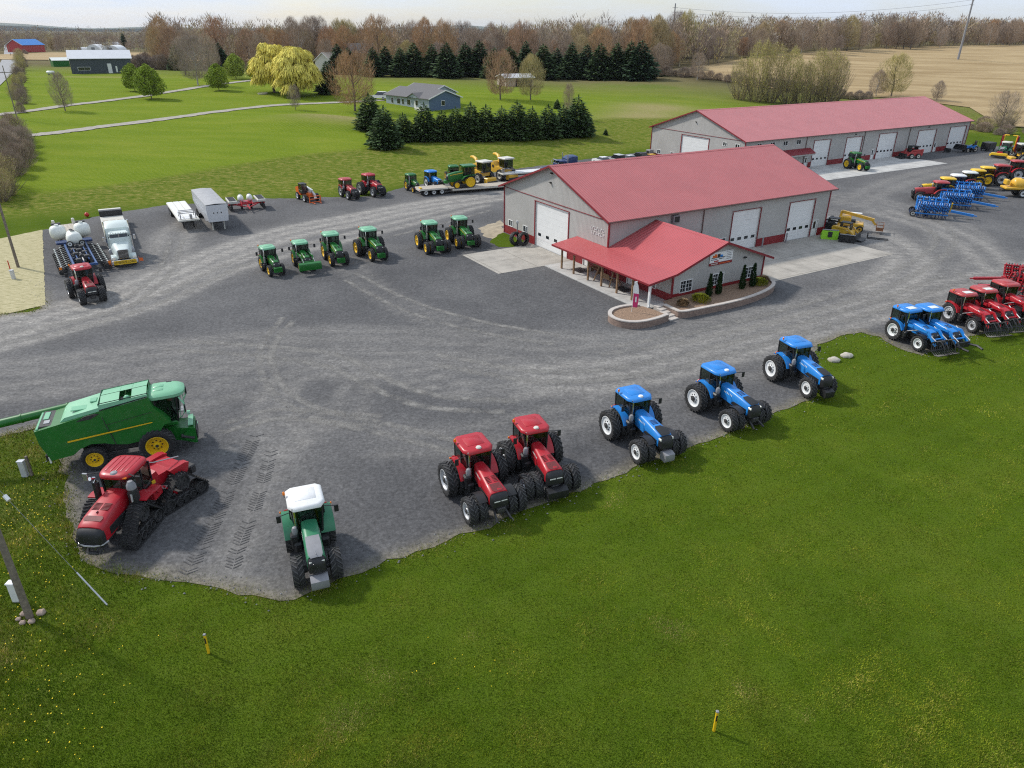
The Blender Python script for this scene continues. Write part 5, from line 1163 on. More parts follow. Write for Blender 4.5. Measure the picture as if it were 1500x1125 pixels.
def skid(label, body, cabm, bucket=True):
    t = thing('skid_loader', label, 'skid loader'); b = MB().mat(body); b.prism([(-1.4, .45), (-1.5, 1.3), (-.9, 1.45), (.9, .95), (1.1, .45)], -.75, .75); b.build('body', t)
    c = MB().mat(cabm); c.box((.0, 0, 1.95), (1.3, 1.0, .1), .04)
    for x in (-.6, .6):
        for y in (-.45, .45): c.bar((x, y, .9), (x * .95, y, 1.95), .09, .09)
    c.box((-.58, 0, 1.5), (.06, .9, .8), .02); c.build('cab_frame', t)
    MB().mat('seat').box((-.15, 0, 1.2), (.5, .5, .5), .08).build('seat', t)
    MB().mat('glass').box((.60, 0, 1.45), (.02, .85, .9), .005).build('cab_glass', t)
    a = MB().mat(body)
    for s in (-1, 1): a.bar((-1.35, s * .88, 1.45), (.5, s * .88, 1.35), .12, .18); a.bar((.45, s * .88, 1.38), (1.5, s * .88, .5), .12, .18)
    a.build('loader_arm', t)
    if bucket: MB().mat('black').prism([(1.5, .12), (1.45, .75), (1.6, .8), (1.7, .25), (2.35, .18), (2.4, .1)], -.95, .95).build('bucket', t)
    for x in (-.6, .6):
        for y in (-.92, .92): wheel(t, x, y, .42, .3, 'offw', .4, 14)
    return t
t = skid('red and black skid loader standing at the end of the workshop apron', 'red2', 'black'); p = G(1334, 232); t.location = (p.x, p.y, .045); t.rotation_euler.z = R(188); t.scale = (1.25,) * 3
def mower_unit():
    t = thing('mower', 'black pallet-fork frame left on the ground between two workshop doors', 'attachment'); f = MB().mat('black'); f.box((0, 0, .5), (.12, 1.4, .8), .03)
    for y in (-.4, .4): f.box((.6, y, .06), (1.2, .14, .06), .01)
    f.build('fork_frame', t); return t
t = mower_unit(); p = G(1387, 223.5); t.location = (p.x, p.y, .04); t.rotation_euler.z = R(220)
# green tractor carrying yellow and red mowers
t = tractor('green tractor with yellow front mower and tall yellow and red folded mower wings', 'fgreen', 'offw', 'offw', .95, .55, .72, .5, 2.8, False, False, 'fendt', (.38, .40), .7, None, gps=False, mirrors=False, beacon=False, roof_z=3.0)
fm = MB().mat('yellow'); fm.box((4.3, 0, .8), (.7, 3.0, .5), .08); fm.mat('red').box((4.0, 0, 1.15), (.7, 1.0, .3), .1); fm.mat('yellow').cyl((4.3, 1.4, .6), .35, .4, 'z', 12).cyl((4.3, -1.4, .6), .35, .4, 'z', 12); fm.mat('black').box((4.2, 0, .4), (1.0, 2.8, .3), .05); fm.build('front_mower', t)
for s in (-1, 1):
    wg = MB().mat('yellow'); wg.box((-1.6, s * 1.15, 2.5), (.25, .18, 3.2), .04).box((-1.6, s * .8, 4.1), (.25, .9, .2), .04).bar((-1.2, s * .3, 1.0), (-1.6, s * 1.1, 1.4), .2, .2)
    wg.mat('red').box((-1.7, s * 1.4, 2.5), (1.1, .14, 3.1), .04); wg.mat('black').box((-1.7, s * 1.55, 2.5), (.9, .14, 2.7), .04); wg.build('mower_wing', t)
p = G(1470, 229); t.location = (p.x, p.y, .035); t.rotation_euler.z = R(225)
cr = thing('roller_crate', 'square black bale-shaped crate behind the tractor with the yellow mower', 'crate'); MB().mat('black').box((0, 0, 1.1), (2.6, 2.0, 1.5), .12).build('crate_body', cr)
lg = MB().mat('chassis')
for x in (-1, 1):
    for y in (-.8, .8): MB().mat('chassis').box((x, y, .18), (.2, .2, .36), .02).build('leg', cr)
p = G(1446, 221); cr.location = (p.x, p.y, .03); cr.rotation_euler.z = R(30)
t = skid('grey and orange loader with a roll cage, just right of the red mower wings', 'orange', 'steel', False); p = G(1489, 228); t.location = (p.x, p.y, .035); t.rotation_euler.z = R(140); t.scale = (1.3,) * 3
# ------------------------------------------------------------------ blue folded cultivators
def cultivator(label, grp, seed=1, mainm='blue', darkm='navy', wing=1.2, L=4.4, ybar=True):
    rnd = random.Random(seed); t = thing('folded_cultivator', label, 'cultivator', group=grp)
    f = MB().mat(mainm); f.bar((3.9, 0, .55), (.6, 0, .95), .34, .30); f.bar((3.9, 0, .55), (4.3, 0, .5), .18, .12)
    for y in (-.8, .8): f.box((-1.3, y, .95), (L, .16, .18), .02)
    for x in (.6, -1.0, -2.4, -3.3): f.box((x, 0, .97), (.16, 2.2, .16), .02)
    f.build('frame', t)
    for s in (-1, 1):
        w_ = MB().mat(mainm)
        for x in np.linspace(.6, -3.3, 6): w_.bar((x, s * 1.05, .95), (x, s * (1.05 + .6 * wing), .95 + wing), .13, .13)
        for z in (1.15, 1.45, 1.8, .95 + wing): w_.bar((.7, s * (1.05 + .6 * (z - .95)), z), (-3.4, s * (1.05 + .6 * (z - .95)), z), .13, .13)
        w_.mat('offw')
        for k in range(6): w_.box((rnd.uniform(-3, .5), s * 1.42, rnd.uniform(1.2, 2.3)), (.26, .08, .12), .01)
        if s < 0 and ybar: w_.mat('yellow').bar((.75, s * 1.25, 1.0), (.75, s * 1.95, 2.35), .14, .14)
        wo = w_.build('wing_frame', t); tn = MB()
        for i in range(6):
            for x in np.linspace(.5, -3.2, 14):
                z = 1.1 + .21 * i; y = s * (1.1 + .6 * (z - .95)); tn.mat(darkm if (i + int(x * 3)) % 2 else mainm).tube([(x, y, z), (x - .08, y + s * .28, z + .12), (x - .1, y + s * .48, z - .12), (x, y + s * .50, z - .30)], .075, 4, False)
        tn.build('spring_tine', wo, smooth=0)
    rl_ = MB().mat(darkm)
    for y in (1.9, -1.9):
        for k in range(9): rl_.lathe([(.30, -.02), (.30, .02), (.001, .03)], 10, 'x', c=(.4 - .45 * k, y, .34)); rl_.lathe([(.30, -.02), (.001, -.03)], 10, 'x', c=(.4 - .45 * k, y, .34))
        rl_.mat(mainm).bar((.6, y, .62), (-3.5, y, .62), .14, .14).mat(darkm)
    rl_.build('disc_gang', t)
    lt = MB()
    for i in range(4):
        for y in np.linspace(-.9, .9, 7): lt.mat(darkm).tube([(.3 - i * 1.1, y, .9), (.15 - i * 1.1, y, .55), (.3 - i * 1.1, y, .25), (.42 - i * 1.1, y, .05)], .07, 4, False)
    lt.build('spring_tine', t, smooth=0)
    ro = MB().mat(darkm)
    for k in range(8):
        a = 2 * PI * k / 8; ro.bar((-3.8 + .26 * math.cos(a), -1.2, .35 + .26 * math.sin(a)), (-3.8 + .26 * math.cos(a + .5), 1.2, .35 + .26 * math.sin(a + .5)), .04, .04)
    ro.build('rolling_basket', t, smooth=0)
    for s in (-1, 1): wheel(t, -1.9, s * .45, .42, .28, 'offw', .4, 14); wheel(t, -3.7, s * 1.45, .42, .28, 'offw', .4, 14)
    return t
g = 'folded blue cultivators in the gravel yard'
t = cultivator('blue folded cultivator with a yellow upright and bright drawbar, nearest to the grass', g, 1); p = G(1378, 318); t.location = (p.x, p.y, .035); t.rotation_euler.z = R(-24)
t = cultivator('x x x x', g, 2, ybar=False); p = G(1412, 304); t['label'] = 'blue folded cultivator standing in the middle, behind the one nearest the grass'; t.location = (p.x, p.y, .035); t.rotation_euler.z = R(-24)
p = G(1428, 292); dup(t, (p.x, p.y, .035), R(-20), 'blue folded cultivator farthest back, beside the row of parked tractors')
t = cultivator('red folded tillage implement with dark disc rows, last in the right-hand row by the lawn', None, 4, 'red', 'chassis', 1.5, ybar=False); p = G(1497, 436); t.location = (p.x, p.y, .035); t.rotation_euler.z = R(152)
t = cultivator('red folded harrow behind the red loader tractors, its hitch pointing to the yard', None, 7, 'red', 'chassis', 1.2, 3.6, False); p = G(1478, 420); t.location = (p.x, p.y, .035); t.rotation_euler.z = R(160); t.scale = (.85,) * 3
# yellow truck at the edge
def ytruck():
    t = thing('tank_wagon', 'yellow slurry tanker on big white wheels, cut off beside the far tractor row', 'tanker')
    b = MB().mat('hy'); b.lathe([(.001, -2.6), (.7, -2.55), (1.0, -2.2), (1.0, 2.2), (.7, 2.55), (.001, 2.6)], 20, 'x', c=(-1.0, 0, 1.9)); b.box((.3, 0, 1.35), (4.8, 2.1, .35), .06); b.build('tank', t, smooth=50)
    MB().mat('grey').box((-.8, 0, 2.86), (2.6, .8, .08), .02).build('walkway', t); MB().mat('chassis').box((0, 0, .95), (6.0, 1.0, .3), .04).build('chassis', t); MB().mat('hy').box((2.4, 0, 2.2), (.5, 1.2, .8), .1).build('pump_box', t)
    for x in (-1.4, .1):
        for y in (-1.1, 1.1): wheel(t, x, y, .66, .6, 'rimw', .4, 16)
    return t
t = ytruck(); p = G(1492, 288); t.location = (p.x, p.y, .035); t.rotation_euler.z = R(172)
# ------------------------------------------------------------------ machines at the shed's right corner
def boom_lift():
    t = thing('boom_lift', 'yellow boom lift with its boom stowed along the deck and a rusty work platform', 'boom lift')
    b = MB().mat('hy'); b.box((0, 0, .95), (2.8, 1.9, .5), .08).box((-1.1, 0, 1.6), (1.6, 1.7, .9), .12); b.mat('black').box((-.2, 0, 1.35), (1.0, 1.2, .4), .08); b.build('chassis', t)
    bo = MB().mat('hy'); bo.bar((-1.7, 0, 2.55), (2.6, 0, 1.75), .34, .38); bo.bar((-1.8, 0, 1.6), (-1.7, 0, 2.6), .34, .34).bar((2.3, 0, 1.8), (2.9, 0, 1.1), .26, .26); bo.build('boom', t)
    MB().mat('white').box((.2, .65, 2.35), (1.5, .6, .12), .04).build('cover', t)
    pf = MB().mat('rust'); pf.box((3.5, 0, .55), (.9, 1.9, .08), .01)
    for z in (.9, 1.35):
        pf.bar((3.05, -.95, z), (3.95, -.95, z), .05, .05).bar((3.05, .95, z), (3.95, .95, z), .05, .05).bar((3.95, -.95, z), (3.95, .95, z), .05, .05).bar((3.05, -.95, z), (3.05, .95, z), .05, .05)
    pf.box((3.95, 0, .75), (.04, 1.9, .45), .005).box((3.5, -.95, .75), (.9, .04, .45), .005)
    for x in (3.05, 3.95):
        for y in (-.95, .95): pf.bar((x, y, .5), (x, y, 1.35), .05, .05)
    pf.build('platform', t)
    for x in (-1.0, 1.0):
        for y in (-.95, .95): wheel(t, x, y, .48, .36, 'hy', .4, 14)
    return t
t = boom_lift(); p = G(1247, 338); t.location = (p.x, p.y, .035); t.rotation_euler.z = R(-25); t.scale = (.92,) * 3
t = skid('black and yellow skid loader in front of the boom lift', 'hy', 'black'); p = G(1236, 349); t.location = (p.x, p.y, .06); t.rotation_euler.z = R(-40)
t = skid('black skid loader tight against the shed corner', 'black', 'black'); p = G(1218, 342); t.location = (p.x, p.y, .06); t.rotation_euler.z = R(-35)
tk = thing('water_tank', 'white plastic tank behind the black skid loader at the shed corner', 'tank'); MB().mat('tank').lathe([(.001, 0), (.6, 0), (.62, .9), (.5, 1.05), (.15, 1.1), (.15, 1.2), (.001, 1.2)], 20, 'z').build('tank_body', tk); MB().mat('chassis').cyl((0, 0, 1.22), .18, .06, 'z', 12).build('tank_lid', tk); p = G(1217, 330); tk.location = (p.x, p.y, .03)
def snow_bucket(label, col):
    t = thing('bucket_attachment', label, 'loader bucket'); b = MB().mat(col); b.prism([(-.55, .0), (-.6, .75), (-.45, .85), (-.30, .80), (-.42, .70), (-.40, .12), (.45, .05), (.5, .0)], -.95, .95)
    for y in (-.95, .95): b.prism([(-.55, .02), (-.58, .8), (.1, .5), (.48, .04)], y - .02, y + .02)
    b.mat('grey').box((-.5, 0, .88), (.2, 1.9, .08), .02); b.build('bucket_shell', t); m = MB().mat('black').box((-.64, 0, .48), (.08, .5, .5), .02); m.build('mount_plate', t); return t
t = snow_bucket('lime green loader bucket on the apron by the shed corner', 'lime'); p = G(1213.5, 350); t.location = (p.x, p.y, .07); t.rotation_euler.z = R(75); t.scale = (1, 1, 1.35)
t = snow_bucket('black and grey loader bucket next to the lime green one', 'black'); p = G(1240, 355); t.location = (p.x, p.y, .07); t.rotation_euler.z = R(62); t.scale = (.95, .95, 1.1)
ft = thing('fork_tines', 'two long black fork tines lying on the gravel beside the rusty platform', 'fork tines')
for y in (-.3, .3): MB().mat('black').box((1.2, y, .05), (2.4, .14, .06), .01).box((0, y, .35), (.08, .14, .65), .01).build('tine', ft)
p = G(1270, 349); ft.location = (p.x, p.y, .03); ft.rotation_euler.z = R(-22)
p = G(1497, 239); dup([o for o in COL.objects if o.name == 'forage_harvester'][0], (p.x, p.y, .035), R(170), 'yellow harvester at the right edge, behind the last big red tractors')
# cars behind the shed
def car(label, col, grp=None, suv=False):
    t = thing('parked_car', label, 'car', group=grp); hgt = 1.75 if suv else 1.45
    b = MB().mat(col); prof = [(-2.2, .35), (-2.25, .85), (-2.1, 1.0), (1.0, .98), (2.0, .85), (2.2, .65), (2.2, .35)]
    b.loft([[(x, y * (1 if z < .9 else .95), z) for x, z in prof] for y in (-.88, -.85, .85, .88)]); b.build('body', t, smooth=40)
    c = MB().mat('pane'); c.loft([[(-1.9 if suv else -1.6, y * .92, 1.0), (-1.7 if suv else -1.0, y * .75, hgt - .06), (.1, y * .75, hgt - .06), (.9, y * .9, .98)] for y in (-.85, .85)]); c.build('window', t)
    MB().mat(col).box((-.75 if suv else -.45, 0, hgt - .03), (1.9 if suv else 1.2, 1.3, .09), .04).build('roof', t)
    for x in (-1.35, 1.35):
        for y in (-.8, .8): wheel(t, x, y, .33, .22, 'rims', .3, 1, False)
    return t
g = 'cars parked behind the front shed'
for i, (px, py, col, lab, suv) in enumerate([(882, 233, 'white', 'white car with only its roof showing beyond the shed ridge, leftmost of its row', 0), (903, 231.5, 'rims', 'silver car beyond the shed ridge, between a white and a pale grey car', 1), (921, 230.5, 'alu', 'pale grey car beyond the shed ridge, right beside the black one', 0), (935, 229, 'black', 'black tall car beyond the shed ridge, nearest the rear workshop', 1), (952, 229, 'hy', 'yellow machine roof just visible at the left corner of the rear workshop', 0)]):
    t = car(lab, col, g, suv); p = G(px, py, 1.0); t.location = (p.x, p.y, hz(p.x, p.y) + .035); t.rotation_euler.z = R(120)
# ------------------------------------------------------------------ building materials
def rib_mat(name, col, axis, pitch=.23, amp=.6, fade=.08, rough=.5, spec=.4):
    m, nt, b = new_mat(name)
    tc = N(nt, 'ShaderNodeTexCoord'); sp = N(nt, 'ShaderNodeSeparateXYZ'); nt.links.new(tc.outputs['Object'], sp.inputs[0])
    if axis == 'xy': ad = N(nt, 'ShaderNodeMath', operation='ADD'); nt.links.new(sp.outputs[0], ad.inputs[0]); nt.links.new(sp.outputs[1], ad.inputs[1]); co = ad.outputs[0]
    else: co = sp.outputs['XY'.index(axis.upper()) if axis in 'xy' else 0]
    mu = N(nt, 'ShaderNodeMath', operation='MULTIPLY'); nt.links.new(co, mu.inputs[0]); mu.inputs[1].default_value = 1 / pitch
    fr = N(nt, 'ShaderNodeMath', operation='FRACT'); nt.links.new(mu.outputs[0], fr.inputs[0])
    hgt = ramp(nt, fr.outputs[0], [(0, g3(1)), (.10, g3(1)), (.20, g3(0)), (.85, g3(0)), (1, g3(1))])
    n = noise(nt, .35, 6, .6); n2 = noise(nt, 3, 4, .6, stretch=(1, 1, .15))
    c = ramp(nt, n, [(.3, tuple(x * (1 - fade) for x in col)), (.7, tuple(min(1, x * (1 + fade)) for x in col))])
    c = mixc(nt, ramp(nt, n2, [(.5, g3(0)), (.8, g3(.18))]), c, tuple(x * .72 for x in col))
    nt.links.new(c, b.inputs['Base Color']); b.inputs['Roughness'].default_value = rough; b.inputs['Specular IOR Level'].default_value = spec
    bump(nt, b, hgt, amp, .03)
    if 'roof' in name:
        rib_shade = ramp(nt, fr.outputs[0], [(0, g3(1.28)), (.14, g3(1.28)), (.22, g3(.5)), (.42, g3(1)), (.9, g3(1)), (1, g3(1.28))]); nt.links.new(mixc(nt, 1.0, c, rib_shade, 'MULTIPLY'), b.inputs['Base Color'])  # highlight on each rib and shade beside it, multiplied into the colour
    return m
M['siding'] = rib_mat('grey_ribbed_siding', (.42, .405, .38), 'xy'); M['wains'] = rib_mat('dark_red_ribbed_siding', (.23, .018, .022), 'xy')
M['roofx'] = rib_mat('faded_red_metal_roof', (.47, .125, .12), 'x', .30, .8, .06, .45, .5); M['roofx2'] = rib_mat('sun_bleached_red_metal_roof', (.53, .17, .165), 'x', .30, .8, .06, .45, .5)
M['roofy'] = rib_mat('red_metal_roof', (.45, .085, .088), 'y', .45, 1.0, .06, .45, .5)
M['trim'] = simple('dark_red_trim', (.22, .015, .022), .45, var=.1); M['door'] = simple('white_door_panel', (.74, .74, .72), .5, var=.04, scale=1)
M['beige'] = simple('beige_siding', (.46, .42, .36), .6, var=.06)
M['gut'] = simple('brown_gutter', (.12, .07, .06), .5)
def wall_sheet(mb, o, d, L, H, holes, reveal=.14, top=None):
    """wall from o along d (2d unit); holes (s0, s1, z0, z1) get a reveal going inwards; top: gable apex height above H at mid-length"""
    nrm = Vector((d[1], -d[0]))                          # outward
    P = lambda s_, z, k=0: (o[0] + d[0] * s_ - nrm.x * k, o[1] + d[1] * s_ - nrm.y * k, z)
    xs = sorted({0, L} | {e for h_ in holes for e in h_[:2]}); zs = sorted({H[0], H[1]} | {e for h_ in holes for e in h_[2:]})
    for a, c in zip(xs[:-1], xs[1:]):
        for z0, z1 in zip(zs[:-1], zs[1:]):
            if any(h_[0] - 1e-4 <= a and c <= h_[1] + 1e-4 and h_[2] - 1e-4 <= z0 and z1 <= h_[3] + 1e-4 for h_ in holes): continue
            mb.add([P(a, z0), P(c, z0), P(c, z1), P(a, z1)], [(0, 1, 2, 3)])
    for s0, s1, z0, z1 in holes:
        k = reveal
        mb.add([P(s0, z0), P(s0, z1), P(s1, z1), P(s1, z0), P(s0, z0, k), P(s0, z1, k), P(s1, z1, k), P(s1, z0, k)], [(0, 1, 5, 4), (1, 2, 6, 5), (2, 3, 7, 6)])
    if top: mb.add([P(0, H[1]), P(L, H[1]), P(L / 2, top)], [(0, 1, 2)])
    return P
def overhead_door(par, P, s0, s1, z1, nwin=4, wz=1.25, trimm=True):
    m = MB().mat('door'); n = max(4, round(z1 / .62)); hh = z1 / n
    for i in range(n):
        a = [P(s0, .02 + i * hh, .10), P(s1, .02 + i * hh, .10), P(s1, (i + 1) * hh + .012, .10), P(s0, (i + 1) * hh + .012, .10)]
        b_ = [P(s0, .02 + i * hh, .14), P(s1, .02 + i * hh, .14), P(s1, (i + 1) * hh + .012, .14), P(s0, (i + 1) * hh + .012, .14)]; m.loft([a, b_])
    d = m.build('overhead_door', par, smooth=0); w = MB().mat('pane')
    for i in range(nwin):
        c = lerp(s0, s1, (i + .5) / nwin); ww = .30
        w.loft([[P(c - ww, wz, .085), P(c + ww, wz, .085), P(c + ww, wz + .34, .085), P(c - ww, wz + .34, .085)], [P(c - ww, wz, .11), P(c + ww, wz, .11), P(c + ww, wz + .34, .11), P(c - ww, wz + .34, .11)]])
    w.build('door_window', d, smooth=0); t = MB().mat('trim')
    for s in (s0 - .08, s1 + .08): t.bar(P(s, 0.05, -.03), P(s, z1, -.03), .17, .05)
    t.bar(P(s0 - .17, z1 + .09, -.03), P(s1 + .17, z1 + .09, -.03), .17, .05); t.build('door_trim', par, smooth=0)
def walk_door(par, P, s0, s1, z1=2.05, z0=.06, glass=True):
    m = MB().mat('door'); q = lambda a, b_, k: [P(a[0], a[1], k), P(b_[0], a[1], k), P(b_[0], b_[1], k), P(a[0], b_[1], k)]
    m.loft([q((s0, z0), (s1, z1), .05), q((s0, z0), (s1, z1), .12)]); d = m.build('door', par, smooth=0)
    if glass: MB().mat('pane').loft([q((s0 + .25, z0 + .95), (s1 - .25, z1 - .15), .035), q((s0 + .25, z0 + .95), (s1 - .25, z1 - .15), .06)]).build('pane', d, smooth=0)
    MB().mat('steel').box(P(s1 - .1, 1.0, .0), (.06, .06, .1), .01).build('handle', d)
    f = MB().mat('door')
    for s in (s0 - .05, s1 + .05): f.bar(P(s, z0, -.02), P(s, z1, -.02), .1, .04)
    f.bar(P(s0 - .1, z1 + .05, -.02), P(s1 + .1, z1 + .05, -.02), .1, .04); f.build('door_frame', par, smooth=0)
def window(par, P, s0, s1, z0, z1, sash=2, muntin=False):
    q = lambda a, b_, k: [P(a[0], a[1], k), P(b_[0], a[1], k), P(b_[0], b_[1], k), P(a[0], b_[1], k)]
    w = MB().mat('door')
    for a, c in ((s0 - .06, s0 + .03), (s1 - .03, s1 + .06)): w.bar(P((a + c) / 2, z0, -.015), P((a + c) / 2, z1, -.015), c - a, .06)
    for z in (z0, z1): w.bar(P(s0 - .06, z, -.015), P(s1 + .06, z, -.015), .09, .06)
    for i in range(1, sash): s = lerp(s0, s1, i / sash); w.bar(P(s, z0, .03), P(s, z1, .03), .09, .05)
    if muntin:
        for i in range(sash):
            a, c = lerp(s0, s1, i / sash), lerp(s0, s1, (i + 1) / sash)
            w.bar(P((a + c) / 2, z0, .035), P((a + c) / 2, z1, .035), .022, .03)
            for j in (1, 2): w.bar(P(a, lerp(z0, z1, j / 3), .035), P(c, lerp(z0, z1, j / 3), .035), .022, .03)
    o = w.build('window', par, smooth=0); MB().mat('pane').loft([q((s0, z0), (s1, z1), .06), q((s0, z0), (s1, z1), .09)]).build('pane', o, smooth=0)
def gable_roof(par, L, W, he, hr, oh, mat, name='roof', gut='gut'):
    sl = (hr - he) / (W / 2); th = .10; r = MB().mat(mat)
    zE = he - oh * sl + .06
    sec = lambda x: [(x, -oh, zE), (x, W / 2, hr + .06), (x, W + oh, zE), (x, W + oh, zE - th), (x, W / 2, hr + .06 - th), (x, -oh, zE - th)]
    r.loft([sec(-oh), sec(L + oh)]); ro = r.build(name, par, smooth=0)
    c = MB().mat('trim' if mat != 'house' else 'black'); c.loft([[(x, W / 2 - .3, hr + .07 - .3 * sl + .02), (x, W / 2, hr + .10), (x, W / 2 + .3, hr + .07 - .3 * sl + .02), (x, W / 2 + .3, hr + .06 - .3 * sl), (x, W / 2, hr + .07), (x, W / 2 - .3, hr + .06 - .3 * sl)] for x in (-oh - .02, L + oh + .02)]); c.mats[0] = M[mat]; c.build('ridge_cap', ro, smooth=0)
    for x in (-oh - .025, L + oh + .025):
        f = MB().mat('trim' if gut == 'gut' else gut); f.bar((x, -oh, zE - .10), (x, W / 2, hr - .04), .05, .20); f.bar((x, W / 2, hr - .04), (x, W + oh, zE - .10), .05, .20); f.build('fascia', ro, smooth=0)
    for y in (-oh - .06, W + oh + .06): MB().mat(gut).box((L / 2, y, zE - .10), (L + 2 * oh, .10, .12), .01).build('gutter', ro, smooth=0)
    return ro
def corner_trim(par, pts, H):
    for x, y in pts: MB().mat('trim').box((x, y, H / 2), (.16, .16, H), .005).build('corner_trim', par, smooth=0)
def wall_lamp(par, P, s, z):
    l = MB().mat('black').box(P(s, z, -.10), (.3, .3, .16), .04); l.mat('lamp').box(P(s, z - .09, -.16), (.2, .2, .05), .02); l.build('wall_lamp', par)
# ------------------------------------------------------------------ front shed with office
X1, Y1, A1, L1, W1, HE1, HR1 = SH1
s1 = thing('machine_shed', 'grey ribbed machine shed with red roof and a lower red-roofed office wing in front', 'shed', (X1, Y1, 0), A1)
oh = .55
wl = MB().mat('siding')
hl = [(17.95, 22.45, 0, 4.68), (27.6, 32.1, 0, 4.72), (32.48, 33.40, .0, 2.05), (16.3, 17.2, 1.1, 1.85)]
PL = wall_sheet(wl, (0, 0), (1, 0), L1, (0, HE1), hl)
hg = [(W1 - 13.85, W1 - 7.15, 0, 5.22), (W1 - 19.9, W1 - 19.0, 1.1, 1.85), (W1 - 16.5, W1 - 15.6, 1.1, 1.85), (W1 - 4.05, W1 - 3.1, .0, 2.1)]
PG = wall_sheet(wl, (0, W1), (0, -1), W1, (0, HE1), hg, top=HR1 - .05)
wall_sheet(wl, (L1, 0), (0, 1), W1, (0, HE1), [], top=HR1 - .05); wall_sheet(wl, (L1, W1), (-1, 0), L1, (0, HE1), [])
wl.build('wall', s1, smooth=0)
wn = MB().mat('wains')
def wains(o, d, L, holes, z1=1.02, z0=0.03): wall_sheet(wn, (o[0] + d[1] * .02, o[1] - d[0] * .02), d, L, (z0, z1), [(a - .17, b_ + .17, z0, z1) for a, b_, zz, _ in holes if zz < .5], .015)
wains((12.3, 0), (1, 0), L1 - 12.3, [(a - 12.3, b_ - 12.3, z, q_) for a, b_, z, q_ in hl]); wains((0, W1), (0, -1), W1, hg); wains((L1, 0), (0, 1), W1, []); wn.build('wainscot', s1, smooth=0)
corner_trim(s1, [(0, 0), (0, W1), (L1, 0), (L1, W1)], HE1 - .05)
bt = MB().mat('trim'); bt.bar(PG(0, 5.72, -.03), PG(W1, 5.72, -.03), .10, .05); bt.build('belt_trim', s1, smooth=0)
gable_roof(s1, L1, W1, HE1, HR1, oh, 'roofx')
overhead_door(s1, PL, 17.95, 22.45, 4.68); overhead_door(s1, PL, 27.6, 32.1, 4.72); overhead_door(s1, PG, W1 - 13.85, W1 - 7.15, 5.22, 4, 1.3)
walk_door(s1, PL, 32.48, 33.40); walk_door(s1, PG, W1 - 4.05, W1 - 3.1, 2.1, .1)
window(s1, PL, 16.3, 17.2, 1.1, 1.85, 1); window(s1, PG, W1 - 19.9, W1 - 19.0, 1.1, 1.85, 2); window(s1, PG, W1 - 16.5, W1 - 15.6, 1.1, 1.85, 2)
wall_lamp(s1, PG, W1 - 10.8, 7.85); wall_lamp(s1, PG, W1 - 10.6, 8.9)
vt = MB().mat('grey').box((8.9, -.22, 5.0), (.95, .42, .85), .05); vt.mat('black').box((8.9, -.44, 5.0), (.7, .03, .6), .01); vt.build('wall_vent', s1)
ds = MB().mat('gut').tube([(13.2, -.10, 5.5), (13.2, -.10, .2)], .06, 6).build('downspout', s1)
# raised white lettering on the gable, too small to read from the air
rl = random.Random(5); le = MB().mat('door')
for z, n_ in ((4.35, 7), (3.85, 6)):
    for i in range(n_):
        s = W1 - 3.0 + 2.4 * i / n_ + (.15 if z < 4 else 0); le.bar(PG(s, z, -.03), PG(s + .04, z + .34, -.03), .06, .03)
        if i % 2: le.bar(PG(s, z + .3, -.03), PG(s + .2, z + .28, -.03), .05, .03)
        else: le.bar(PG(s, z + .04, -.03), PG(s + .2, z + .06, -.03), .05, .03)
le.build('wall_lettering', s1, smooth=0)
# office wing: x 0..12.2, y -9.9..0, ridge along y at x = 6.2
OW, OD, OHE, ORG, ORX = 12.2, 9.9, 3.0, 5.12, 6.2
ow = MB().mat('siding')
fw_ = [(1.0, 2.5, .85, 2.0), (5.2, 6.65, .9, 2.03), (9.45, 10.9, .9, 2.03)]
PO = wall_sheet(ow, (0, -OD), (1, 0), OW, (0, OHE), fw_); ow.add([PO(0, OHE), PO(OW, OHE), PO(ORX, ORG - .03)], [(0, 1, 2)])
sh_ = [(OD - 7.65, OD - 6.9, .75, 1.5), (5.7, 6.6, .1, 2.15), (1.9, 3.1, .85, 1.9)]
sd = [(OD - 9.0 + .0, 0, 0, 0)]
so = [(0.9 + 1.35, 3.05, .8, 1.55), (5.55, 6.45, .12, 2.15), (7.6, 8.7, .9, 1.8)]
PS = wall_sheet(ow, (0, 0), (0, -1), OD, (0, OHE - .12), [(OD - b_, OD - a, z0, z1) for a, b_, z0, z1 in so]); wall_sheet(ow, (OW, -OD), (0, 1), OD, (0, OHE), []); ow.build('office_wall', s1, smooth=0)
wn = MB().mat('wains'); wains((0, -OD), (1, 0), OW, [], .86, .1); wains((0, 0), (0, -1), OD, [(OD - b_, OD - a, z0, z1) for a, b_, z0, z1 in so], .86, .13); wains((OW, -OD), (0, 1), OD, [], .86, .1); wn.build('office_wainscot', s1, smooth=0)
for s0_, s1_, z0, z1 in fw_: window(s1, PO, s0_, s1_, z0, z1, 2, True)
for i, (a, b_, z0, z1) in enumerate(so):
    if i == 1: walk_door(s1, PS, OD - b_, OD - a, z1, z0)
    else: window(s1, PS, OD - b_, OD - a, z0, z1, 2, i == 0)
corner_trim(s1, [(0, -OD), (OW, -OD)], OHE - .05)
orf = MB().mat('roofy'); sr = (ORG - 2.72) / (13.05 - ORX); zl = ORG - sr * ORX
def osec(y): return [(13.05, y, 2.78), (ORX, y, ORG + .06), (-.02, y, zl + .06), (-3.35, y, 2.56), (-3.35, y, 2.48), (-.02, y, zl - .04), (ORX, y, ORG - .04), (13.05, y, 2.70)]
orf.loft([osec(-OD - .5), osec(-.04)]); orf.loft([[(-.025, y, zl + .062), (-3.35, y, 2.562), (-3.35, y, 2.48), (-.025, y, zl - .04)] for y in (-.041, 5.35)])
oro = orf.build('office_roof', s1, smooth=0)
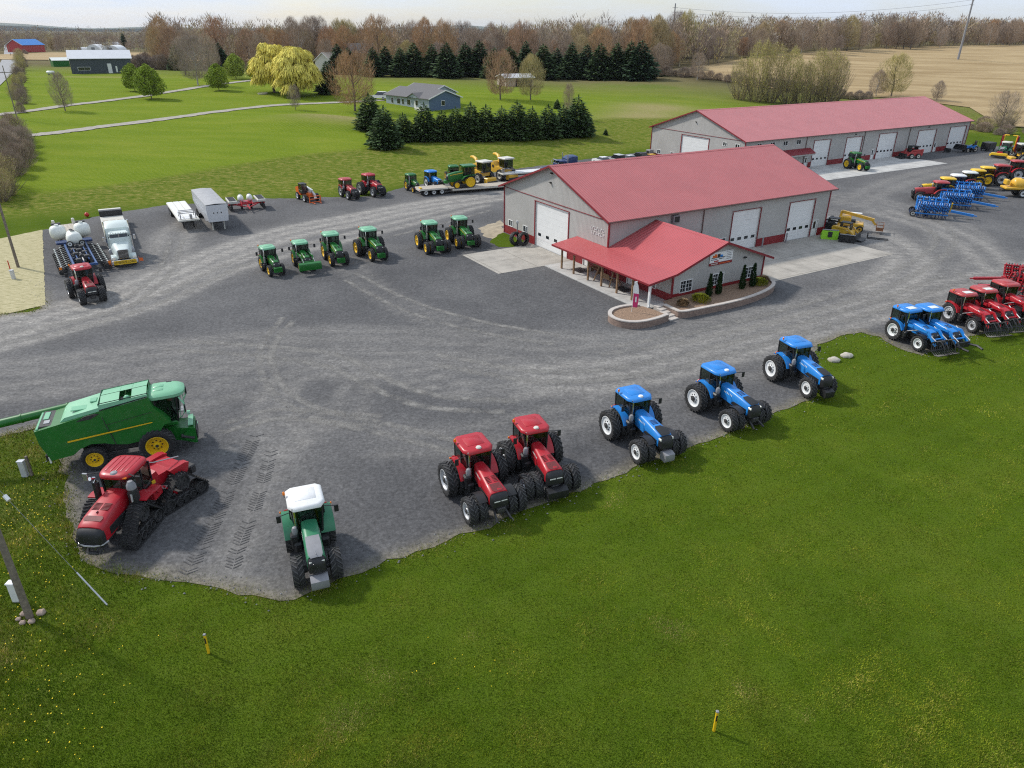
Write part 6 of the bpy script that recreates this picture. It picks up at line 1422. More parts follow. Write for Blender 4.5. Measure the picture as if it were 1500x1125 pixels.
fs_ = MB().mat('trim'); y = -OD - .53; fs_.bar((13.05, y, 2.66), (ORX, y, ORG - .02), .05, .22).bar((ORX, y, ORG - .02), (-.02, y, zl - .02), .05, .22).bar((-.02, y, zl - .02), (-3.37, y, 2.46), .05, .2); fs_.bar((-3.38, y, 2.46), (-3.38, 5.36, 2.46), .05, .16); fs_.bar((-3.35, 5.38, 2.46), (-.06, 5.38, zl - .03), .05, .16); fs_.build('fascia', oro, smooth=0)
gu = MB().mat('gut').box((13.12, -OD / 2 - .2, 2.66), (.1, OD + .6, .12), .01); gu.build('gutter', oro)
cp = MB().mat('roofy').loft([[(ORX - .3, yy, ORG + .07 - .3 * sr), (ORX, yy, ORG + .10), (ORX + .3, yy, ORG + .07 - .3 * sr), (ORX, yy, ORG + .06)] for yy in (-OD - .52, -.05)]); cp.build('ridge_cap', oro, smooth=0)
for v_ in (4.1, 1.9, -.6, -2.85, -5.3, -7.6): MB().mat('wood').box((-2.85, v_, 1.28), (.17, .17, 2.3), .01).build('porch_post', s1)
MB().mat('door').box((-2.85, -10.0, 1.28), (.2, .2, 2.32), .01).build('porch_post', s1)
MB().mat('wood').box((-2.85, -2.9, 2.42), (.15, 14.6, .2), .01).build('porch_beam', s1)
dsp = MB().mat('door').tube([(-3.2, -10.35, 2.4), (-2.95, -10.15, 2.2), (-2.95, -10.15, .5), (-3.25, -10.5, .35)], .06, 6); dsp.build('downspout', s1)
sgn = MB().mat('white').box(PO(5.95, 3.72, -.06), (3.05, .07, 1.0), .01); sgn.mat('trim').box(PO(5.95, 3.08, -.06), (3.05, .075, .27), .01); sg_ = sgn.build('wall_sign', s1, smooth=0)
pic = MB()                                             # the sign's picture: dark ground bar, orange and blue machines, lines of small print
f_ = lambda x0, x1, z0, z1, m: pic.mat(m).box(PO((x0 + x1) / 2, (z0 + z1) / 2, -.105), (x1 - x0, .012, z1 - z0), .002)
f_(4.6, 6.45, 3.66, 3.72, 'black'); f_(4.75, 5.35, 3.73, 3.95, 'orange'); f_(5.0, 5.3, 3.95, 4.05, 'orange'); f_(5.4, 5.75, 3.73, 4.03, 'black'); f_(5.75, 6.1, 3.73, 3.92, 'blue'); f_(4.6, 5.4, 3.50, 3.56, 'navy'); f_(5.6, 6.3, 3.52, 3.58, 'chassis'); f_(5.0, 5.6, 3.28, 3.42, 'red2')
for i in range(4): f_(6.65, 7.3 - .1 * (i % 2), 3.40 + .17 * i, 3.46 + .17 * i, 'grey')
f_(6.5, 7.35, 4.08, 4.14, 'rims'); f_(4.65, 5.5, 3.05, 3.12, 'offw'); f_(5.7, 7.2, 3.05, 3.11, 'orange'); pic.build('sign_print', sg_, smooth=0)
wall_lamp(s1, PO, 9.3, 3.15)
# ------------------------------------------------------------------ rear workshop
X2, Y2, A2, L2, W2, HE2, HR2 = SH2
s2 = thing('workshop', 'long grey workshop behind the front shed, with five white overhead doors along its side', 'shed', (X2, Y2, 0), A2)
wl = MB().mat('siding')
doors = [(18.9, 23.7, 4.85, 4), (28.7, 33.6, 4.8, 4), (39.2, 45.05, 4.9, 5), (52.9, 59.4, 4.8, 5), (64.8, 71.1, 4.88, 5)]; walks = [(16.9, 17.8), (37.6, 38.5), (59.9, 60.8)]; wins = [(3.0, 4.2, 4.55, 5.35), (6.5, 7.7, 4.55, 5.35), (10.0, 11.2, 4.55, 5.35), (13.7, 14.9, 4.55, 5.35), (12.6, 13.4, 1.2, 2.0)]
PL2 = wall_sheet(wl, (0, 0), (1, 0), L2, (0, HE2), [(a, b_, 0, z) for a, b_, z, _ in doors] + [(a, b_, 0, 2.05) for a, b_ in walks] + wins)
gw = [(W2 - 15.9, W2 - 8.8, 0, 5.36), (W2 - 5.25, W2 - 4.35, 4.6, 5.25), (W2 - 2.3, W2 - 1.3, 4.6, 5.25), (W2 - 22.5, W2 - 21.5, 1.05, 1.8), (W2 - 18.6, W2 - 17.8, 1.05, 1.8)]
PG2 = wall_sheet(wl, (0, W2), (0, -1), W2, (0, HE2), gw, top=HR2 - .05); wall_sheet(wl, (L2, 0), (0, 1), W2, (0, HE2), [], top=HR2 - .05); wall_sheet(wl, (L2, W2), (-1, 0), L2, (0, HE2), []); wl.build('wall', s2, smooth=0)
wn = MB().mat('wains'); wains((0, 0), (1, 0), L2, [(a, b_, 0, z) for a, b_, z, _ in doors] + [(a, b_, 0, 2) for a, b_ in walks]); wains((0, W2), (0, -1), W2, gw); wains((L2, 0), (0, 1), W2, []); wn.build('wainscot', s2, smooth=0)
corner_trim(s2, [(0, 0), (0, W2), (L2, 0), (L2, W2)], HE2 - .05); gable_roof(s2, L2, W2, HE2, HR2, .5, 'roofx2')
bt = MB().mat('trim'); bt.bar(PG2(0, 5.93, -.03), PG2(W2, 5.93, -.03), .10, .05); bt.build('belt_trim', s2, smooth=0)
for a, b_, z, n_ in doors: overhead_door(s2, PL2, a, b_, z, n_, 1.3)
overhead_door(s2, PG2, W2 - 15.9, W2 - 8.8, 5.36, 0)
for a, b_ in walks: walk_door(s2, PL2, a, b_)
for w_ in wins: window(s2, PL2, *w_)
for w_ in gw[1:]: window(s2, PG2, *w_)
wall_lamp(s2, PG2, W2 - 12.56, 8.0); wall_lamp(s2, PL2, 31.2, 5.35); wall_lamp(s2, PL2, 56.3, 5.4)
for u_ in (16.5, 34.2, 49.5): MB().mat('gut').tube([(u_, -.10, 5.7), (u_, -.10, .2)], .06, 6).build('downspout', s2)
aw = MB().mat('trim').loft([[(x, -.03, 3.72), (x, -1.5, 2.95), (x, -1.5, 2.86), (x, -.03, 3.60)] for x in (10.3, 17.9)]); aw.mat('siding'); aw.loft([[(x, -.03, 3.58), (x, -1.45, 2.86), (x, -1.45, 2.62), (x, -.03, 2.62)] for x in (10.4, 17.8)]); aw.build('awning', s2, smooth=0)
ac = thing('air_conditioner', 'grey air conditioning cabinet at the left corner of the rear workshop', 'air conditioner'); MB().mat('grey').box((0, 0, .8), (1.0, 1.2, 1.6), .05).build('cabinet', ac); MB().mat('black').box((-.51, 0, .9), (.03, .9, 1.0), .01).build('fan_grille', ac)
v2 = Vector((-math.sin(A2), math.cos(A2))); u2 = Vector((math.cos(A2), math.sin(A2))); q = Vector((X2, Y2)) + v2 * 23.8 - u2 * .8; ac.location = (q.x, q.y, .03); ac.rotation_euler.z = A2
# ------------------------------------------------------------------ planting beds, steps, porch things
u1 = Vector((math.cos(A1), math.sin(A1))); v1 = Vector((-math.sin(A1), math.cos(A1))); O1 = Vector((X1, Y1))
def W(u, v, z=0): p = O1 + u1 * u + v1 * v; return (p.x, p.y, z)
bm_, nt, b = new_mat('retaining_block'); br = N(nt, 'ShaderNodeTexBrick'); br.inputs['Scale'].default_value = 1; br.inputs['Brick Width'].default_value = .42; br.inputs['Row Height'].default_value = .18; br.inputs['Mortar Size'].default_value = .012
br.inputs['Color1'].default_value = (.30, .20, .155, 1); br.inputs['Color2'].default_value = (.22, .155, .125, 1); br.inputs['Mortar'].default_value = (.10, .08, .07, 1)
uv = N(nt, 'ShaderNodeUVMap'); nt.links.new(uv.outputs[0], br.inputs['Vector']); c = mixc(nt, .45, br.outputs['Color'], ramp(nt, noise(nt, 5, 5), [(.3, (.16, .115, .095)), (.7, (.38, .28, .22))])); nt.links.new(c, b.inputs['Base Color']); b.inputs['Roughness'].default_value = .9; bump(nt, b, br.outputs['Fac'], -.5, .02); M['block'] = bm_
M['cap'] = simple('pale_cap_stone', (.50, .45, .40), .85, var=.12, scale=3); M['mulch'] = simple('bark_mulch', (.26, .17, .11), .95, var=.45, scale=7, bmp=.8)
def bed(name, label, pts, H, fill_extra=()):
    t = thing(name, label, 'planting bed'); L = smooth_line([Vector(p) for p in pts], 6); me_v = []; acc = 0
    w = MB().mat('block'); cap = MB().mat('cap'); inn = []
    for i, p in enumerate(L):
        q = L[min(i + 1, len(L) - 1)] - L[max(i - 1, 0)]; q = q / (np.hypot(*q) + 1e-9); inn.append(p + np.array([-q[1], q[0]]) * .32)
    w.loft([[(*W(*p)[:2], .0), (*W(*p)[:2], H), (*W(*i_)[:2], H), (*W(*i_)[:2], .0)] for p, i_ in zip(L, inn)])
    o = w.build('retaining_wall', t, smooth=30); me = o.data; ul = me.uv_layers.new(name='UVMap'); ss = [0]
    for a, c_ in zip(L[:-1], L[1:]): ss.append(ss[-1] + float(np.hypot(*(c_ - a))))
    P0 = np.array([W(*p)[:2] for p in L])
    for poly in me.polygons:
        for li in poly.loop_indices:
            v = me.vertices[me.loops[li].vertex_index].co; k = int(np.argmin(np.hypot(P0[:, 0] - v.x, P0[:, 1] - v.y))); ul.data[li].uv = (ss[k], v.z)
    outs = [p - (i_ - p) * .12 for p, i_ in zip(L, inn)]
    cap.loft([[(*W(*p)[:2], H + .003), (*W(*p)[:2], H + .09), (*W(*i_)[:2], H + .09), (*W(*i_)[:2], H + .003)] for p, i_ in zip(outs, inn)]); cap.build('cap_stone', t, smooth=30)
    f = bmesh.new(); vs_ = [f.verts.new((*W(*p)[:2], H - .06)) for p in inn] + [f.verts.new((*W(*p)[:2], H - .06)) for p in fill_extra]; f.faces.new(vs_); bmesh.ops.triangulate(f, faces=f.faces[:])
    if sum(q_.normal.z for q_ in f.faces) < 0: bmesh.ops.reverse_faces(f, faces=f.faces[:])
    me = bpy.data.meshes.new('mulch'); f.to_mesh(me); f.free(); me.materials.append(M['mulch']); link('mulch', me, t); return t
bed('planting_bed', 'rounded brown block bed with bare mulch and a pink flag, at the porch corner', [(-4.0, -9.95), (-5.6, -9.5), (-7.1, -9.75), (-8.1, -10.7), (-8.3, -11.9), (-7.8, -13.0), (-6.6, -13.6), (-5.0, -13.65), (-3.45, -13.4)][:], .62, [(-3.6, -11.6), (-3.9, -10.4)])
bed('planting_bed', 'long brown block bed with four slim evergreens along the office front', [(-2.15, -11.2), (-2.2, -12.6), (-1.9, -13.5), (.6, -13.75), (4.3, -13.9), (7.6, -13.6), (10.3, -12.9), (11.9, -12.0), (12.4, -11.1), (12.2, -10.2)], .62, [(12.1, -9.95), (0, -9.95), (-.05, -10.1), (-1.4, -10.3)])
stp = thing('stone_steps', 'pale stone steps between the two block beds, leading up to the porch', 'steps')
for i in range(5):
    o_ = MB().mat('cap').box((0, 0, .07 + .05 * i), (1.1, .62, .14 + .10 * i), .02).build('step', stp); p = W(-2.85 + .16 * i, -13.2 + .58 * i); o_.location = (p[0], p[1], 0); o_.rotation_euler.z = A1 + R(5)
def shrub(label, cat, loc, hgt, rad, mat, n, leaf, shape='cone', name='evergreen_shrub', group=None, seed=1):
    t = thing(name, label, cat, loc, 0, group); rnd = random.Random(seed); c = MB().mat(mat)
    for i in range(n):
        z = rnd.random() ** (1.3 if shape == 'cone' else 1) * hgt; rr_ = rad * (1 - z / hgt) ** .7 * (.6 + .4 * min(1, z / (.12 * hgt))) if shape == 'cone' else rad * math.sqrt(max(0, 1 - (z / hgt) ** 2))
        rr_ *= rnd.uniform(.55, 1.08); a = rnd.uniform(0, 2 * PI); p = Vector((rr_ * math.cos(a), rr_ * math.sin(a), z + .05)); d = Vector((math.cos(a) * .6, math.sin(a) * .6, rnd.uniform(.4, 1.1))).normalized() * leaf * rnd.uniform(.7, 1.4); s = Vector((-math.sin(a), math.cos(a), 0)) * leaf * .35
        c.add([p - s, p + s, p + d + s * .5, p + d - s * .5], [(0, 1, 2, 3)])
    c.build('foliage', t, smooth=0); MB().mat('polewood').tube([(0, 0, -.3), (0, 0, hgt * .6)], [.05, .02], 6).build('trunk', t); return t
M['arb'] = vgrad('arborvitae_leaves', [(.022, .055, .016), (.035, .075, .02)]); M['yshrub'] = vgrad('yellow_green_leaves', [(.34, .33, .03), (.26, .28, .03)]); M['bshrub'] = vgrad('dry_brown_grass', [(.30, .21, .12), (.26, .18, .10)])
for i, (u, lab) in enumerate([(3.35, 'slim dark evergreen in the block bed, leftmost, left of the middle office window'), (4.6, 'slim dark evergreen in the block bed, just overlapping the middle office window'), (7.8, 'slim dark evergreen in the block bed, tallest, right of the middle office window'), (9.25, 'slim dark evergreen in the block bed, in front of the right office window')]):
    shrub(lab, 'evergreen', W(u, -11.4, .55), 2.1 + (.2 if i > 1 else 0), .34, 'arb', 900, .14, seed=i, group='slim evergreens along the office')
shrub('round yellow shrub at the left end of the long block bed', 'shrub', W(1.7, -12.0, .55), .55, .85, 'yshrub', 700, .16, 'dome', 'yellow_shrub', seed=11); shrub('round yellow shrub at the right end of the long block bed', 'shrub', W(10.4, -11.3, .55), .5, .8, 'yshrub', 700, .16, 'dome', 'yellow_shrub', seed=12)
shrub('dry brown clump at the left corner of the long block bed', 'shrub', W(-.6, -12.1, .55), .5, .5, 'bshrub', 400, .2, 'dome', 'dry_shrub', seed=13); shrub('dry brown clump at the far right corner of the long block bed', 'shrub', W(11.4, -11.0, .55), .45, .5, 'bshrub', 400, .2, 'dome', 'dry_shrub', seed=14)
fl = thing('feather_flag', 'pink and white feather flag on a thin pole in the rounded bed', 'flag', W(-5.7, -11.0, .55)); MB().mat('white').tube([(0, 0, 0), (0, 0, 2.4), (.1, 0, 2.75), (.3, 0, 2.9)], .025, 6).build('pole', fl)
M['pink'] = simple('pink_cloth', (.55, .03, .14), .7); m = MB().mat('pink'); m.loft([[(.03, .01 * math.sin(k), z), (.03 + w_, .06 * math.sin(k * 1.3), z)] for k, (z, w_) in enumerate([(.45, .42), (.9, .46), (1.4, .48), (1.75, .48)])], cap=False, closed=False); m.mat('white').loft([[(.03, .01 * math.sin(k + 3), z), (.03 + w_, .06 * math.sin((k + 3) * 1.3), z)] for k, (z, w_) in enumerate([(1.75, .48), (2.1, .45), (2.5, .36), (2.85, .2)])], cap=False, closed=False); m.mat('white').box((.28, .03, 1.2), (.12, .1, .5), .01); m.build('cloth', fl); fl.rotation_euler.z = R(-20)
sw = thing('log_swing', 'rustic log swing frame under the office porch roof', 'swing', W(-1.7, -2.3, .12), A1); f = MB().mat('wood')
for y in (-1.1, 1.1): f.tube([(-.7, y * 1.15, 0), (0, y, 1.95)], .07, 7).tube([(.7, y * 1.15, 0), (0, y, 1.95)], .07, 7).tube([(-.45, y * 1.1, .7), (.45, y * 1.1, .7)], .05, 6)
f.tube([(0, -1.4, 1.95), (0, 1.4, 1.95)], .08, 7); f.build('frame', sw); s_ = MB().mat('wood')
for i in range(5): s_.box((-.2 + .1 * i, 0, .5), (.08, 1.5, .05), .01).box((-.28 - .02 * i, 0, .6 + .11 * i), (.05, 1.5, .08), .01)
s_.build('seat', sw); MB().mat('steel').tube([(0, -.7, .55), (0, -.7, 1.9)], .015, 4).tube([(0, .7, .55), (0, .7, 1.9)], .015, 4).build('chain', sw)
for v_, lab in ((2.6, 'dark doormat on the porch slab near the big gable door'), (-4.7, 'dark doormat on the porch slab in front of the office door')):
    dm = MB().mat('chassis').box((0, 0, .015), (1.3, 1.7, .03), .01).build('doormat'); tag(dm, lab, 'doormat'); dm.location = W(-1.5, v_, .122); dm.rotation_euler.z = A1
bn = thing('bench', 'wooden bench under the porch against the dark red wall', 'bench', W(-.45, 1.2, .12), A1); MB().mat('wood').box((0, 0, .45), (.45, 1.4, .06), .02).build('seat', bn); MB().mat('wood').box((.2, 0, .75), (.06, 1.4, .4), .02).build('backrest', bn)
for y in (-.6, .6): MB().mat('wood').box((0, y, .21), (.4, .08, .42), .01).build('leg', bn)
for (u, v, lab) in [(-1.35, 14.3, 'big loose tractor tyre leaning beside the gable door, right one'), (-2.1, 14.9, 'big loose tractor tyre leaning beside the gable door, left one')]:
    ty = link('loose_tyre', tyre_mesh(.82, .5, 18), None, W(u, v, .84)); tag(ty, lab, 'tyre', 'loose tyres by the gable wall'); ty.rotation_euler = (R(-8), 0, A1 + R(12))
po = thing('post', 'grey post with a small meter head at the gable wall behind the loose tyres', 'post', W(-.6, 16.9), 0); MB().mat('grey').tube([(0, 0, 0), (0, 0, 2.1)], .07, 8).build('pole', po); MB().mat('alu').box((0, 0, 2.2), (.3, .25, .35), .04).build('meter', po)
for (sh, u, v, lab) in [(SH1, 23.0, -.6, 'grey steel bollard right of the left apron door'), (SH1, 27.2, -.6, 'grey steel bollard left of the right apron door')]:
    bo = MB().mat('grey').lathe([(.09, 0), (.09, 1.15), (.07, 1.22), (.001, 1.24)], 12, 'z').build('bollard'); tag(bo, lab, 'bollard', 'bollards by the apron doors'); bo.location = W(u, v, .05)
# ------------------------------------------------------------------ poles, boxes, markers
def pole(label, loc, H, r=.16, cross=None, mat='polewood', lean=0, name='utility_pole'):
    t = thing(name, label, 'utility pole', loc); MB().mat(mat).tube([(0, 0, -.5), (0, 0, H)], [r, r * .62], 10).build('pole', t)
    if cross:
        for z, w_, ang in cross:
            c = MB().mat('polewood').box((0, 0, z), (w_, .12, .14), .01).build('crossarm', t); c.rotation_euler.z = ang
            for k in (-.45, -.15, .45): MB().mat('grey').lathe([(.05, 0), (.07, .1), (.03, .2), (.001, .22)], 8, 'z', c=(k * w_, 0, z + .07)).build('insulator', c)
    return t
q = G(44, 905); pole('bare wooden utility pole in the near lawn with stones round its foot', (q.x, q.y, 0), 10.5)
rs_ = [(.36, .24, .22), (-.34, .16, .18), (.26, -.28, .17), (-.08, -.36, .15), (-.38, -.16, .13)]
M['rock'] = simple('brown_rock', (.33, .25, .20), .9, var=.3, scale=4, bmp=.5); M['rock2'] = simple('pale_boulder', (.48, .44, .37), .85, var=.2, scale=3, bmp=.4)
def rock(label, loc, r, mat, group=None, sq=(1, .85, .6)):
    mb = MB().mat(mat).ball((0, 0, 0), r, 14, sq); rnd = random.Random(int(loc[0] * 100)); mb.v = [tuple(c_ * (1 + .10 * math.sin(7 * v[0] / r + 3 * v[1] / r + loc[0])) for c_ in v) for v in mb.v]; o = mb.build('rock', None, loc); tag(o, label, 'rock', group); return o
for (x, y, r), lb_ in zip(rs_, ('largest brown stone, right of the near utility pole', 'brown stone behind and left of the near utility pole', 'brown stone in front and right of the near utility pole', 'small brown stone directly in front of the near utility pole', 'smallest brown stone, left of the near utility pole')): rock(lb_, (q.x + x, q.y + y, .08), r, 'rock', 'stones round the near utility pole')
for px, py, lab in ((1221.5, 529, 'left pale flat boulder on the lawn corner beside the third blue tractor'), (1240, 522.5, 'right pale flat boulder on the lawn corner near the gravel edge')):
    p = G(px, py); rock(lab, (p.x, p.y, .10), .48, 'rock2', None, (1, .75, .5))
p = G(27, 392); pole('wooden utility pole on the straw-covered patch at the left edge', (p.x, p.y, 0), 10.0); p2 = T(25.5, 175); pole('thin utility pole with a crossarm beside the far drive', (p2.x, p2.y, p2.z), 11, .14, [(9.6, 2.6, R(10))])
p3 = T(16, 82); pole('small utility pole beside the far country road', (p3.x, p3.y, p3.z), 10, .14, [(9.2, 2.4, R(10))])
tp = T(1403, 88); pole('tall grey steel transmission pole standing in the stubble field', (tp.x, tp.y, tp.z), 27, .55, [(23.5, 5, R(40)), (25.5, 4, R(40))], 'grey', name='transmission_pole')
tp2 = T(982, 84); pole('grey transmission pole rising out of the far wood edge', (tp2.x, tp2.y, tp2.z), 25, .45, [(21, 5, R(40)), (23, 4, R(40))], 'grey', name='transmission_pole')
def wire(label, a, c, sag, r=.02, n=16):
    mb = MB().mat('grey').tube([(Vector(a).lerp(Vector(c), k / n) - Vector((0, 0, sag * 4 * (k / n) * (1 - k / n)))) for k in range(n + 1)], r, 4); o = mb.build('power_line'); tag(o, label, 'power line'); return o
for z, lab in ((23.6, 'lower power line strung between the two transmission poles'), (25.6, 'upper power line strung between the two transmission poles')): wire(lab, (tp.x, tp.y, tp.z + z), (tp2.x, tp2.y, tp2.z + z - 2.5), 4, .05)
an = G(158, 888); gy = wire('thin guy wire running from the near lawn up towards the left', (an.x, an.y, .05), (G(-60, 655, 6)[0], G(-60, 655, 6)[1], 6.0), 0, .009, 4); a0 = Vector((an.x, an.y, .05)); a1 = Vector(G(-60, 655, 6)); d_ = (a1 - a0)
gg = MB().mat('rims').tube([a0 + d_ * .003, a0 + d_ * .205], .036, 8).build('guy_guard'); tag(gg, 'grey plastic guard sleeve at the foot of the guy wire', 'guy guard')
gi = MB().mat('white').tube([a0 + d_ * .66, a0 + d_ * .69], .10, 8).build('guy_insulator'); tag(gi, 'white insulator hanging on the guy wire at the left edge', 'insulator')
def pedestal(label, px, py, hgt=1.0, mat='alu', post=True, name='utility_pedestal'):
    p = G(px, py); t = thing(name, label, 'utility box', (p.x, p.y, 0)); MB().mat(mat).box((0, 0, hgt / 2), (.34, .28, hgt), .04).build('cabinet', t); MB().mat(mat).box((0, 0, hgt + .04), (.38, .32, .08), .03).build('lid', t)
    if post: MB().mat('polewood').box((.30, .1, .65), (.14, .14, 1.3), .02).build('post', t)
    return t
pedestal('pale utility pedestal with a wooden post, on the grass behind the combine', 38, 698); pedestal('white utility pedestal beside the near utility pole', 26, 880, 1.0, 'white', False); pedestal('small grey utility box in the straw patch, by the red marker', 20.5, 409, .9, 'alu', False)
p = G(16, 398); o = MB().mat('redlens').tube([(0, 0, 0), (0, 0, 1.2)], .05, 8).build('marker_post'); tag(o, 'red marker stake in the straw patch', 'marker'); o.location = (p.x, p.y, 0)
for px, py, lab in ((306, 957, 'yellow pipeline marker post on the near lawn, left one'), (1045.5, 1071, 'yellow pipeline marker post on the near lawn, right one')):
    p = G(px, py); t = thing('marker_post', lab, 'marker', (p.x, p.y, 0), 0, 'yellow marker posts on the lawn'); MB().mat('yellow').box((0, 0, .5), (.09, .09, 1.0), .015).build('post', t); MB().mat('grey').box((0, 0, 1.03), (.11, .11, .07), .02).build('cap', t); MB().mat('black').box((0, -.047, .72), (.06, .006, .3), .001).build('warning_label', t)
for px, py, lab in ((128, 318, 'orange-red ball float on the gravel edge between the wagon and the deck trailer'),):
    p = G(px, py); o = MB().mat('redlens').ball((0, 0, .3), .3, 14).build('ball_float'); tag(o, lab, 'ball'); o.location = (p.x, p.y, .03)
# sandy patch by the shed corner
sandm = simple('sandy_soil', (.36, .30, .21), .95, var=.3, scale=1.2, bmp=.4)
drape('sandy_soil', rough_poly([G(*p)[:2] for p in [(700, 335), (735, 322), (739, 338), (735, 352), (712, 348)]], .3, .6, 5), .036, sandm)
drape('grass_strip', rough_poly([G(*p)[:2] for p in [(722, 350), (737, 341), (768, 353), (752, 362), (730, 362), (718, 356)]], .2, .6, 6), .042, gm)
# ------------------------------------------------------------------ trees
M['bark'] = simple('grey_brown_bark', (.15, .12, .10), .9, var=.3, scale=3); M['birch'] = simple('pale_bark', (.38, .35, .31), .9, var=.2, scale=3)
M['twig_b'] = vgrad('brown_twigs', [(.32, .245, .185), (.38, .29, .21), (.30, .24, .20), (.42, .33, .25)], .4); M['twig_r'] = vgrad('reddish_budding_twigs', [(.42, .24, .14), (.46, .30, .16), (.40, .26, .17)], .4); M['twig_y'] = vgrad('yellowish_budding_twigs', [(.48, .41, .17), (.44, .36, .18), (.44, .34, .20)], .4)
M['leaf_g'] = vgrad('fresh_green_leaves', [(.29, .37, .045), (.25, .33, .04), (.34, .40, .07)], .8); M['leaf_w'] = vgrad('yellow_willow_catkins', [(.78, .66, .13), (.74, .65, .14)], .8); M['leaf_yg'] = vgrad('yellow_green_buds', [(.46, .42, .11), (.38, .36, .10)], .8)
M['spruce'] = vgrad('spruce_needles', [(.072, .122, .048), (.088, .138, .052), (.064, .112, .056)], .9); M['pine'] = vgrad('pine_needles', [(.080, .134, .046), (.096, .150, .048), (.070, .122, .048)], .9)
def quadmesh(name, P0, D, S, mat):                       # thin leaf or twig quads from numpy arrays: base, direction, half width
    n = len(P0); V = np.empty((n, 4, 3)); V[:, 0] = P0 - S; V[:, 1] = P0 + S; V[:, 2] = P0 + D + S * .35; V[:, 3] = P0 + D - S * .35
    me = bpy.data.meshes.new(name); me.from_pydata(V.reshape(-1, 3).tolist(), [], np.arange(4 * n).reshape(-1, 4).tolist()); me.materials.append(M[mat]); return me
ORD = 'first second third fourth fifth sixth seventh eighth ninth tenth eleventh twelfth thirteenth fourteenth fifteenth sixteenth seventeenth eighteenth nineteenth twentieth'.split() + ['twenty-first']
def place_tree(name, label, cat, meshes, loc, s=1, rz=0, group=None):
    t = thing(name, label, cat, loc, rz, group); t.scale = (s, s, s) if not isinstance(s, tuple) else s
    link('trunk', meshes[0], t)
    for m in meshes[1]: link('crown', m, t)
    return t
def conifer(name, H, Rb, mat, seed, n=3600, low=.06, tp=.9):
    rng = np.random.default_rng(seed); z = low + (1 - low) * (1 - np.sqrt(rng.random(n))) * .99; lay = np.round(z * 20 + rng.normal(0, .22, n)) / 20
    prof = (1 - z) ** tp * np.minimum(1, .55 + z * 3); k = rng.random(n) ** .4; a = rng.random(n) * 6.283; gap = 1 + .20 * np.sin(a * 3 + lay * 40 + seed) + .14 * np.sin(a * 7 + lay * 23); r = Rb * prof * k * gap * (1 + rng.normal(0, .10, n))
    P0 = np.stack([r * np.cos(a), r * np.sin(a), (lay + .02 * rng.normal(0, 1, n)) * H - r * .10], 1); L = H * .06 * (.6 + .8 * prof) * rng.uniform(.7, 1.4, n)
    D = np.stack([np.cos(a) * L, np.sin(a) * L, L * rng.uniform(-.35, .45, n)], 1); S = np.stack([-np.sin(a), np.cos(a), rng.normal(0, .4, n)], 1) * (L * .33)[:, None]
    P1 = np.stack([rng.normal(0, .03, 60), rng.normal(0, .03, 60), np.linspace(.9, 1.0, 60) * H], 1); D1 = rng.normal(0, .1, (60, 3)) + [0, 0, .3]; S1 = rng.normal(0, .06, (60, 3))
    tr = MB().mat('bark').tube([(0, 0, -.5), (0, 0, H * .95)], [H * .018, .03], 6).mesh(name + '_trunk'); return tr, [quadmesh(name + '_crown', np.vstack([P0, P1]), np.vstack([D, D1]), np.vstack([S, S1]), mat)]
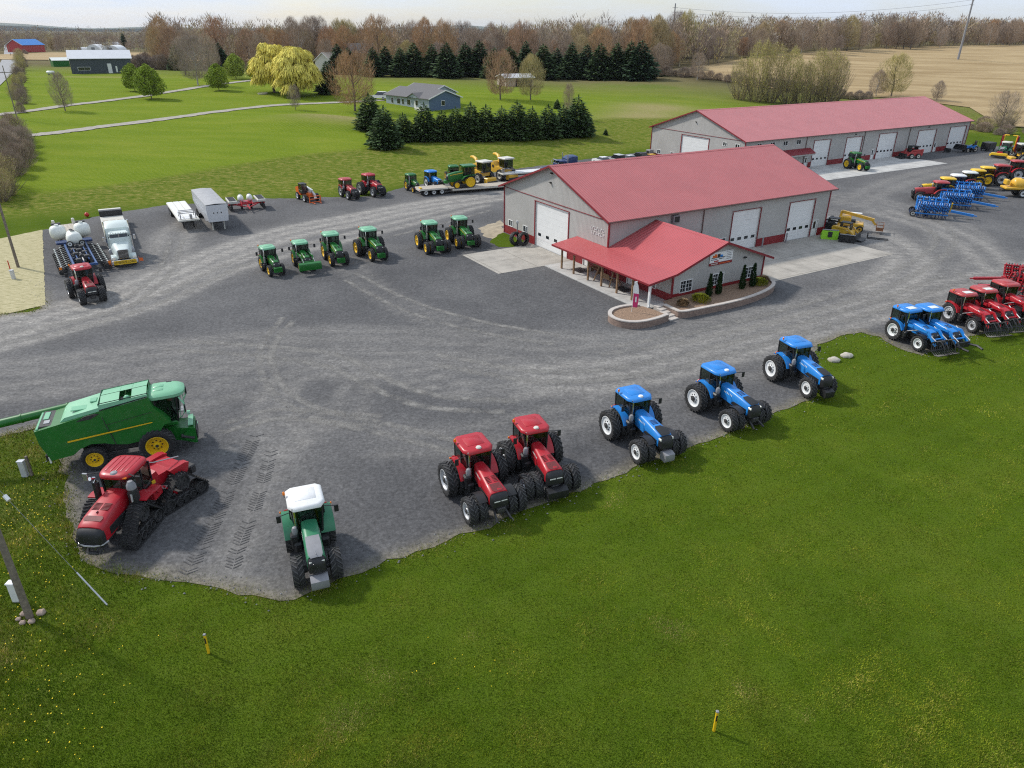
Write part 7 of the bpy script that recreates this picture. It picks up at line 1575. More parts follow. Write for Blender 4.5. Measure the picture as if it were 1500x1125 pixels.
def puff(name, H, Rr, z0, n, mat, seed, ln=.9, w=.05, leaf=None, nl=0, lsz=.3, stems=1, bark='bark', egg=.55):
    """a crown of twigs (and leaves) filling a lobed egg, on limbs that fan out of the trunk"""
    rng = np.random.default_rng(seed); mb = MB().mat(bark); C_ = []
    for k in range(stems if stems > 1 else 1):
        a = 6.283 * k / stems + rng.random(); o = np.array([math.cos(a), math.sin(a), 0]) * (.25 * Rr if stems > 1 else 0)
        if stems == 1: mb.tube([(0, 0, -.4), (.02 * H * rng.normal(), .02 * H * rng.normal(), H * .3), (.03 * H * rng.normal(), .03 * H * rng.normal(), H * .6), (0, 0, H * .92)], [H * .018, H * .014, H * .009, .02], 6, False)
        for j in range(11 if stems == 1 else 5):
            z = H * (z0 + (.62 - z0) * rng.random()) if stems == 1 else -.2; b = rng.random() * 6.283 if stems == 1 else a + rng.normal(0, .5); el = rng.uniform(.45, 1.1) if stems == 1 else rng.uniform(.6, 1.35); L = (Rr * .95 if stems == 1 else H * .85) * rng.uniform(.7, 1.05); d = np.array([math.cos(b) * math.cos(el), math.sin(b) * math.cos(el), math.sin(el)]); p = o + np.array([0, 0, z])
            pts = [p, p + d * L * .5 + rng.normal(0, .12, 3), p + d * L + np.array([0, 0, L * .12])]; mb.tube([tuple(q) for q in pts], [H * .008, H * .005, .015], 4, False); C_.append(pts[1]); C_.append(pts[2])
    def vol(m):
        u = rng.random(m); zz = z0 + (1 - z0) * u; pr = np.sqrt(np.clip(1 - ((zz - egg) / np.where(zz > egg, 1.01 - egg, egg - z0 + .12)) ** 2, .02, 1)); a = rng.random(m) * 6.283
        lob = 1 + .16 * np.sin(a * 3 + seed + zz * 6) + .13 * np.sin(a * 5 + zz * 11 + seed) ; r = Rr * pr * lob * rng.random(m) ** .42; P_ = np.stack([r * np.cos(a), r * np.sin(a), zz * H * (1 + .05 * np.sin(a * 2 + seed))], 1)
        keep = np.sin(P_[:, 0] * 5.5 / Rr + seed) * np.sin(P_[:, 1] * 5.1 / Rr + 2 * seed) * np.sin(P_[:, 2] * 9.7 / H + seed) > -.30 - .5 * rng.random(m); return P_[keep], a[keep]
    cr = []
    if n:
        P_, a = vol(n); m = len(P_); d = P_ - np.array([0, 0, H * max(0, z0 - .1)]); d /= np.linalg.norm(d, axis=1)[:, None]; d = d + rng.normal(0, .38, (m, 3)) + [0, 0, .25]; d /= np.linalg.norm(d, axis=1)[:, None]; d *= (ln * rng.uniform(.5, 1.4, m))[:, None]; s_ = np.cross(d, rng.normal(0, 1, (m, 3))); s_ /= np.linalg.norm(s_, axis=1)[:, None]; cr.append(quadmesh(name + '_crown', P_ - d * .6, d, s_ * w * .5, mat))
    if nl:
        P_, a = vol(nl); m = len(P_); d = rng.normal(0, 1, (m, 3)); d /= np.linalg.norm(d, axis=1)[:, None]; d *= (lsz * rng.uniform(.6, 1.4, m))[:, None]; s_ = np.cross(d, rng.normal(0, 1, (m, 3))); s_ /= np.linalg.norm(s_, axis=1)[:, None]; cr.append(quadmesh(name + '_crown', P_, d, s_ * lsz * .42, leaf))
    return mb.mesh(name + '_trunk'), cr
def willow(seed, H=13, Rr=6.2):
    rng = np.random.default_rng(seed); mb = MB().mat('bark')
    for j in range(9): a = j * .7; mb.tube([(0, 0, -.4), (.12 * math.cos(a), .12 * math.sin(a), H * .2), (Rr * .35 * math.cos(a), Rr * .35 * math.sin(a), H * .55), (Rr * .6 * math.cos(a), Rr * .6 * math.sin(a), H * .72)], [.4, .34, .16, .05], 5, False)
    P0 = []; D = []; S = []
    for k in range(34):                                  # lobes: each a small fountain of hanging strands
        a = k * 2.4; f = (k + .5) / 34; zf = .86 - .68 * f; q = Rr * .72 * math.sqrt(max(.02, 1 - ((zf - .40) / .48) ** 2)) * (1 if k % 3 else .55); c0 = np.array([q * math.cos(a), q * math.sin(a), H * zf + rng.normal(0, .3)]); rl = Rr * rng.uniform(.27, .40); n = 520
        b = rng.random(n) * 6.283; el = rng.random(n) ** .8 * 1.5 - .25; rr_ = rl * rng.random(n) ** .25; p = c0 + np.stack([rr_ * np.cos(b) * np.cos(el), rr_ * np.sin(b) * np.cos(el), rr_ * .85 * np.sin(el)], 1); L = rng.uniform(.4, 1.3, n) * (1 + .9 * (q / Rr)); L = np.minimum(L, np.maximum(.3, p[:, 2] - .3))
        out = np.stack([np.cos(b), np.sin(b)], 1) * .4 + c0[:2] / Rr * .25; P0.append(p); D.append(np.stack([out[:, 0] * L + rng.normal(0, .12, n), out[:, 1] * L + rng.normal(0, .12, n), -L * rng.uniform(.3, 1.0, n)], 1)); S.append(np.stack([-np.sin(b), np.cos(b), rng.normal(0, .2, n)], 1) * rng.uniform(.06, .14, n)[:, None])
    return mb.mesh('willow_trunk'), [quadmesh('willow_crown', np.vstack(P0), np.vstack(D), np.vstack(S), 'leaf_w')]
BT = [puff('bare_tree', 14, 4.6 + .5 * i, .16, 4200, 'twig_b', 21 + i, 1.3, .05, bark='bark' if i != 1 else 'birch') for i in range(3)]
BR = [puff('red_tree', 14, 5.0, .15, 4600, 'twig_r', 31 + i, 1.2, .06) for i in range(2)]
BY = [puff('budding_tree', 14, 4.8, .14, 4600, 'twig_y', 41 + i, 1.2, .06) for i in range(2)]
GL = [puff('leafy_tree', 8, 3.3, .14, 500, 'twig_y', 51 + i, .8, .03, 'leaf_g', 7000, .32, egg=.45) for i in range(2)]
BUSH = [puff('brush', 5, 2.6, .0, 3400, 'twig_b', 61 + i, 1.0, .035, stems=6, egg=.4) for i in range(2)]
YB = [puff('shrub_willow', 8, 3.3, .02, 2600, 'twig_y', 71 + i, 1.1, .035, 'leaf_yg', 900, .18, stems=8, egg=.66) for i in range(2)]
SP = [conifer('spruce', 14, 3.9 + .3 * i, 'spruce', 81 + i, tp=.8) for i in range(3)]; PN = [conifer('pine', 9, 3.4, 'pine', 91 + i, 4200, .02, .6) for i in range(3)]
WL = [willow(5), willow(8)]
rnd = random.Random(17)
def atpx(px, py, dz=-.1): p = T(px, py); return (p.x, p.y, p.z + dz)
def Hs(px, py, top):                                     # metres a thing must be tall to reach the picture row `top`
    p = T(px, py); d = p.y * math.cos(pitch) + (CAM_H - p.z) * math.sin(pitch); return (py - top) * d / CAM_F * 1.03
# single trees on the lawns
LT = [('bare_tree', 'small bare grey tree standing alone between the two far drives, left', (96, 163, 113), BT[0], 14, .9), ('leafy_tree', 'fresh green tree beside the upper drive, right one of two close together', (222, 145, 101), GL[0], 8, 1), ('leafy_tree', 'dull green tree just behind the fresh green one, left of it', (198, 134, 99), GL[1], 8, 1),
      ('leafy_tree', 'round bright green tree left of the yellow willows', (346, 116, 84), GL[0], 8, 1), ('leafy_tree', 'thin pale green tree in front of the bare grove, by the upper drive', (321, 133, 99), GL[1], 8, 1), ('leafy_tree', 'low green shrub-like tree touching the left willow', (375, 116, 90), GL[1], 8, 1),
      ('bare_tree', 'broad bare grey-brown tree in front of the grove, between two dark pines', (290, 125, 62), BT[1], 14, 1), ('bare_tree', 'bare grey tree at the left edge of the grove', (272, 110, 62), BT[2], 14, 1), ('bare_tree', 'bare brown tree in the grove behind the pale green one', (308, 112, 60), BT[0], 14, 1),
      ('pine_tree', 'dark pine at the left end of the grove', (261, 103, 70), SP[0], 14, 1.3), ('pine_tree', 'dark pine inside the bare grove', (324, 100, 66), SP[1], 14, 1.3), ('pine_tree', 'dark conical spruce right beside the yellow willows', (481, 138, 94), SP[2], 14, 1.15),
      ('willow_tree', 'big yellow weeping willow, front one of the pair', (437, 142, 74), WL[0], 13, 1.0), ('willow_tree', 'yellow weeping willow standing behind and left of the front one', (402, 136, 70), WL[1], 13, .98), ('bare_tree', 'tiny bare sapling in front of the willows', (433, 161, 128), BT[2], 14, .7),
      ('bare_tree', 'large bare orange-brown tree beside the white pickup and the blue house', (520, 163, 88), BR[0], 14, 1.25), ('bare_tree', 'bare reddish tree on the lawn left of the small white-roofed shed', (733, 146, 83), BR[1], 14, 1.05), ('bare_tree', 'yellowish budding tree in front of the small white-roofed shed', (777, 147, 89), BY[0], 14, 1.0),
      ('bare_tree', 'thin bare sapling behind the right end of the pine row', (832, 172, 128), BT[0], 14, .6), ('bare_tree', 'bare round tree alone at the stubble field edge behind the workshop', (1305, 142, 87), BY[1], 14, 1.2), ('bare_tree', 'small bare tree left of the round one at the field edge', (1283, 142, 108), BT[1], 14, 1.1),
      ('bare_tree', 'bare dark tree right of the workshop at the field edge', (1465, 190, 140), BT[2], 14, 1.0), ('bare_tree', 'small bare tree on the stubble field edge beyond the workshop ridge', (1372, 148, 122), BT[0], 14, 1.1), ('bare_tree', 'bare tree rising from the brushy fence line, left of the yellow-green willows', (1021, 118, 83), BT[1], 14, 1.0), ('bare_tree', 'bare tree at the fence corner beside the last dark spruce', (962, 112, 70), BT[2], 14, 1.0)]
for nm, lab, (px, py, top), ms, h0, wd in LT:
    s = Hs(px, py, top) / h0; place_tree(nm, lab, 'tree', ms, atpx(px, py), (s * wd, s * wd, s), rnd.uniform(0, 6))
# spruce row behind the house
g = 'dark spruces in the row behind the house'; wl_ = ['first dark spruce at the left end of the row behind the house'] + ['dark spruce in the row behind the blue house'] * 30
xs = [497, 512, 548, 566, 588, 607, 634, 655, 683, 703, 724, 747, 770, 795, 815, 836, 858, 878, 902, 921, 937]
for i, x in enumerate(xs):
    py = lerp(110, 117, (x - 500) / 440) + rnd.uniform(-2, 2); top = {497: 70, 512: 74, 683: 68, 703: 66, 902: 70, 937: 66}.get(x, 68 + rnd.uniform(-4, 8)); s = Hs(x, py, top) / 14
    place_tree('spruce_tree', 'dark spruce at the left end of the row behind the house' if i == 0 else 'dark spruce at the right end of the row behind the house, beside the stubble field' if i == len(xs) - 1 else f'{ORD[i]} dark spruce from the left in the row behind the blue house', 'tree', SP[i % 3], atpx(x, py), (s * rnd.uniform(1.3, 1.6), s * rnd.uniform(1.3, 1.6), s), rnd.uniform(0, 6), g)
# pine row in front
g = 'green pines in the row below the house'
PR = [(543, 190, 142), (565, 217, 161), (592, 207, 169), (623, 206, 156), (648, 205, 165), (668, 205, 161), (690, 205, 155), (712, 205, 158), (735, 204, 160), (757, 204, 153), (779, 203, 160), (802, 202, 158), (824, 200, 158), (845, 199, 145), (857, 198, 166)]
for i, (x, py, top) in enumerate(PR):
    s = Hs(x, py, top) / 9; lab = {0: 'green pine set back at the left end of the pine row, nearest the blue house', 1: 'tallest green pine at the front left end of the pine row', 13: 'tall pointed green pine near the right end of the pine row', 14: 'last low green pine at the right end of the pine row'}.get(i, f'{ORD[i]} green pine from the left in the dense row below the blue house'); s2 = s * rnd.uniform(1.0, 1.15)
    place_tree('pine_tree', lab, 'tree', PN[i % 3], atpx(x, py), (s2 * 1.0, s2 * 1.0, s), rnd.uniform(0, 6), g)
place_tree('pine_tree', 'tiny round evergreen on the lawn behind the right end of the pine row', 'tree', PN[0], atpx(816, 160), .30, 1); place_tree('pine_tree', 'tiny evergreen seedling alone on the lawn right of the pine row', 'tree', PN[1], atpx(887, 198), .17, 2)
# yellow-green shrub willows along the field, brush along fence line and the left edge
g = 'yellow-green shrub willows at the field edge behind the workshop'
for i, (x, py, top) in enumerate([(1083, 146, 82), (1106, 149, 76), (1128, 150, 80), (1152, 152, 84), (1172, 153, 88), (1192, 152, 84), (1210, 152, 82), (1220, 150, 90)]):
    s = Hs(x, py, top) / 8; place_tree('shrub_willow', f'{ORD[i]} yellow-green shrub willow from the left in the clump behind the workshop roof', 'shrub', YB[i % 2], atpx(x, py), (s * .66, s * .66, s * rnd.uniform(.82, 1.06)), rnd.uniform(0, 6), g)
g = 'bare brown brush along the fence line'
for i in range(26):
    f = i / 25; x = lerp(950, 1270, f); py = lerp(108, 146, f) + rnd.uniform(-3, 3); s = rnd.uniform(.45, .85); place_tree('brush', 'low bare brown brush on the fence line between lawn and stubble field', 'brush', BUSH[i % 2], atpx(x, py), (s * 1.3, s * 1.3, s), rnd.uniform(0, 6), g)
g = 'bare brush right of the workshop'
for i in range(18):
    x = rnd.uniform(1418, 1530); py = rnd.uniform(176, 200); s = rnd.uniform(.35, .7); place_tree('brush', 'low olive-brown brush on the slope right of the workshop', 'brush', (YB if i % 3 == 0 else BUSH)[i % 2], atpx(x, py), (s * 1.4, s * 1.4, s * .8), rnd.uniform(0, 6), g)
g = 'bare thicket at the left edge'
for i, (x, py, s) in enumerate([(8, 275, .8), (20, 258, 1.0), (32, 245, 1.0), (14, 232, 1.2), (28, 222, 1.1), (40, 232, .8), (6, 212, 1.2), (22, 205, 1.2), (36, 214, .9), (-14, 250, 1.3), (-22, 285, 1.2), (2, 296, .7), (-30, 230, 1.3), (12, 288, .6)]):
    place_tree('brush', 'bare grey-brown shrub in the thicket at the left edge above the straw patch', 'shrub', (YB if i in (0, 11, 13) else BUSH)[i % 2], atpx(x, py), (s * .85, s * .85, s * .8), rnd.uniform(0, 6), g)
g = 'roadside brush'
for i in range(26):
    f = i / 25; x = lerp(28, 36, f) + rnd.uniform(-7, 7); py = lerp(165, 78, f ** .6); s = rnd.uniform(.35, .75); place_tree('brush', 'bare brown roadside bush beside the far country road', 'brush', (BUSH + YB[:1])[i % 3], atpx(x, py), s, rnd.uniform(0, 6), g)
for i in range(24):
    x = rnd.uniform(196, 255); py = rnd.uniform(97, 103); s = rnd.uniform(.8, 1.3); place_tree('brush', 'bare brown bush in the hedge right of the dark barn', 'brush', BUSH[i % 2], atpx(x, py), s, rnd.uniform(0, 6), 'brush hedge beside the dark barn')
# woods: the trees of the near edges one by one, the deep wood behind as one mass
def in_wood(k):
    if k == 0:                                           # behind the house
        y = rnd.uniform(325, 400); return rnd.uniform(-.46, .22) * y, y
    if k == 1: y = rnd.uniform(600, 680); return rnd.uniform(-.72, -.36) * y, y
    t_ = rnd.random(); return lerp(78, 425, t_) + rnd.uniform(-6, 6), lerp(345, 566, t_) + rnd.uniform(4, 30)
lab = {0: ('tree in the bare wood behind the spruces and the blue house', 'trees of the wood behind the house'), 1: ('tree in the far wood beyond the barn', 'trees of the far left wood'), 2: ('tree at the edge of the bare wood beyond the stubble field', 'trees of the wood beyond the stubble field')}
for k, n in ((0, 110), (2, 100), (1, 40)):
    for i in range(n):
        x, y = in_wood(k); c = rnd.random(); kind, ms = ('bare reddish', BR[i % 2]) if c < (.3 if k == 0 else .10) else ('yellowish budding', BY[i % 2]) if c < (.5 if k == 0 else .22) else ('bare grey-brown', BT[i % 3])
        s = rnd.uniform(.62, 1.32) * (1.15 if k == 0 else (.82 if i % 9 else 1.0) if k == 2 else .62); z = hz(x, y); place_tree('bare_tree', kind + ' ' + lab[k][0], 'tree', ms, (x, y, z - .2), (s * rnd.uniform(.8, 1.1), s * rnd.uniform(.8, 1.1), s), rnd.uniform(0, 6), lab[k][1])
def mass(name, spots, seed, H0=13, tw=46, tri=True):
    rng = np.random.default_rng(seed); n = len(spots); xy = np.array(spots); z = h(xy[:, 0], xy[:, 1]); H = H0 * rng.uniform(.55, 1.25, n) * (1 + .18 * np.sin(xy[:, 0] / 23.) * np.sin(xy[:, 0] / 61. + 1)); R_ = H * rng.uniform(.22, .34, n); sc = np.maximum(1, np.hypot(xy[:, 0], xy[:, 1]) / 450)
    V = []; Tt = []; tint = rng.random(n)
    m = tw; u = rng.random((n, m)); a = rng.random((n, m)) * 6.283; zz = .22 + .78 * u; rad = R_[:, None] * np.sqrt(np.clip(1 - ((zz - .55) / .47) ** 2, .03, 1)) * np.sqrt(rng.random((n, m)))
    P0 = np.stack([xy[:, 0:1] + rad * np.cos(a), xy[:, 1:2] + rad * np.sin(a), z[:, None] + zz * H[:, None]], -1); L = H[:, None] * .10 * rng.uniform(.5, 1.4, (n, m))
    D = np.stack([np.cos(a) * L * .5, np.sin(a) * L * .5, L * rng.uniform(.4, 1.1, (n, m))], -1); th = rng.random((n, m)) * 6.283; S = np.stack([np.cos(th), np.sin(th), th * 0], -1) * (rng.uniform(.07, .19, (n, m)) * sc[:, None])[..., None]
    P0 = P0.reshape(-1, 3); D = D.reshape(-1, 3); S = S.reshape(-1, 3); ti = np.repeat(tint, m)
    Pt = np.stack([xy[:, 0], xy[:, 1], z - .5], 1); Dt = np.stack([rng.normal(0, .3, n), rng.normal(0, .3, n), H * .5], 1); St = np.stack([np.ones(n), np.zeros(n), np.zeros(n)], 1) * (.16 * sc)[:, None]
    P0 = np.vstack([P0, Pt]); D = np.vstack([D, Dt]); S = np.vstack([S, St]); ti = np.concatenate([ti, np.where(rng.random(n) < .3, .97, 0.)])
    me = quadmesh(name, P0, D, S, 'mass'); fattr(me, 'tint', np.repeat(ti, 4)); return tag(link(name, me), kind='stuff')
m, nt, b = new_mat('far_wood_twigs'); c = ramp(nt, attr(nt, 'tint'), [(0, (.25, .20, .165)), (.3, (.33, .26, .20)), (.55, (.38, .27, .19)), (.78, (.38, .31, .20)), (.95, (.40, .34, .14)), (1, (.48, .44, .40))]); nt.links.new(c, b.inputs['Base Color']); b.inputs['Roughness'].default_value = .9; b.inputs['Specular IOR Level'].default_value = .1; M['mass'] = m
sp_ = []
for i in range(900): y = rnd.uniform(350, 520); sp_.append((rnd.uniform(-.46, .26) * y, y))
tag(mass('woodland', sp_, 1, 15.5, 110), 'bare wood filling the ground behind the house', 'wood')
sp_ = []
for i in range(1300): t_ = rnd.uniform(-.12, 1.25); q = rnd.random() ** 1.3; sp_.append((lerp(85, 425, t_) + q * 60, lerp(360, 580, t_) + q * 190))
tag(mass('woodland', sp_, 2, 12.5, 130), 'bare wood beyond the stubble field', 'wood')
sp_ = []
for i in range(2200): y = 620 + 900 * rnd.random() ** 1.5; sp_.append((rnd.uniform(-.85, -.22) * y, y))
tag(mass('woodland', sp_, 3, 8.5, 60), 'far bare wood left of the horizon', 'wood')
sp_ = []
for i in range(2600): y = rnd.uniform(900, 2600); sp_.append((rnd.uniform(-.9, .9) * y, y))
tag(mass('woodland', sp_, 4, 15, 34), 'distant woods along the horizon', 'wood')
for px, py, top in ((549 / 3, 70, 51), (816 / 3, 62, 50)):
    s = Hs(px, py, top) / 14; place_tree('spruce_tree', 'single far dark spruce standing above the left horizon wood near the pale hoop barns' if px < 200 else 'far dark spruce above the horizon wood behind the grove', 'tree', SP[0], atpx(px, py), s, 0)
s = Hs(1038, 84, 62) / 14; place_tree('spruce_tree', 'lone small dark spruce in front of the wood beyond the stubble field', 'tree', SP[1], atpx(1038, 86), (s * 1.5, s * 1.5, s), 0)
# ------------------------------------------------------------------ houses and barns far off
M['bluesid'] = simple('blue_siding', (.085, .135, .22), .6, var=.06, scale=2); M['palesid'] = simple('pale_blue_siding', (.30, .36, .40), .6, var=.06, scale=2); M['shingle'] = simple('grey_shingles', (.13, .125, .125), .85, var=.2, scale=4); M['house'] = M['shingle']
M['darksid'] = simple('dark_slate_siding', (.05, .062, .075), .6, var=.1, scale=1); M['wroof'] = simple('pale_metal_roof', (.60, .61, .62), .45, var=.05, scale=.5); M['tan'] = simple('tan_siding', (.42, .36, .29), .7, var=.08)
def house(name, label, cat, A, B, Wd, he, hr, wall, roofm, oh=.4, end=None):
    """A, B: ground ends of the long wall that faces the yard"""
    A = Vector(A[:2]); B = Vector(B[:2]); d = B - A; L = d.length; z = min(hz(*A), hz(*B)) - .1; t = thing(name, label, cat, (A.x, A.y, z), math.atan2(d.y, d.x)); w = MB().mat(wall); w.loft([[(x, 0, 0), (x, 0, he), (x, Wd / 2, hr), (x, Wd, he), (x, Wd, 0)] for x in (0, L)])
    if end: w.mat(end).prism([(.0, 0.01), (Wd, .01), (Wd, he), (Wd / 2, hr - .02), (0, he)], L, L + .06, 'x')
    w.build('wall', t, smooth=0); sl = (hr - he) / (Wd / 2); r = MB().mat(roofm); q = lambda x: [(x, -oh, he - oh * sl + .05), (x, Wd / 2, hr + .05), (x, Wd + oh, he - oh * sl + .05), (x, Wd + oh, he - oh * sl + .2), (x, Wd / 2, hr + .22), (x, -oh, he - oh * sl + .2)]
    r.loft([q(-oh), q(L + oh)]); r.build('roof', t, smooth=0)
    for x in (-oh - .03, L + oh + .03): MB().mat('white').bar((x, -oh, he - oh * sl + .1), (x, Wd / 2, hr + .1), .06, .24).bar((x, Wd / 2, hr + .1), (x, Wd + oh, he - oh * sl + .1), .06, .24).build('fascia', t, smooth=0)
    return t, L
def hwin(t, x, z, w, hh, y=0, face='y'):
    o = MB().mat('white').box((x, y, z) if face == 'y' else (y, x, z), (w + .2, .10, hh + .2) if face == 'y' else (.10, w + .2, hh + .2), .01).build('window', t); MB().mat('pane').box((x, y - .06, z) if face == 'y' else (y + .06, x, z), (w, .04, hh) if face == 'y' else (.04, w, hh), .005).build('pane', o)
bh, L = house('house', 'long blue ranch house with grey shingle roof, behind the pine row', 'house', T(566, 151), T(629, 163), 10.6, 3.0, 4.8, 'palesid', 'shingle', .5, 'bluesid')
for x, w in ((3.0, .9), (6.0, 1.4), (8.0, .8), (10.6, 1.4), (14.2, 1.0)):
    if x < L - 1: hwin(bh, x, 1.7, w, 1.3)
hwin(bh, 4.6, 1.8, 1.1, 1.1, L + .06, 'x')
fg = MB().mat('palesid').prism([(L * .55, 2.9), (L * .82, 2.9), (L * .685, 4.1)], -.5, 3.0); fg.build('porch_gable', bh, smooth=0); r = MB().mat('shingle'); r.loft([[(L * .53, y, 2.85), (L * .685, y, 4.22), (L * .84, y, 2.85), (L * .685, y, 4.05)] for y in (-.75, 3.2)]); r.build('porch_roof', bh, smooth=0); MB().mat('offw').box((L * .9, -1.6, .4), (2.6, 1.6, .8), .04).build('entry_deck', bh)
MB().mat('door').box((L * .69, -.03, 1.15), (1.0, .1, 2.1), .01).build('door', bh)
gA = T(562, 150); gd = (T(629, 163) - T(566, 151)).normalized(); gg_, gL = house('garage', 'white-doored garage end with a dark grey roof, at the left of the blue ranch house', 'garage', gA + Vector((gd.x * 1.0 - gd.y * 6, gd.y * 1.0 + gd.x * 6, 0)), gA + Vector((gd.x * 14 - gd.y * 6, gd.y * 14 + gd.x * 6, 0)), 9.0, 3.2, 5.0, 'palesid', 'shingle', .4); MB().mat('door').box((-.05, 4.5, 1.35), (.1, 5.0, 2.5), .01).build('overhead_door', gg_)
pk = car('white pickup parked on the house drive, beside the large bare tree', 'white', None, True); p = T(556, 146.5); pk.location = (p.x, p.y, p.z + .12); pk.rotation_euler.z = R(165); pk.scale = (1.2,) * 3
shd, sL = house('lean_shed', 'small open-fronted shed with a pale metal roof, in front of the dark spruces', 'shed', T(741, 127), T(781, 127), 8, 3.0, 4.0, 'tan', 'wroof', .5); MB().mat('black').box((sL * .65, -.03, 1.3), (sL * .6, .1, 2.4), .01).build('opening_shade', shd)  # black panel on the wall stands for the shade inside the open front
for i in range(3): MB().mat('wood').box((sL * (.4 + .25 * i), -.12, 1.4), (.2, .2, 2.8), .01).build('post', shd)
br_, bL = house('barn', 'long dark slate barn with pale metal roof and white door, on the far left lawn', 'barn', T(106, 108.5), T(195, 107), 15, 5.4, 8.0, 'darksid', 'wroof', .5); MB().mat('door').box((bL * .63, -.05, 1.9), (1.4, .1, 3.4), .01).build('door', br_)
for f in (.16, .26): hwin(br_, bL * f, 1.9, 2.0, 1.0)
MB().mat('tank').box((bL * .74, -.05, 1.6), (.6, .1, 2.2), .01).build('door', br_)
house('shed', 'low green shed left of the dark barn', 'shed', T(79, 98), T(103, 97.5), 6, 2.6, 3.6, 'green', 'tank', .3)
rb, rL = house('barn', 'red barn with a bright blue roof beside the far road', 'barn', T(35, 77), T(67, 76), 12, 5.0, 8.5, 'red2', 'blue', .4)
def hoop(label, px0, px1, py, top):
    A = T(px0, py); B = T(px1, py); L = (B - A).length; r = L / 2; H = Hs(px0, py, top); t = thing('hoop_barn', label, 'barn', ((A.x + B.x) / 2, (A.y + B.y) / 2, (A.z + B.z) / 2 - .2), math.atan2(B.y - A.y, B.x - A.x)); m = MB().mat('white'); m.loft([[(r * math.cos(a), y, H * math.sin(a)) for a in np.linspace(PI, 0, 13)] for y in (0, 22)]); m.build('cover', t, smooth=40); MB().mat('grey').box((0, -.06, H * .3), (r * .5, .1, H * .6), .01).build('door', t)
hoop('white hoop barn in the far left field, first of the pair', 127, 147, 75, 66); hoop('white hoop barn in the far left field, right one of the pair', 149, 175, 75, 67); hoop('tiny white hoop barn left of the pair, near the red barn', 113, 121, 74.5, 69.5)
house('barn', 'long low white barn behind the hoop barns', 'barn', T(140, 72), T(178, 71.5), 10, 3.5, 5.5, 'offw', 'wroof', .3)
th_, tL = house('house', 'tan two-storey house showing between the bare trees above the spruces', 'house', T(514, 103), T(556, 102), 11, 7.0, 10.5, 'tan', 'shingle', .4)
for f in (.25, .6): hwin(th_, tL * f, 5.0, 1.4, 1.6)
house('house', 'pale house almost hidden by reddish trees left of the tan one', 'house', T(487, 107), T(505, 106), 9, 4.5, 7.5, 'offw', 'tan', .4)
p = T(385, 138); fire = thing('stone_ring', 'round stone ring on the lawn left of the willows', 'stone ring', (p.x, p.y, p.z)); MB().mat('rock2').lathe([(1.4, 0), (1.5, .35), (1.2, .4), (1.1, 0)], 18, 'z').build('ring', fire)
p = T(75, 110); tk = thing('gas_tank', 'small white gas tank on the lawn in front of the dark barn', 'tank', (p.x, p.y, p.z)); MB().mat('white').lathe([(.001, -1.5), (.4, -1.4), (.55, -1.1), (.55, 1.1), (.4, 1.4), (.001, 1.5)], 14, 'x', c=(0, 0, .9)).build('tank_body', tk)
for x in (-.8, .8): MB().mat('grey').box((x, 0, .2), (.2, .8, .5), .02).build('leg', tk)
# ------------------------------------------------------------------ hills on the horizon
hp = []
for a in np.linspace(R(35), R(145), 90):
    d = 8200; hh = 46 + 22 * math.sin(a * 9) + 14 * math.sin(a * 23 + 1) + 7 * math.sin(a * 51); hp.append([(d * math.cos(a), d * math.sin(a), -60), (d * math.cos(a), d * math.sin(a), hh * .6), ((d + 900) * math.cos(a), (d + 900) * math.sin(a), hh), ((d + 2200) * math.cos(a), (d + 2200) * math.sin(a), -80)])
M['hill'] = simple('far_wooded_hill', (.10, .12, .09), .95, var=.2, scale=.004); o = MB().mat('hill').loft(hp, cap=False, closed=False).build('hills'); tag(o, kind='structure')

hz_m = bpy.data.materials.new('air_haze'); hz_m.use_nodes = True; nt = hz_m.node_tree; nt.nodes.remove(nt.nodes['Principled BSDF']); pv = N(nt, 'ShaderNodeVolumePrincipled'); pv.inputs['Color'].default_value = (.78, .85, .95, 1); pv.inputs['Density'].default_value = HAZE; pv.inputs['Anisotropy'].default_value = .3; nt.links.new(pv.outputs[0], nt.nodes['Material Output'].inputs['Volume'])
if HAZE:
    hzb = MB(); hzb.mats = [hz_m]; hzb.box((0, 4500, -10), (14000, 11400, 250), 0); hzb.build('haze', smooth=0)['kind'] = 'stuff'
# ------------------------------------------------------------------ near lawn: blades of grass, dandelions; tyre prints in the gravel
def inside(P, poly):
    c = np.zeros(len(P), bool); Q = np.array([q[:2] for q in poly]); j = len(Q) - 1
    for i in range(len(Q)):
        a, b_ = Q[i], Q[j]; k = ((a[1] > P[:, 1]) != (b_[1] > P[:, 1])) & (P[:, 0] < (b_[0] - a[0]) * (P[:, 1] - a[1]) / (b_[1] - a[1] + 1e-12) + a[0]); c ^= k; j = i
    return c
rng = np.random.default_rng(77)
n = 950000; yy = 15.5 / (1 - rng.random(n) * (1 - 15.5 / 66)); xx = (rng.random(n) * 2 - 1) * (.72 * yy + 18); PP = np.stack([xx, yy], 1)
edge_d = poly_dist(PP, LOTW, True); ins = inside(PP, LOTW); keep = ~(ins & (edge_d > 1.0 * rng.random(n) ** 2.5)) & ~inside(PP, [G(*p) for p in [(-60, 345), (62, 335), (68, 449), (-60, 470)]]) & (yy < 66)
PP = PP[keep]; ed_ = edge_d[keep]; n = len(PP); pat = np.sin(PP[:, 0] * .9 + 2 * np.sin(PP[:, 1] * .5)) * np.sin(PP[:, 1] * 1.1 + 1.7 * np.sin(PP[:, 0] * .6)); hh = (.055 + .02 * pat + .05 * np.exp(-ed_ / .4)) * rng.uniform(.6, 1.5, n)
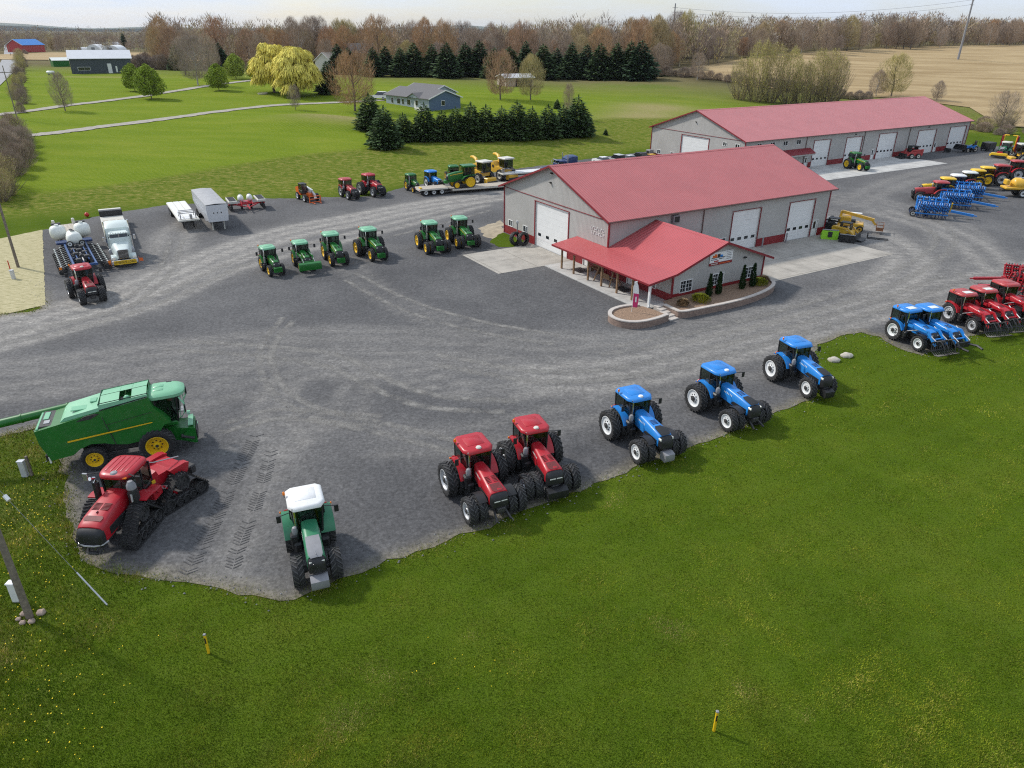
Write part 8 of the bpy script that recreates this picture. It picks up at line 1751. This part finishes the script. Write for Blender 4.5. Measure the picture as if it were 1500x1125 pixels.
weed = sstep(-14, -20, PP[:, 0] + .12 * (PP[:, 1] - 20)); hh *= 1 + .9 * weed; a = rng.random(n) * 6.283; wd = .010 * np.maximum(1, PP[:, 1] / 26) * rng.uniform(.7, 1.5, n) * (1 + .4 * weed); lean = rng.uniform(.2, 1.0, n); b_ = rng.random(n) * 6.283
V = np.zeros((n, 3, 3)); V[:, 0, :2] = PP - np.stack([np.cos(a), np.sin(a)], 1) * wd[:, None]; V[:, 1, :2] = PP + np.stack([np.cos(a), np.sin(a)], 1) * wd[:, None]; V[:, 2, :2] = PP + np.stack([np.cos(b_), np.sin(b_)], 1) * (lean * hh)[:, None]; V[:, 2, 2] = hh
me = bpy.data.meshes.new('grass'); me.vertices.add(3 * n); me.vertices.foreach_set('co', V.reshape(-1)); me.loops.add(3 * n); me.loops.foreach_set('vertex_index', np.arange(3 * n, dtype=np.int32)); me.polygons.add(n); me.polygons.foreach_set('loop_start', np.arange(0, 3 * n, 3, dtype=np.int32)); me.update(calc_edges=True)
spots = sum(np.exp(-(np.hypot(PP[:, 0] - G(*q_[:2]).x, PP[:, 1] - G(*q_[:2]).y) / q_[2]) ** 2) for q_ in [(1088, 1008, .45), (985, 920, .6), (960, 910, .4), (1065, 938, .3), (560, 985, .8), (690, 930, .5), (230, 690, .5), (110, 790, .7), (905, 735, .9), (1180, 1050, .5), (60, 700, .7), (500, 1050, .8)]); dryb = np.clip(1.1 * spots * rng.random(n) + rng.random(n) * .55 + .30 * pat + .35 * weed * rng.random(n) + .5 * np.exp(-ed_ / .5) * rng.random(n), 0, 1); fattr(me, 'tint', np.repeat(dryb, 3))
m, nt, b = new_mat('grass_blades'); c = ramp(nt, attr(nt, 'tint'), [(0, (.092, .150, .007)), (.35, (.138, .200, .011)), (.65, (.208, .245, .024)), (1, (.38, .33, .11))]); big = noise(nt, .22, 5, .6); c = mixc(nt, 1.0, c, ramp(nt, big, [(.32, (.66, .74, .7)), (.5, (1, 1, 1)), (.68, (1.5, 1.32, 1.4))]), 'MULTIPLY'); c = mixc(nt, 1.0, c, ramp(nt, noise(nt, .5, 5, .6, stretch=(1, .12, 1, R(-40))), [(.38, g3(.84)), (.62, g3(1.2))]), 'MULTIPLY'); mid = noise(nt, 1.1, 6, .75); c = mixc(nt, 1.0, c, ramp(nt, mid, [(.34, (.7, .78, .7)), (.5, (1, 1, 1)), (.66, (1.55, 1.32, 1.5))]), 'MULTIPLY'); c = mixc(nt, ramp(nt, noise(nt, .5, 5, .7), [(.58, g3(0)), (.72, g3(.55))]), c, (.24, .235, .05)); nt.links.new(c, b.inputs['Base Color']); b.inputs['Roughness'].default_value = .8; b.inputs['Specular IOR Level'].default_value = .06
me.materials.append(m); tag(link('grass', me), 'short blades of the near lawn', 'grass', None, 'stuff')
P0 = []; 
for cx, cy, sx, sy, k in ((60, 765, 40, 40, 110), (40, 860, 40, 60, 40), (40, 960, 45, 60, 45), (75, 1060, 50, 50, 35), (680, 985, 45, 18, 14), (20, 730, 20, 20, 40), (120, 950, 60, 40, 20)):
    for i in range(k): q = G(cx + rnd.gauss(0, sx), cy + rnd.gauss(0, sy)); P0.append((q.x, q.y, .09))
P0 = np.array(P0); P0 = P0[~inside(P0[:, :2], LOTW) & (P0[:, 1] < 40)]; n = len(P0); r = rng.uniform(.014, .028, n); M['dand'] = simple('dandelion_yellow', (.80, .58, .01), .8, var=.1)
tag(link('dandelions', quadmesh('dandelions', P0 - np.stack([r * 0, r, r * 0], 1), np.stack([r * 0, 2 * r, r * .4], 1), np.stack([r, r * 0, r * 0], 1), 'dand')), 'yellow dandelion heads scattered over the rough left lawn', 'flowers', None, 'stuff')
def prints(name, pts, wd, pitch_):
    L = smooth_line([G(*p) for p in pts], 30); mb = MB().mat('print'); acc = 0
    for a_, c_ in zip(L[:-1], L[1:]):
        d = c_ - a_; l = np.hypot(*d); t_ = d / l; nn = np.array([-t_[1], t_[0]]); s_ = (-acc) % pitch_
        while s_ < l:
            p = a_ + t_ * s_
            if rnd.random() > .12 + .5 * (math.sin(s_ * 1.1 + p[1] * 2.3) > .55):
                for sd_ in (-1, 1):
                    q = lambda u, v: (*(p + t_ * u + nn * v), .048); w2 = wd / 2 * rnd.uniform(.8, 1); mb.add([q(0, sd_ * .03), q(.07, sd_ * .03), q(.07 - w2 * .6, sd_ * w2), q(-w2 * .6, sd_ * w2)], [(0, 1, 2, 3)])
            s_ += pitch_
        acc += l
    o = mb.build(name, smooth=0); me = o.data; bad = sum(p_.normal.z for p_ in me.polygons) < 0
    if bad: me.flip_normals()
    return tag(o, kind='structure')
M['print'] = simple('pressed_dark_gravel', (.082, .080, .079), .95, var=.5, scale=4)
prints('tyre_track', [(374, 640), (345, 700), (300, 790), (268, 850)], .95, .22); prints('tyre_track', [(398, 660), (378, 730), (350, 800), (340, 836)], .85, .22)
M['stone'] = simple('grey_edge_stones', (.25, .245, .24), .9, var=.4, scale=5)
st_ = MB().mat('stone'); pts_ = [LOTR[i] for i in range(len(LOTR))]                  # loose stones thrown over the edge into the grass
V0 = []; F0 = []
for k in range(8000):
    q = rnd.choice(pts_); x, y = q[0] + rnd.gauss(0, .45), q[1] + rnd.gauss(0, .45)
    if y > 70 or y < 20 or abs(x) > 55: continue
    r_ = rnd.uniform(.015, .06); b0 = len(V0); z_ = .04
    V0 += [(x + r_, y, z_), (x, y + r_, z_), (x - r_ * 1.2, y, z_), (x, y - r_ * .8, z_), (x, y, z_ + r_)]; F0 += [(b0, b0 + 1, b0 + 4), (b0 + 1, b0 + 2, b0 + 4), (b0 + 2, b0 + 3, b0 + 4), (b0 + 3, b0, b0 + 4)]
me = bpy.data.meshes.new('gravel_stones'); me.from_pydata(V0, [], F0); me.materials.append(M['stone']); tag(link('gravel_stones', me), 'loose stones along the gravel edge', 'stones', None, 'stuff')

# pale worn wheel lanes: thin sheets with soft, broken edges over the gravel
lane, nt, b = new_mat('worn_lane'); uv = N(nt, 'ShaderNodeUVMap'); sp = N(nt, 'ShaderNodeSeparateXYZ'); nt.links.new(uv.outputs[0], sp.inputs[0])
ew = ramp(nt, sp.outputs[0], [(0, g3(0)), (.3, g3(1)), (.7, g3(1)), (1, g3(0))]); br_ = ramp(nt, noise(nt, .8, 6, .75), [(.38, g3(0)), (.62, g3(.8))]); al = N(nt, 'ShaderNodeMath', operation='MULTIPLY'); nt.links.new(ew, al.inputs[0]); nt.links.new(br_, al.inputs[1]); nt.links.new(al.outputs[0], b.inputs['Alpha'])
nt.links.new(ramp(nt, noise(nt, 5, 4, .7), [(.3, (.20, .19, .175)), (.7, (.34, .325, .295))]), b.inputs['Base Color']); b.inputs['Roughness'].default_value = .95
LANES = [([(0, 492), (140, 463), (250, 425), (350, 380), (470, 342)], .5), ([(0, 505), (150, 472), (270, 430), (360, 388), (480, 350)], .5), ([(260, 500), (400, 508), (500, 522), (560, 552), (640, 580), (760, 588)], .45), ([(240, 512), (380, 522), (480, 538), (540, 566), (620, 596), (740, 604)], .45), ([(430, 470), (400, 510), (410, 560), (470, 600), (560, 610)], .4), ([(415, 465), (382, 510), (392, 566), (456, 612), (560, 625)], .4),
         ([(640, 520), (800, 545), (950, 532), (1080, 500), (1250, 452), (1380, 405)], .5), ([(640, 535), (800, 560), (960, 546), (1090, 513), (1260, 464), (1395, 416)], .5), ([(520, 400), (600, 440), (700, 470), (820, 492)], .4), ([(505, 410), (585, 452), (690, 484), (810, 505)], .4), ([(880, 520), (1010, 500), (1150, 468), (1280, 430), (1370, 385), (1400, 350), (1370, 320)], .5), ([(900, 508), (1010, 488), (1140, 457), (1260, 420), (1345, 378), (1372, 350), (1345, 325)], .5),
         ([(330, 620), (420, 600), (560, 620), (700, 655)], .4), ([(320, 635), (420, 614), (555, 635), (690, 672)], .4), ([(170, 450), (230, 400), (250, 350)], .4), ([(190, 452), (248, 402), (268, 350)], .4), ([(1400, 400), (1450, 420), (1510, 430)], .6), ([(560, 350), (640, 330), (720, 308)], .5)]
for i, (pts, wd) in enumerate(LANES):
    L = smooth_line([G(*p) for p in pts], 12); mb = MB(); mb.mats = [lane]; rows = []
    for k, p in enumerate(L):
        q_ = L[min(k + 1, len(L) - 1)] - L[max(k - 1, 0)]; q_ = q_ / (np.hypot(*q_) + 1e-9); nn = np.array([-q_[1], q_[0]]) * wd; rows.append([(*(p - nn), .034 + .0006 * i), (*(p + nn), .034 + .0006 * i)])
    mb.loft(rows, cap=False, closed=False); o = mb.build('wheel_lane'); me = o.data; ul = me.uv_layers.new(name='UVMap')
    for poly in me.polygons:
        for li in poly.loop_indices: ul.data[li].uv = (float(me.loops[li].vertex_index % 2), 0)
    if sum(p_.normal.z for p_ in me.polygons) < 0: me.flip_normals()
    tag(o, kind='structure')
